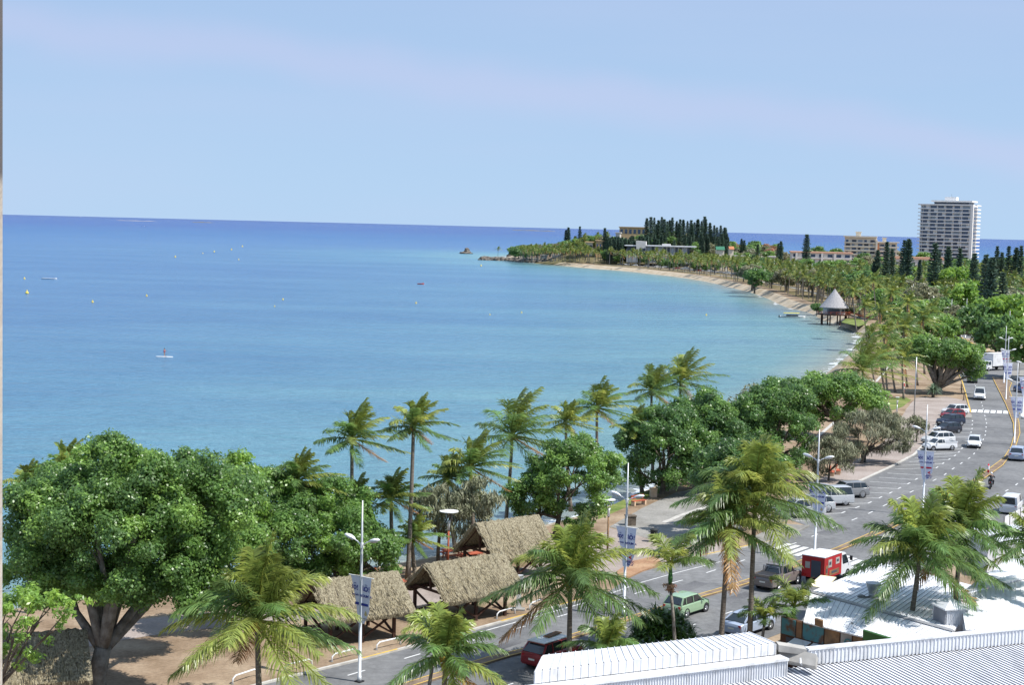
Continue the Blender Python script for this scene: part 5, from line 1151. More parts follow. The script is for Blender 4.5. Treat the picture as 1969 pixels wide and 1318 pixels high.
panel('sign_box', 'sign_brown', [G(1568, 1189, 3.9), G(1583, 1193, 3.9), G(1583, 1206, 3.35), G(1568, 1201, 3.35)], kb, o, .1)
eo = G(1678, 1157, 3.55)
mb = MB(); mb.tube([eo + Vector((0, 0, -.1)), eo + Vector((0, 0, .45)), eo + Vector((0, 0, .5)), eo + Vector((0, 0, 1.2))], [.28, .28, .26, .5], 14, cap=True); mb.build('extractor_cowl', 'steel', kb, o, smooth=False)
mb = MB(); mb.ball(eo + Vector((-.75, -.15, .15)), .34, 10, .9); mb.tube([eo + Vector((-.9, -.15, .15)), eo + Vector((0, 0, .2))], .16, 8); mb.build('extractor_fan', 'soot', kb, o)
for k, (x, y) in enumerate([(1640, 1160), (1652, 1165)]): panel('soot_stain', 'soot', [G(x, y, 3.82 + .02), G(x + 6, y + 2, 3.84), G(x - 12, y + 37, 3.42), G(x - 16, y + 36, 3.42)], kb, o, .01)
# big right hand roof, pavilion and fence
o = G(1940, 1150, 0); rb = empty('metal_roofed_building', o, 'big plain white roof on the right behind the dark trunked palm', 'building')
q = [G(1857, 1212, 4.3), G(1846, 1146, 4.9), G(1980, 1050, 4.9), G(2120, 1080, 4.9), G(2120, 1215, 4.3)]
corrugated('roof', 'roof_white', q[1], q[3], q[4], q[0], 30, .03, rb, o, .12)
panel('upper_roof', 'roof_white', [q[1] + Vector((0, 0, .05)), q[2] + Vector((0, 0, .05)), q[3] + Vector((0, 0, .05))], rb, o, .1)
mb = MB(); mb.slab([(p.x, p.y) for p in (q[0], q[4], q[3], q[2], q[1])], 0, 4.0); mb.build('wall', 'white_metal', rb, o)
o = G(1826, 1235, 0); pv = empty('roof_pavilion', o, 'little corrugated white pavilion with pyramid roof between the palms', 'roof housing')
c = G(1826, 1205, 3.6); hx = 27.5 * c.y / F; mb = MB()
for i in range(4):
    a0 = math.pi / 4 + i * math.pi / 2 + .25; a1 = a0 + math.pi / 2; A_ = c + Vector((math.cos(a0), math.sin(a0), 0)) * hx * 1.2; B_ = c + Vector((math.cos(a1), math.sin(a1), 0)) * hx * 1.2
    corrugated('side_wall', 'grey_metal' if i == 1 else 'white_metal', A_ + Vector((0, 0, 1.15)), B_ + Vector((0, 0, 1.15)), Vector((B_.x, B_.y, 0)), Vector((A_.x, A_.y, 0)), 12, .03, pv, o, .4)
mb.loft([[c + Vector((math.cos(math.pi / 4 + i * math.pi / 2 + .25) * r_, math.sin(math.pi / 4 + i * math.pi / 2 + .25) * r_, z)) for i in range(4)] for r_, z in ((hx * 1.38, 1.16), (hx * 1.38, 1.24), (.05, 1.75))]); mb.build('roof', 'white_metal', pv, o)
o = G(1915, 1040, 0); sb = empty('metal_roofed_building', o, 'small white lean to roofs glimpsed behind the right palms', 'building')
q = [G(1868, 1012, 2.8), G(1925, 1004, 3.3), G(1985, 1010, 3.3), G(1985, 1040, 2.8), G(1900, 1050, 2.6)]
corrugated('roof', 'white_metal', q[0], q[2], q[3], q[4], 26, .04, sb, o, .35); mb = MB(); mb.slab([(p.x, p.y) for p in (q[4], q[3], q[2], q[0])], 0, 2.5); mb.build('wall', 'white_metal', sb, o)
o = G(1950, 1010, 0); fn = empty('panel_fence', o, 'white panel fence beside the rear of the white delivery van', 'fence')
f0, f1 = G(1930, 1022), G(1990, 990)
for i in range(6):
    a = f0.lerp(f1, i / 6); b_ = f0.lerp(f1, (i + .94) / 6); panel('panel', 'white_metal', [a, b_, b_ + Vector((0, 0, 1.3)), a + Vector((0, 0, 1.3))], fn, o, .05)
    mb = MB(); mb.beam(a, a + Vector((0, 0, 1.45)), .1); mb.build('post', 'steel', fn, o)
# balcony wall edge beside the viewer
e = V(4.8, 700, 2.4); wl = empty('balcony_wall', (e.x - .25, 2.2, 20), 'narrow cream plaster wall edge along the left border', 'wall'); mb = MB(); mb.box((0, 0, 7), (.5, .4, 18)); mb.build('plaster_face', 'plaster', wl); mb = MB(); mb.box((-1.3 - (e.x - .25), -.7, 28.4 - 20), (2.6, 3.2, .2)); mb.build('added_shade_slab', 'plaster', wl)  # slab overhead is out of view, added to shade the upper wall

# ---- rock jetty, islet, far islands (lumpy single surfaces)
def lumpy(name, P, w, h, m, label, cat, kind=None, seg=10, amp=.35, scale=.6):
    mb = MB(); rings = []; n = len(P)
    for i, p in enumerate(P):
        d = (P[min(i + 1, n - 1)] - P[max(i - 1, 0)]); d.z = 0; d.normalize(); nn = Vector((d.y, -d.x, 0)); e_ = min(1, i / 3 + .25, (n - 1 - i) / 3 + .25); r_ = []
        for j in range(seg + 1):
            a = math.pi * j / seg; q = p + nn * (w * e_ * math.cos(a)) + Vector((0, 0, h * e_ * math.sin(a)))
            k = mnoise.noise(q * scale) + .5 * mnoise.noise(q * scale * 2.3); r_.append(q + (nn * math.cos(a) + Vector((0, 0, 1)) * math.sin(a)) * amp * k * 2)
        rings.append(r_)
    mb.loft(rings, cap=True, closed=False); ob = mb.build(name, m, origin=tuple(P[0])); tag(ob, label, cat, None, kind); return ob
jt = resample(smooth_line([G(919, 500, SEA), G(950, 501, SEA), G(985, 502.5, SEA), G(1020, 505, SEA), G(1056, 507, SEA)], 4), 1.3)
lumpy('rock_jetty', [Vector((p.x, p.y, SEA - .2)) for p in jt], 5.5, 3.0, 'rock', 'long low jetty of brown boulders running out from the point', 'jetty', amp=.7, scale=.45)
def rockball(name, c, r, h, label, seed, cat='rock'):
    mb = MB(); n = 16; rings = []
    for i in range(9):
        a = math.pi / 2 * i / 8; rings.append([c + Vector((r * math.cos(a) * math.cos(2 * math.pi * j / n), r * math.cos(a) * math.sin(2 * math.pi * j / n), h * math.sin(a))) * 1.0 + (lambda t: Vector((math.cos(2 * math.pi * j / n), math.sin(2 * math.pi * j / n), .3)) * t)(mnoise.noise(Vector((i * .5, j * .7, seed))) * r * .35) for j in range(n)])
    mb.loft(rings); ob = mb.build(name, 'rock', origin=tuple(c)); tag(ob, label, cat); return ob
c = G(896, 488, SEA); rockball('rock_islet', c, 6.5, 2.4, 'broad low rock islet standing alone in the sea left of the point', 3)
rockball('boulder', c + Vector((1.0, 0, 1.8)), 3.0, 4.2, 'tall pale boulder on top of the rock islet', 5)
for i, (x, y, r_, l) in enumerate([(985, 495, 6, 'brown rocky mound at the left tip of the point'), (1003, 490, 9, 'rocky bank behind the left end of the jetty'), (1025, 489, 9, 'rocky bank behind the middle of the jetty')]): rockball('rock_mound', G(x, y, SEA), r_, 3.6, l, 9 + i)
mb = MB(); sw = px_line([(1042, 507), (1060, 508), (1076, 504.5)], SEA)
for i in range(2): mb.beam(sw[i] + Vector((0, 0, 1.6)), sw[i + 1] + Vector((0, 0, 1.6)), 1.2, 3.4)
tag(mb.build('sea_wall', 'rock', origin=tuple(sw[0])), 'dark sea wall where the beach meets the jetty', 'wall')
b0 = V(957, 500, 1345); far_palm(b0.x, 1345, 7.5, 'single small palm standing on the rock jetty', None)
for i, (x0, x1, y) in enumerate([(370, 408, 423.6), (985, 1068, 438.4), (225, 300, 420.2)]):
    D = 11000; a = V(x0, y, D); b_ = V(x1, y, D); mb = MB(); n = 14
    mb.loft([[(a.x + (b_.x - a.x) * t, D - 60, SEA - 1), (a.x + (b_.x - a.x) * t, D, SEA + (3.5 if i < 2 else 1.8) * math.sin(math.pi * min(max(t, .03), .97)) ** .4 * (1 + .3 * math.sin(t * 17))), (a.x + (b_.x - a.x) * t, D + 200, SEA - 1)] for t in [k / n for k in range(n + 1)]])
    ob = mb.build('island', 'hill_soil' if i < 2 else 'sand'); tag(ob, kind='structure')
# ------------------------------------------------------------------ vehicles
def wheel(root, x, y, r, w=.22):
    s = 1 if y > 0 else -1
    t = MB(); t.cyl((x, y - s * w / 2, r), r, w, 18, axis='y'); wo = t.build('wheel', 'tyre', root)
    k = MB(); k.tube([(x, y - s * .02, r), (x, y + s * .012, r)], [r * .64, r * .6], 12)
    for i in range(5): a = i * 2 * math.pi / 5; k.box((x + math.cos(a) * r * .33, y + s * .02, r + math.sin(a) * r * .33), (r * .5, .02, r * .16), 0, 0, -a)
    k.build('rim', 'rim', wo)
SPEC = dict( # L, W, H, belt, hood z, windscreen base, roof front, roof rear, glass rear base, clearance, wheel r, front axle, rear axle, rear deck z
    hatch=(3.95, 1.70, 1.48, .92, .86, .98, .35, -1.45, -1.85, .22, .30, 1.22, -1.25, .92),
    suv=(4.45, 1.84, 1.66, 1.05, 1.02, 1.05, .45, -1.65, -2.12, .28, .35, 1.36, -1.32, 1.05),
    sedan=(4.55, 1.76, 1.44, .92, .84, 1.05, .35, -1.15, -1.85, .22, .31, 1.38, -1.35, .95),
    van=(4.95, 1.90, 1.95, 1.12, 1.05, 1.85, 1.05, -2.25, -2.42, .26, .33, 1.62, -1.45, 1.12),
    minivan=(5.0, 1.92, 1.93, 1.10, 1.02, 1.70, .85, -2.15, -2.42, .24, .34, 1.58, -1.45, 1.1),
    smallvan=(4.2, 1.72, 1.82, 1.02, .95, 1.20, .62, -1.98, -2.06, .22, .30, 1.30, -1.35, 1.02),
    pickup=(5.15, 1.82, 1.80, 1.12, 1.08, 1.15, .55, -.62, -.88, .32, .38, 1.58, -1.52, 1.12),
    smallpickup=(4.4, 1.66, 1.50, .95, .90, 1.15, .55, -.28, -.42, .24, .30, 1.42, -1.35, .98))
def car(kind, pt):
    L, W, H, zb, zh, xw, xf, xr, xg, cl, wr, ax, rx, zd = SPEC[kind]; hw = W / 2; root = empty('car', (0, 0, 0), 'car', 'car')
    f = L / 2; P = 'paint_' + pt
    # lower body: one skin of rings along the length
    st = [(-f, .80, cl + .18, zd - .22), (-f + .06, .93, cl + .05, zd - .08), (-f + .30, 1.0, cl, zd), (xg, 1.0, cl, zd), (rx - .42, 1.0, cl, max(zb, zd)), (rx, 1.02, cl + .02, zb), (rx + .42, 1.0, cl, zb), (0, 1.0, cl, zb), (xw, 1.0, cl, zb), (ax - .1, 1.01, cl, (zb + zh) / 2), (ax + .42, .98, cl, zh - .02), (f - .35, .93, cl, zh - .10), (f - .08, .82, cl + .05, zh - .24), (f, .70, cl + .14, zh - .36)]
    st.sort(key=lambda s: s[0])
    rings = []
    for x, k, z0, z1 in st:
        w = hw * k; m_ = z0 + (z1 - z0) * .45
        rings.append([(x, -w * .86, z0), (x, -w, z0 + .10), (x, -w, m_), (x, -w * .955, z1 - .05), (x, -w * .88, z1), (x, 0, z1 + .035), (x, w * .88, z1), (x, w * .955, z1 - .05), (x, w, m_), (x, w, z0 + .10), (x, w * .86, z0)])
    mb = MB(); mb.loft(rings)
    roof_w = hw * .78
    isvan = kind in ('van', 'smallvan'); 
    # roof panel and pillars
    mb.loft([[(x, -roof_w * k, H - .07 + dz), (x, -roof_w * .86 * k, H - .015 + dz), (x, 0, H + .015 + dz), (x, roof_w * .86 * k, H - .015 + dz), (x, roof_w * k, H - .07 + dz), (x, 0, H - .10 + dz)] for x, k, dz in ((xf + .05, .96, -.03), (xf - .25, 1.0, 0), ((xf + xr) / 2, 1.0, .01), (xr + .25, 1, -.01), (xr - .04, .96, -.05))])
    for s in (-1, 1):
        mb.beam((xw - .02, s * hw * .86, zb + .0), (xf, s * roof_w * .96, H - .07), .08, .06)
        mb.beam((xg + .04, s * hw * .86, zd), (xr, s * roof_w * .95, H - .08), .10 if not isvan else .2, .1)
        xm = xf - .62 if kind not in ('smallpickup',) else xr + .35
        mb.beam((xm - .03, s * (hw * .885), zb), (xm - .06, s * (roof_w + .0), H - .07), .07, .05)
        if kind in ('suv', 'minivan', 'sedan', 'hatch', 'pickup') : mb.beam((xm - .95, s * (hw * .885), zb), (xm - .95, s * roof_w, H - .07), .07, .05)
        if isvan: mb.add([(xg + .05, s * hw * .9, zb - .02), (xm - .15, s * hw * .9, zb - .02), (xm - .18, s * (roof_w + .012), H - .07), (xr + .02, s * (roof_w + .012), H - .07)], [(0, 1, 2, 3)])
    if isvan: # closed load bay
        mb.box(((xg + xm) / 2, 0, (zb + H) / 2 - .05), (xm - xg - .3, W * .80, H - zb - .1))
    if kind in ('pickup', 'smallpickup'): # bed sides stand above the bed floor
        for s in (-1, 1): mb.box(((-f + xg) / 2 + .02, s * (hw * .93), zd + .06), (f + xg - .06, .07, .16))
        mb.box((-f + .06, 0, zd + .06), (.06, W * .86, .16))
    mb.build('body', P, root)
    if kind == 'pickup': b2 = MB(); b2.box(((-f + xg) / 2, 0, zd + .07), (f + xg - .2, W * .82, .05)); b2.build('bed_cover', 'plastic_black', root); b2 = MB(); b2.tube([(xg - .3, -hw * .8, zd), (xg - .3, -hw * .7, H - .1), (xg - .3, hw * .7, H - .1), (xg - .3, hw * .8, zd)], .035, 6); b2.build('roll_bar', 'rim', root)
    if kind == 'smallpickup': b2 = MB(); b2.box(((-f + xg) / 2, 0, zd + .03), (f + xg - .2, W * .8, .03)); b2.build('bed_floor', 'paint_grey', root)
    def g(name, pts): q = MB(); q.quad(*pts); q.build(name, 'car_glass', root)
    gw, gr = hw * .85, roof_w * .93
    g('windscreen', [(xw, -gw, zb + .02), (xw, gw, zb + .02), (xf + .03, gr, H - .09), (xf + .03, -gr, H - .09)])
    g('rear_window', [(xg - .0 , -gw, zd + .05), (xg, gw, zd + .05), (xr - .03, gr, H - .1), (xr - .03, -gr, H - .1)])
    for s in (-1, 1):
        xe = xg + .12 if not isvan else xm
        xt = xr + .06 if not isvan else xm - .03
        g('side_window', [(xe, s * (hw * .872), zb + .03), (xw - .06, s * (hw * .872), zb + .03), (xf - .03, s * (roof_w * .985), H - .09), (xt, s * (roof_w * .985), H - .09)])
    q = MB(); q.box(((xg + xw) / 2 - .1, 0, zb + .02), (xw - xg - .5, W * .74, .06)); q.build('interior', 'plastic_black', root)
    for s in (-1, 1):
        q = MB(); q.box((f - .16, s * hw * .62, zh - .30), (.22, hw * .34, .15), s * -.35); q.build('headlight', 'head_glass', root)
        q = MB(); q.box((-f + .07, s * hw * .74, (zd + cl) / 2 + .16), (.12, hw * .2, .26)); q.build('tail_light', 'tail_red', root)
        q = MB(); q.box((xw - .28, s * (hw + .07), zb + .08), (.12, .16, .12)); q.build('mirror', P, root)
        wheel(root, ax, s * (hw + .005), wr); wheel(root, rx, s * (hw + .005), wr)
        for x in (ax, rx): q = MB(); q.cyl((x, s * (hw * .93), wr + .03), wr + .06, .14, 16, axis='y'); q.build('wheel_arch', 'plastic_black', root)
    q = MB(); q.box((f - .05, 0, zh - .42), (.10, W * .46, .13)); q.build('grille', 'plastic_black', root)
    q = MB(); q.box((f - .06, 0, cl + .12), (.14, W * .74, .12)); q.build('bumper', 'plastic_black', root)
    for x in (f - .005, -f - .005): q = MB(); q.box((x, 0, cl + .26 if x > 0 else (zd + cl) / 2 + .02), (.03, .46, .11)); q.build('number_plate', 'plate', root)
    return root
def put_car(kind, pt, px, py, d, label, group=None, cat='car', name='car', z=.02):
    p = G(px, py, 0); o = place('car_%s_%s' % (kind, pt), lambda: car(kind, pt), (p.x, p.y, z), math.atan2(d.y, d.x), label, cat, group)
    o.name = name; return o
def dirpx(a, b_): return (G(*b_) - G(*a)).normalized()
slot = dirpx((1760, 924), (1672, 927)); up = dirpx((1454, 1140), (1530, 1113))
put_car('pickup', 'taupe', 1496, 1128, up, 'dark taupe double cab pickup waiting behind the red box truck', None, 'pickup truck', 'pickup_truck')
put_car('hatch', 'mint', 1320, 1180, dirpx((1250, 1202), (1340, 1173)), 'pale mint green hatchback passing the strap leaf bush')
put_car('sedan', 'pale_blue', 1440, 1215, dirpx((1380, 1235), (1470, 1205)), 'pale blue silver sedan behind the tall palm trunks')
m_suv = put_car('suv', 'red', 1064, 1277, dirpx((1010, 1298), (1100, 1268)), 'maroon suv with white roof and orange board on top, left of the metal roof end')
q = MB(); q.box((-.6, 0, 1.70), (2.5, 1.34, .05)); q.build('roof_panel', 'paint_white', m_suv); q = MB(); q.box((.1, .2, 1.77), (1.5, .45, .05), .1); q.build('roof_board', 'box_orange', m_suv); del PROTO['car_suv_red']
put_car('minivan', 'silver', 1592, 972, slot, 'silver minivan parked in the slanted bays, nearest the banner pole', None, 'minivan', 'minivan')
put_car('suv', 'grey', 1628, 957, slot, 'silver grey coupe suv parked right of the minivan')
put_car('suv', 'silver', 1560, 985, slot, 'silver suv hidden behind banner and palm fronds')
put_car('pickup', 'silver', 1535, 995, slot, 'silver pickup at the near end of the bays behind the fronds', None, 'pickup truck', 'pickup_truck')
put_car('smallpickup', 'white', 1806, 866, dirpx((1861, 864), (1785, 866)), 'small white pickup parked with its open bed toward the road', None, 'pickup truck', 'pickup_truck')
put_car('suv', 'white', 1803, 855, dirpx((1861, 855), (1785, 858)), 'white suv parked behind the small white pickup')
put_car('hatch', 'black', 1822, 833, dirpx((1868, 832), (1790, 836)), 'black small car parked between white suv and navy car')
put_car('suv', 'navy', 1827, 819, dirpx((1868, 818), (1790, 823)), 'navy suv parked beyond the black small car')
put_car('hatch', 'red', 1831, 806, dirpx((1868, 805), (1800, 809)), 'dark red hatchback with bonnet in shade beyond the navy suv')
put_car('suv', 'white', 1836, 799, dirpx((1868, 798), (1800, 802)), 'white car farthest in the slanted bays, behind the red one')
dn = dirpx((1884, 745), (1884, 790)); put_car('hatch', 'white', 1873, 860, dirpx((1880, 840), (1868, 880)), 'white hatchback driving toward the camera by the bays')
put_car('van', 'white', 1883, 768, dn, 'white van driving toward the camera before the far crossing', None, 'van', 'van')
put_car('suv', 'navy', 1869, 736, dirpx((1864, 722), (1873, 752)), 'dark navy suv driving down behind the white van')
put_car('suv', 'pale_blue', 1956, 884, dirpx((1940, 915), (1966, 862)), 'pale blue silver suv seen from behind at the right edge')
put_car('smallvan', 'white', 1945, 985, dirpx((1925, 1000), (1967, 960)), 'white delivery van seen from behind beside the panel fence', None, 'van', 'van')
put_car('van', 'white', 1842, 650, dirpx((1838, 635), (1848, 668)), 'white van coming out of the shaded road by the car park', None, 'van', 'van')
put_car('suv', 'silver', 1845, 637, dirpx((1828, 634), (1862, 640)), 'silver suv crossing behind the oncoming white van')
for i, (kd, pt, x, y, l) in enumerate([('hatch', 'navy', 1862, 643, 'dark car first in the car park row'), ('sedan', 'navy', 1871, 647, 'navy sedan second in the car park row'), ('minivan', 'silver', 1881, 652, 'silver people carrier third in the car park row'), ('sedan', 'silver', 1893, 659, 'silver sedan fourth in the car park row'), ('hatch', 'white', 1918, 652, 'white hatchback in the shade right of the lamp'), ('sedan', 'black', 1925, 640, 'black sedan in the shade of the car park'), ('hatch', 'silver', 1948, 655, 'silver hatchback at the right of the car park'), ('hatch', 'white', 1822, 640, 'white hatchback beside the brown verge'), ('suv', 'blue', 1968, 755, 'dark blue car cut by the right edge beyond the banners')]):
    put_car(kd, pt, x, y, dirpx((1900, 660), (1872, 656)), l)
def truck(label, box_m, Lb, Wb, Hb, cabm, key, art=None, zb=.95):
    root = empty('box_truck', (0, 0, 0), label, 'truck')
    q = MB(); q.box((-Lb / 2 + .3, 0, zb + Hb / 2), (Lb, Wb, Hb)); q.build('cargo_box', box_m, root)
    q = MB(); q.box((-Lb / 2 + .3, 0, zb + Hb + .03), (Lb + .06, Wb + .06, .05)); q.build('box_roof', 'white_metal', root)
    q = MB(); q.box((-Lb / 2 + .8, 0, zb - .23), (Lb + 1.4, .9, .22)); q.build('chassis', 'plastic_black', root)
    w = Wb / 2 - .08; c0 = .45; rings = []
    for x, zt in ((c0, 1.95), (c0 + .1, 2.1), (c0 + .75, 2.12), (c0 + 1.0, 2.0), (c0 + 1.45, 1.25), (c0 + 1.75, 1.12), (c0 + 1.85, .8)):
        rings.append([(x, -w, .45), (x, -w, min(1.2, zt)), (x, -w * .88, zt), (x, w * .88, zt), (x, w, min(1.2, zt)), (x, w, .45)])
    q = MB(); q.loft(rings); q.build('cab', cabm, root)
    q = MB(); q.quad((c0 + 1.06, -w * .84, 1.92), (c0 + 1.46, -w * .92, 1.28), (c0 + 1.46, w * .92, 1.28), (c0 + 1.06, w * .84, 1.92)); q.build('windscreen', 'car_glass', root)
    for s in (-1, 1):
        q = MB(); q.add([(c0 + .25, s * (w * 1.005), 1.25), (c0 + 1.3, s * (w * 1.005), 1.25), (c0 + .95, s * w * .91, 1.95), (c0 + .25, s * w * .91, 1.95)], [(0, 1, 2, 3)]); q.build('side_window', 'car_glass', root)
        wheel(root, c0 + 1.15, s * (w + .02), .38, .26); wheel(root, -Lb + 1.3, s * (w + .02), .38, .3)
        q = MB(); q.box((c0 + 1.84, s * w * .7, .85), (.08, .3, .18)); q.build('headlight', 'head_glass', root)
        q = MB(); q.box((-Lb + .27, s * w * .8, .78), (.06, .25, .14)); q.build('tail_light', 'tail_red', root)
        q = MB(); q.box((c0 + 1.35, s * (w + .18), 1.6), (.08, .22, .36)); q.build('mirror', 'plastic_black', root)
    if art: art(root, Lb, Wb, Hb)
    return root
def ftruck(root, Lb, Wb, Hb):
    w = Wb / 2 + .012
    q = MB(); q.box((-Lb + .29, -.25, .6 + Hb * .42), (.03, .8, Hb * .8)); q.build('rear_opening', 'dark_facade', root)
    for x, z, a, b_, m_ in ((-.45, 1.75, .65, .5, 'beige_panel'), (-1.75, 1.7, .6, .6, 'beige_panel'), (-1.0, .95, 1.7, .4, 'box_orange'), (-2.3, 1.2, .4, .8, 'box_orange')):
        q = MB(); q.box((x, -w, z), (a, .02, b_)); o = q.build('side_picture', m_, root)
        q = MB(); q.box((x, -w - .014, z + .02), (a * .55, .02, b_ * .4)); q.build('picture_detail', 'dark_facade', o)
    for y in (.45,): q = MB(); q.box((-Lb + .285, y, 1.55), (.02, .4, .5)); q.build('side_picture', 'beige_panel', root)
p = G(1592, 1116); t = truck('red food box truck with white roof and open dark back', 'box_red', 3.0, 1.9, 1.65, 'paint_white', 'f', ftruck, .6); t.location = (p.x, p.y, .02); t.rotation_euler = (0, 0, math.atan2(up.y, up.x))
p = G(1901, 713); d = dirpx((1940, 712), (1880, 716)); t = truck('plain white box truck crossing the junction, cab under the banyan', 'white_metal', 5.4, 2.3, 2.5, 'paint_white', 'w'); t.location = (p.x, p.y, .02); t.rotation_euler = (0, 0, math.atan2(d.y, d.x))
q = MB(); a = G(1556, 1146); root = empty('canvas_canopy', a, 'cream canvas canopy between the red truck and the kiosk roof', 'canopy')
panel('canvas', 'cream_canvas', [G(1555, 1128, 2.5), G(1578, 1108, 2.7), G(1608, 1112, 2.6), G(1588, 1134, 2.4)], root, a, .05)
for x, y in ((1555, 1128), (1588, 1134), (1608, 1112), (1578, 1108)): g_ = G(x, y, 2.45); q = MB(); q.beam((g_.x, g_.y, 0), (g_.x, g_.y, 2.42), .06); q.build('pole', 'steel', root, a)
# far parked cars along the coast road
cars_kinds = [('hatch', 'white'), ('suv', 'white'), ('sedan', 'silver'), ('hatch', 'silver'), ('suv', 'white'), ('hatch', 'red'), ('sedan', 'black'), ('van', 'white'), ('suv', 'navy'), ('hatch', 'white')]
fr = resample(far_road, 4.4); k = 0
for i in range(4, len(fr) - 2):
    if random.random() < .50: continue
    d = (fr[i + 1] - fr[i - 1]).normalized(); nn = Vector((d.y, -d.x, 0)); kd, pt = cars_kinds[(i * 7) % 10]; p = fr[i] - nn * (9.6 + rnd(-.4, .4)); h = -nn + d * .5
    o = place('car_%s_%s' % (kd, pt), lambda: car(kd, pt), (p.x, p.y, .03), math.atan2(h.y, h.x), 'small distant parked car along the beachfront road', 'car', 'distant cars parked along the beachfront road'); k += 1

# ---- person helper: one skinned body
def person(label, loc, joints, rad, cloth='cloth_pink', rz=0.0, hair='hair', group=None, extra=None):
    """joints: name -> point; one continuous skin, hair and clothes as children"""
    me = bpy.data.meshes.new('person'); names = list(joints); vs = [joints[n] for n in names]
    E = [('pelvis', 'chest'), ('chest', 'neck'), ('neck', 'head'), ('head', 'crown'), ('chest', 'sl'), ('sl', 'el'), ('el', 'hl'), ('chest', 'sr'), ('sr', 'er'), ('er', 'hr'), ('pelvis', 'kl0'), ('kl0', 'kl'), ('kl', 'al'), ('al', 'tl'), ('pelvis', 'kr0'), ('kr0', 'kr'), ('kr', 'ar'), ('ar', 'tr')]
    me.from_pydata(vs, [(names.index(a), names.index(b_)) for a, b_ in E], []); me.materials.append(MATS['skin'])
    import bmesh
    bm = bmesh.new(); bm.from_mesh(me); ly = bm.verts.layers.skin.verify()
    for v, n in zip(bm.verts, names):
        r_ = rad.get(n, .05); v[ly].radius = (r_, r_); v[ly].use_root = (n == 'pelvis')
    bm.to_mesh(me); bm.free()
    ob = bpy.data.objects.new('person', me); col.objects.link(ob)
    m_ = ob.modifiers.new('skin', 'SKIN'); ob.modifiers.new('sub', 'SUBSURF').levels = 1; ob.modifiers['sub'].render_levels = 1
    ob.location = loc; ob.rotation_euler = (0, 0, rz); tag(ob, label, 'person', group)
    H = Vector(joints['head']); q = MB(); q.ball(H + Vector((-.015, 0, .05)), .125, 10, 1.0); q.build('hair', hair, ob, smooth=True)
    c = Vector(joints['chest']); pv_ = Vector(joints['pelvis']); q = MB(); q.tube([pv_ - Vector((0, 0, .12)), pv_ + Vector((0, 0, .05)), pv_.lerp(c, .5), c, c + (c - pv_).normalized() * .08], [.17, .18, .155, .185, .12], 12); q.build('clothing', cloth, ob, smooth=True)
    return ob
RAD = dict(pelvis=.13, chest=.14, neck=.055, head=.095, crown=.07, sl=.06, sr=.06, el=.042, er=.042, hl=.032, hr=.032, kl0=.10, kr0=.10, kl=.065, kr=.065, al=.042, ar=.042, tl=.035, tr=.035)
def standing(arm=0.0):
    return dict(pelvis=(0, 0, .95), chest=(0, 0, 1.32), neck=(0, 0, 1.47), head=(.01, 0, 1.58), crown=(.0, 0, 1.68), sl=(0, .19, 1.40), el=(.08 + arm, .27, 1.14), hl=(.26 + arm, .2, .98 + arm), sr=(0, -.19, 1.40), er=(.08 + arm, -.27, 1.14), hr=(.26 + arm, -.2, 1.0 + arm),
                kl0=(0, .1, .86), kl=(.05, .14, .48), al=(0, .15, .08), tl=(.15, .16, .03), kr0=(0, -.1, .86), kr=(.05, -.14, .48), ar=(0, -.15, .08), tr=(.15, -.16, .03))
# paddle boarder
p = G(316, 687, SEA); bd = empty('paddle_board', (p.x, p.y, SEA + .02), 'white paddle board carrying a standing rider on the open sea', 'paddle board', None, 0)
q = MB(); q.loft([[(x, -w, .0), (x, -w * 1.02, .07), (x, -w * .6, .12), (x, w * .6, .12), (x, w * 1.02, .07), (x, w, 0)] for x, w in ((-1.75, .08), (-1.4, .26), (-.6, .38), (.4, .4), (1.2, .28), (1.65, .12), (1.8, .03))]); q.build('deck', 'boat_white', bd)
person('person in pink swimwear paddling while standing on the white board', (p.x, p.y, SEA + .14), standing(.1), RAD)
q = MB(); q.tube([(p.x + .42, p.y - .35, SEA - .2), (p.x + .3, p.y - .1, SEA + 1.75)], .02, 6); q.box((p.x + .44, p.y - .4, SEA - .1), (.2, .03, .4)); tag(q.build('paddle', 'plastic_black', origin=(p.x + .4, p.y - .3, SEA)), 'long paddle held by the standing rider', 'paddle')
# motorcycle and rider
mp_ = G(1905, 940); md = dirpx((1890, 965), (1922, 912)); mc = empty('motorcycle', (mp_.x, mp_.y, .02), 'black motorcycle carrying a rider along the near lane', 'motorcycle', None, math.atan2(md.y, md.x))
for x in (-.72, .72):
    q = MB(); n = 18; q.loft([[((.32 + .07 * math.cos(b_)) * math.cos(a) + x, .07 * math.sin(b_), .32 + (.32 + .07 * math.cos(b_)) * math.sin(a) + .05) for b_ in [j * math.pi / 3 for j in range(6)]] for a in [i * 2 * math.pi / n for i in range(n + 1)]], cap=False); w_ = q.build('wheel', 'tyre', mc); q = MB(); q.cyl((x, 0, .37), .22, .06, 12, axis='y'); q.build('rim', 'rim', w_)
q = MB(); q.loft([[(x, -w, z0), (x, -w * 1.1, (z0 + z1) / 2), (x, -w * .6, z1), (x, w * .6, z1), (x, w * 1.1, (z0 + z1) / 2), (x, w, z0)] for x, w, z0, z1 in ((-.85, .08, .72, .84), (-.5, .16, .60, .84), (-.1, .2, .42, .86), (.25, .2, .45, 1.0), (.5, .13, .55, .98), (.72, .06, .6, .9))]); q.build('body', 'paint_black', mc)
q = MB(); q.tube([(.42, -.36, 1.12), (.52, -.15, 1.08), (.52, .15, 1.08), (.42, .36, 1.12)], .02, 6); q.build('handlebar', 'steel', mc)
q = MB(); q.tube([(.55, 0, 1.0), (.74, 0, .40)], .05, 6); q.build('fork', 'steel', mc)
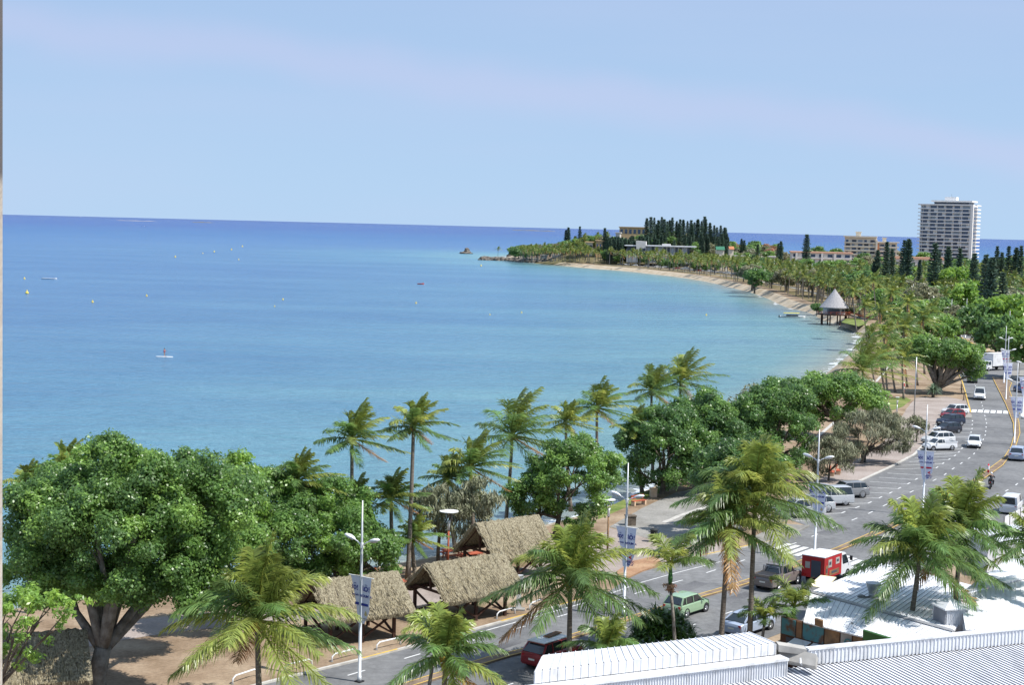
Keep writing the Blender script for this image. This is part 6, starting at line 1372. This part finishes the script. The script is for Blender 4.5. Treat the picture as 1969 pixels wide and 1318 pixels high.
q = MB(); q.box((.68, 0, .95), (.12, .2, .16)); q.build('headlight', 'head_glass', mc); q = MB(); q.box((-.93, 0, .78), (.06, .16, .08)); q.build('tail_light', 'tail_red', mc); q = MB(); q.tube([(-.85, -.2, .45), (-.2, -.2, .35), (.1, -.16, .42)], .045, 8); q.build('exhaust', 'steel', mc)
q = MB(); q.box((-.72, 0, 1.02), (.38, .4, .28), top=.85); q.build('top_case', 'plastic_black', mc)
J = dict(pelvis=(-.22, 0, .98), chest=(-.05, 0, 1.34), neck=(0, 0, 1.48), head=(.05, 0, 1.60), crown=(.05, 0, 1.69), sl=(-.03, .2, 1.40), el=(.2, .32, 1.2), hl=(.42, .34, 1.14), sr=(-.03, -.2, 1.40), er=(.2, -.32, 1.2), hr=(.42, -.34, 1.14),
         kl0=(-.15, .15, .93), kl=(.24, .24, .82), al=(.05, .23, .40), tl=(.2, .23, .35), kr0=(-.15, -.15, .93), kr=(.24, -.24, .82), ar=(.05, -.23, .40), tr=(.2, -.23, .35))
rd = person('person in black riding gear and white helmet on the motorcycle', (mp_.x, mp_.y, .02), J, RAD, 'cloth_dark', math.atan2(md.y, md.x), 'boat_white')
q = MB(); q.tube([(-.15, .15, .93), (.24, .24, .82), (.07, .23, .45)], [.12, .09, .06], 8); q.build('trouser_leg', 'cloth_dark', rd, smooth=True); q = MB(); q.tube([(-.15, -.15, .93), (.24, -.24, .82), (.07, -.23, .45)], [.12, .09, .06], 8); q.build('trouser_leg', 'cloth_dark', rd, smooth=True)
for s in (-1, 1): q = MB(); q.tube([(-.03, s * .19, 1.40), (.2, s * .32, 1.2), (.4, s * .34, 1.14)], [.075, .06, .05], 8); q.build('sleeve', 'cloth_dark', rd, smooth=True)
p = G(1175, 521, -1.2); person('tiny person walking on the sand far down the bay', (p.x, p.y, -1.2), standing(), RAD, 'cloth_dark')
# ------------------------------------------------------------------ street lamps and banners
LH = 10.8
def lamp_proto():
    root = empty('street_lamp', (0, 0, 0), 'lamp', 'street lamp')
    q = MB(); q.tube([(0, 0, 0), (0, 0, .35), (0, 0, .36), (0, 0, 8.0), (0, 0, LH)], [.13, .13, .105, .075, .035], 12); q.build('pole', 'pole_metal', root, smooth=True)
    q = MB(); q.box((0, 0, .04), (.42, .42, .08)); q.build('base_plate', 'plastic_black', root)
    q = MB(); q.cyl((0, 0, 8.15), .10, .3, 10); q.build('collar', 'lamp_white', root)
    for s in (-1, 1):
        q = MB(); q.tube([(0, 0, 8.1), (s * .35, 0, 8.35), (s * .62, 0, 8.45)], [.04, .035, .03], 8); q.build('arm', 'lamp_white', root, smooth=True)
        q = MB(); q.loft([[(s * x, -w, z), (s * x, -w * .8, z + h), (s * x, 0, z + h * 1.35), (s * x, w * .8, z + h), (s * x, w, z), (s * x, 0, z - h * .5)] for x, w, z, h in ((.52, .05, 8.42, .05), (.68, .15, 8.45, .10), (.95, .20, 8.52, .13), (1.2, .15, 8.58, .10), (1.34, .04, 8.62, .03))]); h_ = q.build('luminaire', 'lamp_white', root, smooth=True)
        q = MB(); q.loft([[(s * x, -w, z), (s * x, w, z), (s * x, 0, z - .06)] for x, w, z in ((.72, .10, 8.415), (.95, .14, 8.47), (1.18, .09, 8.535))]); q.build('lens', 'lamp_lens', h_)
    return root
def banner_proto(stripe, mark, nm):
    """one cloth each side of the pole under a cross bar; the writing sits on the cloth"""
    root = empty('street_banner', (0, 0, 0), 'banner', 'banner')
    q = MB(); q.tube([(-.95, 0, 6.3), (.95, 0, 6.3)], .03, 8); q.build('cross_bar', 'lamp_white', root)
    for s in (-1, 1):
        def edge(t): # outer edge narrows toward the bottom
            if s > 0: return .80 - .10 * t - .45 * max(0, t - .72) / .28 * .9
            return .80 - .62 * t ** .9
        n = 10; top = []; fs = []; vs = []
        for i in range(n + 1):
            t = i / n; z = 6.27 - 2.75 * t
            for j in range(5):
                u_ = j / 4; x = s * (.10 + (edge(t) - .10) * u_); y = -.015 + .10 * math.sin(t * 3.1) * u_ * (-1 if s > 0 else 1) * .8
                vs.append((x, y, z + .0))
        m_ = len(vs); vs += [(x, y + .014, z) for x, y, z in vs]
        for i in range(n):
            for j in range(4): a = i * 5 + j; fs += [(a, a + 1, a + 6, a + 5), (a + m_, a + 5 + m_, a + 6 + m_, a + 1 + m_)]
        q = MB(); q.add(vs, fs); cl = q.build('cloth', 'cloth_white', root, smooth=True)
        cx = s * .44; sc = 1.0 if s > 0 else .8; yy = -.075 if s > 0 else -.035
        # emblem: hooked stroke, ringed star wheel with bar above, hooked stroke
        e = MB()
        q0 = 14; ring = []
        for r_ in (.155 * sc, .085 * sc): ring.append([(cx + r_ * math.cos(k * 2 * math.pi / q0) * (1.12 if k % 2 else .95), yy, 5.62 + r_ * math.sin(k * 2 * math.pi / q0) * (1.12 if k % 2 else .95)) for k in range(q0)])
        e.loft(ring, cap=False)
        e.box((cx, yy, 5.86), (.17 * sc, .01, .035)); e.box((cx - .24 * sc, yy, 5.66), (.055, .01, .28 * sc)); e.box((cx - .19 * sc, yy, 5.53), (.10 * sc, .01, .05)); e.box((cx + .24 * sc, yy, 5.68), (.055, .01, .2 * sc)); e.box((cx + .235 * sc, yy, 5.50), (.06, .01, .06))
        e.build('emblem', 'print_blue', root)
        if s > 0: text_mesh('NOUMÉA', .215, 'print_blue', 'lettering', root, (cx, yy, 5.12), (math.pi / 2, 0, 0), bold=.006)
        else: text_mesh('NOUMÉA', .11, 'print_blue', 'lettering', root, (cx - .06 * s, yy, 5.15), (math.pi / 2, 0, 0), bold=.004)
        w_ = edge(.58) - .14; e = MB(); e.box((s * (.12 + w_ / 2), yy + .0, 4.68), (w_, .012, .15)); e.build('stripe', stripe, root)
        if s > 0:
            if mark == 'red':
                e = MB(); e.add([(cx - .2, yy, 4.22), (cx + .16, yy, 4.40), (cx + .16, yy, 4.04), (cx + .02, yy - .002, 4.22)], [(0, 1, 3), (0, 3, 2)]); e.build('arrow_mark', 'print_red', root); e = MB(); e.box((cx, yy, 3.99), (.46, .01, .02)); e.build('rule', 'print_red', root)
                text_mesh('FRANC', .2, 'print_blue', 'lettering', root, (cx - .02, yy, 3.82), (math.pi / 2, 0, 0), bold=.005); text_mesh('PACIF', .2, 'print_blue', 'lettering', root, (cx - .02, yy, 3.64), (math.pi / 2, 0, 0), bold=.005)
            else:
                e = MB(); e.add([(cx, yy, 4.35), (cx + .14, yy, 4.12), (cx + .03, yy, 4.0), (cx - .1, yy, 4.1)], [(0, 1, 2, 3)]); e.build('crest', 'print_gold', root); e = MB(); e.box((cx, yy, 3.86), (.4, .01, .04)); e.box((cx, yy, 3.77), (.3, .01, .03)); e.build('small_print', 'steel', root)
    return root
road_ang = math.atan2(road_dir.y, road_dir.x)
def lamp(px, py, label, ban=None, blabel=None, ang=None, group=None, bgroup=None, k=1.0):
    p = G(px, py); a = (road_ang - math.pi / 2) if ang is None else ang
    place('lamp', lamp_proto, (p.x, p.y, .02), a, label, 'street lamp', group, k)
    if ban:
        st, mk = {'b': ('print_blue', 'gold'), 'r': ('print_red', 'red')}[ban]
        place('ban' + ban, lambda: banner_proto(st, mk, ban), (p.x, p.y - .03, .02), a, blabel, 'banner', bgroup, k)
far_ang = -.1
lamp(691, 1313, 'white double armed street lamp nearest the viewer, left of the thatched shelters', 'b', 'blue striped banner with gold crest on the nearest pole', -.62)
lamp(1199, 1186, 'double armed street lamp between the middle tree and the feather palm', 'r', 'red striped banner with arrow mark beside the feather palm', -.58)
lamp(1566, 1074, 'double armed street lamp rising behind the near pedestrian crossing', 'b', 'blue striped banner in front of the silver minivan', -.5)
lamp(1774, 992, 'double armed street lamp with banners before the white parked pickup', 'r', 'red striped banner before the white parked pickup', -.35)
lamp(1950, 856, 'double armed street lamp on the brick median near the far crossing', 'b', 'blue striped banner hanging above the brick median', -.1)
for i, (x, y, l, bn, bl) in enumerate([(1934, 771, 'second pole of the banner cluster on the brown island', 'b', 'banner second lowest in the right hand cluster'), (1930, 739, 'third pole of the banner cluster on the brown island', 'r', 'banner third from below in the right hand cluster'), (1938, 690, 'fourth pole of the cluster, behind the white box truck', 'b', 'topmost banner of the right hand cluster'), (1896, 669, 'lamp standing on the brown traffic island right of the parked row', 'b', 'double banner before the dark car park tree'),
    (1856, 652, 'lamp left of the parked row, tapering banner', 'b', 'funnel shaped banner above the parked row'), (1827, 655, 'lamp rising left of the oncoming white van', 'r', 'banner left of the oncoming white van')]):
    lamp(x, y, 'street lamp, ' + l, bn, bl, 0.05)
lamp(1966, 806, 'street lamp at the right border beside the near end of the far crossing', 'r', 'red striped banner at the right border above the crossing', 0)
for i, (x, t) in enumerate([(1791, 552), (1754, 546), (1720, 540), (1661, 525)]):
    h_ = 435 + .02495 * (x - 984) + .5; lamp(x, (t - .4 * h_) / .6, ['street lamp whose arms clear the trees above the banyan', 'street lamp half sunk in palms left of the clear one', 'street lamp with one tilted banner over the palm clump', 'street lamp in front of the blue road sign'][i], 'b' if i == 2 else None, 'tilted banner over the palm clump', 0)
for i, (x, t) in enumerate([(1120, 471), (1178, 476), (1203, 478.5), (1261, 481), (1299, 484), (1331, 486), (1380, 490), (1396, 492), (1527, 503), (1547, 504), (1560, 508), (1450, 497), (1488, 500)]):
    h_ = 435 + .02495 * (x - 984) + .5; lamp(x, (t - .4 * h_) / .6, 'small distant street lamp standing among the beachfront palms', 'b' if i % 2 == 0 else None, 'small distant banner among the beachfront palms', 0, 'distant street lamps of the beachfront road', 'distant banners of the beachfront road')
# ---- other lamps and poles
def path_lamp(px, py, label, h=4.6, m_='red_timber', disc=.75):
    p = G(px, py); root = empty('path_lamp', p, label, 'path lamp'); q = MB(); q.tube([(0, 0, 0), (0, 0, h * .68)], [.085, .07], 10); q.build('post', m_, root, smooth=True)
    q = MB(); q.tube([(0, 0, h * .68), (0, 0, h * .8), (0, 0, h * .84)], [.11, .1, .16], 10); q.build('light_head', 'lamp_white', root, smooth=True)
    for a in (.5, 2.6, 4.7): q = MB(); q.tube([(.13 * math.cos(a), .13 * math.sin(a), h * .84), (.5 * disc * math.cos(a), .5 * disc * math.sin(a), h)], .015, 5); q.build('stay', 'steel', root)
    q = MB(); q.tube([(0, 0, h), (0, 0, h + .05)], [disc, disc], 20); q.build('reflector_disc', 'lamp_white', root); return root
path_lamp(861, 1096, 'red post path lamp with white disc beside the tall thatched gable'); path_lamp(1168, 1062, 'path lamp with brown post beside the middle tree', 4.4, 'sign_brown', .55)
path_lamp(1668, 786, 'white disc path lamp among palm stems by the lawn', 4.4, 'pole_metal', .85); path_lamp(1724, 806, 'short grey lantern post behind the weeping she oak', 3.2, 'steel', .3)
def pole(px, py, h, r_, label, m_='steel', name='pole', cat='pole', bands=None):
    p = G(px, py); root = empty(name, p, label, cat); q = MB(); q.tube([(0, 0, 0), (0, 0, h)], [r_, r_ * .7], 10); q.build('shaft', m_, root, smooth=True); q = MB(); q.box((0, 0, .05), (r_ * 5, r_ * 5, .1)); q.build('foot', 'concrete', root)
    for z0, z1, mm in (bands or []): q = MB(); q.tube([(0, 0, z0), (0, 0, z1)], r_ * 1.15, 10); q.build('band', mm, root)
    return root
pole(1757, 812, 9.5, .09, 'tall bare grey pole between the agave and the parked cars'); pole(1737, 765, 2.6, .12, 'thin red and white striped post by the lawn', 'lamp_white', bands=[(.5, 1.2, 'print_red'), (1.9, 2.4, 'print_red')])
pole(1900, 912, 1.15, .11, 'red and white flexible marker post on the median tip', 'print_red', 'marker_post', 'marker post', [(.5, .95, 'lamp_white')])
pole(1959, 722, 6.5, .08, 'slim grey pole with small head right of the banner cluster'); pole(1682, 806, 2.9, .09, 'short white post with small sign box before the round trees', 'lamp_white')
for i, (x, y) in enumerate([(1849, 758), (1848.5, 753), (1848, 749), (1853, 771)]): pole(x, y, .95, .08, 'short dark bollard at the kerb beneath the banyan', 'plastic_black', 'bollard', 'bollard', [(.8, .95, 'plastic_black')])['group'] = 'dark bollards beneath the banyan'
def hoop(a, b_, label):
    A_, B_ = G(*a), G(*b_); d = (B_ - A_); L = d.length; d.normalize(); root = empty('hoop_rail', A_, label, 'hoop rail', 'white hoop rails along the road', math.atan2(d.y, d.x))
    q = MB(); q.tube([(0, 0, -.1), (.04, 0, .32), (.28, 0, .46), (L - .28, 0, .46), (L - .04, 0, .32), (L, 0, -.1)], .05, 8); q.build('tube', 'lamp_white', root, smooth=True)
    for x in (0, L): q = MB(); q.cyl((x, 0, .01), .10, .04, 8); q.build('footing', 'concrete', root)
for a, b_, l in [((447, 1317), (495, 1301), 'white hoop rail behind the trunk of the big yellow green palm'), ((547, 1295), (600, 1282), 'white hoop rail between palm fronds and the nearest banner pole'), ((638, 1274), (688, 1261), 'white hoop rail just left of the nearest banner pole'), ((724, 1251), (770, 1240), 'white hoop rail just right of the nearest banner pole'),
                 ((955, 1191), (990, 1181), 'white hoop rail beside the white ticket post'), ((1018, 1174), (1043, 1165), 'white hoop rail right of the white ticket post')]: hoop(a, b_, l)
# ticket post
p = G(997, 1174); root = empty('ticket_post', p, 'slim white sculpted information post before the middle thatched shelter', 'information post'); q = MB(); q.box((0, 0, .06), (.9, .7, .12)); q.build('plinth', 'concrete', root)
q = MB(); q.loft([[(-w, -.12, z), (w, -.12, z), (w, .12, z), (-w, .12, z)] for z, w in ((.1, .2), (1.2, .16), (1.7, .26), (2.1, .24), (2.3, .34), (2.5, .3))]); q.build('column', 'lamp_white', root); q = MB(); q.box((0, -.13, 2.0), (.3, .03, .3)); q.build('screen', 'dark_facade', root)
# picnic tables, blocks, bins, benches
def picnic(px, py, rz, label):
    p = G(px, py); root = empty('picnic_table', p, label, 'picnic table', None, rz)
    q = MB()
    for k in range(4): q.box((0, -.33 + k * .22, .74), (1.8, .2, .05))
    q.build('table_top', 'red_timber', root)
    for s in (-1, 1): q = MB(); q.box((0, s * .72, .44), (1.8, .28, .05)); q.build('bench_seat', 'red_timber', root); q = MB(); q.beam((s * .65, -.72, .40), (s * .65, .72, .40), .08); q.beam((s * .65, -.55, 0), (s * .65, -.2, .72), .08); q.beam((s * .65, .55, 0), (s * .65, .2, .72), .08); q.build('trestle', 'red_timber', root)
picnic(757, 1138, .5, 'red brown picnic table behind the shaded thatched roof'); picnic(905, 1082, .5, 'red brown picnic table seen under the tall thatched gable'); picnic(870, 1075, .4, 'red brown picnic table close to the red post lamp')
def blockp(px, py, s, label, m_='cream_block', cap=True, name='masonry_block', cat='masonry block', rz=.5):
    p = G(px, py); root = empty(name, p, label, cat, None, rz); q = MB(); q.box((0, 0, s[2] / 2), s); q.build('shaft', m_, root)
    q = MB(); q.box((0, 0, s[2] + .05), (s[0] * 1.14, s[1] * 1.14, .1)); q.build('cap', m_, root); return root
blockp(753, 1114, (.68, .68, .7), 'cream square masonry block on the beach side of the shelters'); blockp(725, 1114, (.25, .25, .8), 'slim cream pillar at the right end of the red bench rail'); blockp(702, 1120, (.25, .25, .8), 'slim cream pillar at the left end of the red bench rail'); blockp(666, 1127, (.3, .3, .9), 'slim cream pillar near the dark tree trunk'); 
q = MB(); a, b_ = G(705, 1120), G(722, 1115); root = empty('bench_rail', a, 'red slatted rail between two slim cream pillars', 'rail')
for z in (.35, .6, .85): q.beam(a + Vector((0, 0, z)), b_ + Vector((0, 0, z)), .08, .16)
q.build('slats', 'red_timber', root, a)
blockp(1256, 956, (.62, .62, .8), 'cream masonry bin housing by the leaning pale trunk', rz=.2); blockp(1212, 1011, (.85, .75, .85), 'weathered brown stone block behind the red striped banner', 'bark', rz=.2)
def bench(px, py, rz, label):
    p = G(px, py); root = empty('park_bench', p, label, 'bench', None, rz); q = MB(); q.box((0, 0, .45), (1.7, .45, .07)); q.build('seat', 'red_timber', root); q = MB(); q.box((0, .24, .78), (1.7, .07, .4), 0, .15); q.build('backrest', 'red_timber', root)
    for s in (-1, 1): q = MB(); q.box((s * .72, 0, .22), (.18, .5, .42)); q.build('leg', 'cream_block', root)
bench(1228, 972, .7, 'cream and red bench on the grass strip by the water'); bench(1600, 915, 1.3, 'cream and red bench left of the weeping she oak'); bench(1612, 912, 1.3, 'second cream and red bench close behind the first by the she oak')
def bin_(px, py, label):
    p = G(px, py); root = empty('litter_bin', p, label, 'litter bin'); q = MB(); q.tube([(0, 0, 0), (0, 0, 1.0)], [.28, .32], 12); q.build('drum', 'black_bin', root); q = MB(); q.tube([(0, 0, 1.02), (0, 0, 1.1), (0, 0, 1.22)], [.36, .36, .12], 12); q.build('lid', 'black_bin', root)
bin_(1257, 1043, 'dark litter bin in the shade right of the red striped banner'); bin_(1660, 890, 'dark litter bin under the weeping she oak')
# road signs
def sign(px, py, w, h, z, label, m_, D=None):
    p = G(px, py); root = empty('road_sign', p, label, 'sign'); q = MB(); q.box((0, 0, z + h / 2), (w, .08, h)); pl = q.build('panel', m_, root); q = MB(); q.box((0, -.05, z + h * .4), (w * .8, .03, h * .2)); q.build('marking', 'lamp_white', pl)
    for s in (-1, 1): q = MB(); q.cyl((s * w * .4, .1, z / 2 + h * .3), .07, z + h * .6, 8); q.build('post', 'steel', root)
sign(1658, 585, 3.2, 1.5, 5.2, 'blue overhead road sign panel behind the cone roofed hut', 'sign_blue'); sign(1962, 668, 3.0, 1.4, 1.6, 'white billboard at the right edge of the car park', 'lamp_white'); sign(1532, 545, 1.2, .9, 1.5, 'small blue sign between the beachside palms', 'sign_blue')
# low brown kiosk in the park and dark hedges
p = G(1862, 618); root = empty('park_kiosk', p, 'brown park kiosk shaded by trees behind the lamps', 'kiosk'); part(root, 'wall', 'sign_brown', [(-3, 3, 0, 4, 0, 2.8)]); part(root, 'roof', 'grey_render', [(-3.6, 3.6, -.8, 4.4, 2.8, 3.05)]); part(root, 'door', 'dark_facade', [(-1, .6, -.05, .05, 0, 2.2)])
hp_ = [G(1812, 626), G(1845, 622), G(1880, 632), G(1915, 640)]
for i in range(11):
    t = i / 10 * 3; j = min(int(t), 2); c = hp_[j].lerp(hp_[j + 1], t - j); far_tree(c.x, c.y, .42, 'dark', 'clipped dark shrub of the hedge behind the parked row', 'dark hedge shrubs behind the parked row')
# ---- boats, buoys
def buoy(px, py, r_, label, m_='buoy_yellow', group=None):
    r_ *= .75; p = G(px, py, SEA); root = empty('buoy', p, label, 'buoy', group); q = MB(); q.ball((0, 0, r_ * .4), r_, 10, .8); q.build('float', m_, root, smooth=True); q = MB(); q.tube([(0, 0, r_ * .8), (0, 0, r_ * 2.2)], [r_ * .5, r_ * .12], 8); q.build('marker', m_, root)
buoy(52, 565, .9, 'largest yellow cone buoy at the left of the bay')
for x, y, r_ in [(178, 582, .55), (282, 570, .5), (337, 495, .9), (390, 488, .6), (412, 485, .9), (445, 481, 1.0), (466, 475, 1.1), (459, 500, .6), (800, 584, .45), (942, 606, .3), (544, 577, .45), (1358, 607, .4), (1003, 602, .35), (47, 537, .6), (528, 590, .3), (925, 512, .8)]: buoy(x, y, r_, 'small yellow buoy floating alone on the bay', group='small yellow buoys on the bay')
def boat(px, py, L, label, m_, rz=0.0, cabin=None, sail=False, name='boat', k=1.0):
    p = G(px, py, SEA); root = empty(name, (p.x, p.y, SEA - .05), label, 'boat', None, rz); w = L * .16
    q = MB(); q.loft([[(x * L, -w * a, .5 * k + b_), (x * L, -w * a * .7, .02), (x * L, 0, -.15), (x * L, w * a * .7, .02), (x * L, w * a, .5 * k + b_), (x * L, 0, .42 * k + b_)] for x, a, b_ in ((-.5, .85, 0), (-.2, 1, 0), (.15, .95, .05), (.38, .55, .15), (.5, .06, .25))]); q.build('hull', m_, root)
    if cabin:
        q = MB(); q.box((-.05 * L, 0, 1.55 * k), (L * .62, w * 1.7, .06)); q.build('canopy', cabin, root)
        for x in (-.33, -.05, .22):
            for s in (-1, 1): q = MB(); q.beam((x * L, s * w * .8, .4), (x * L, s * w * .8, 1.53 * k), .05); q.build('post', 'steel', root)
        q = MB(); q.box((-.02 * L, 0, .8), (L * .45, w * 1.2, .5)); q.build('cabin', 'dark_facade', root); q = MB(); q.box((-.53 * L, 0, .35), (.35, .4, .9)); q.build('outboard_motor', 'plastic_black', root)
    if sail: q = MB(); q.tube([(0, 0, .3), (0, 0, L * 1.5)], .06, 6); q.build('mast', 'steel', root); q = MB(); q.add([(.1, 0, 1), (.1, 0, L * 1.45), (-L * .5, .3, 1.1)], [(0, 1, 2)]); q.build('sail', 'boat_white', root)
    return root
boat(1524, 611, 8.8, 'taxi boat with bright yellow canopy moored off the cone roofed hut', 'boat_white', .0, 'boat_yellow', k=1.05)
boat(809, 547, 3.2, 'small red dinghy alone in the middle of the bay', 'boat_red', .1); boat(95, 537, 7.0, 'long white boat low on the water at the left', 'boat_white', -.1); boat(155, 417.5, 14, 'white sailing boat tiny on the horizon', 'boat_white', .3, sail=True, k=1.5); boat(276, 435.5, 8, 'small red white motor boat near the horizon', 'boat_white', 0, k=1.8)
for (x, y, l) in [(1570, 606, 'dark shrub under the deck edge of the cone roofed hut'), (1632, 612, 'yellowish shrub beside the ramp of the cone roofed hut')]:
    g_ = G(x, y); far_tree(g_.x, g_.y, .5, 'olive' if x > 1600 else 'dark', l, None)
flush_far(252, 262)
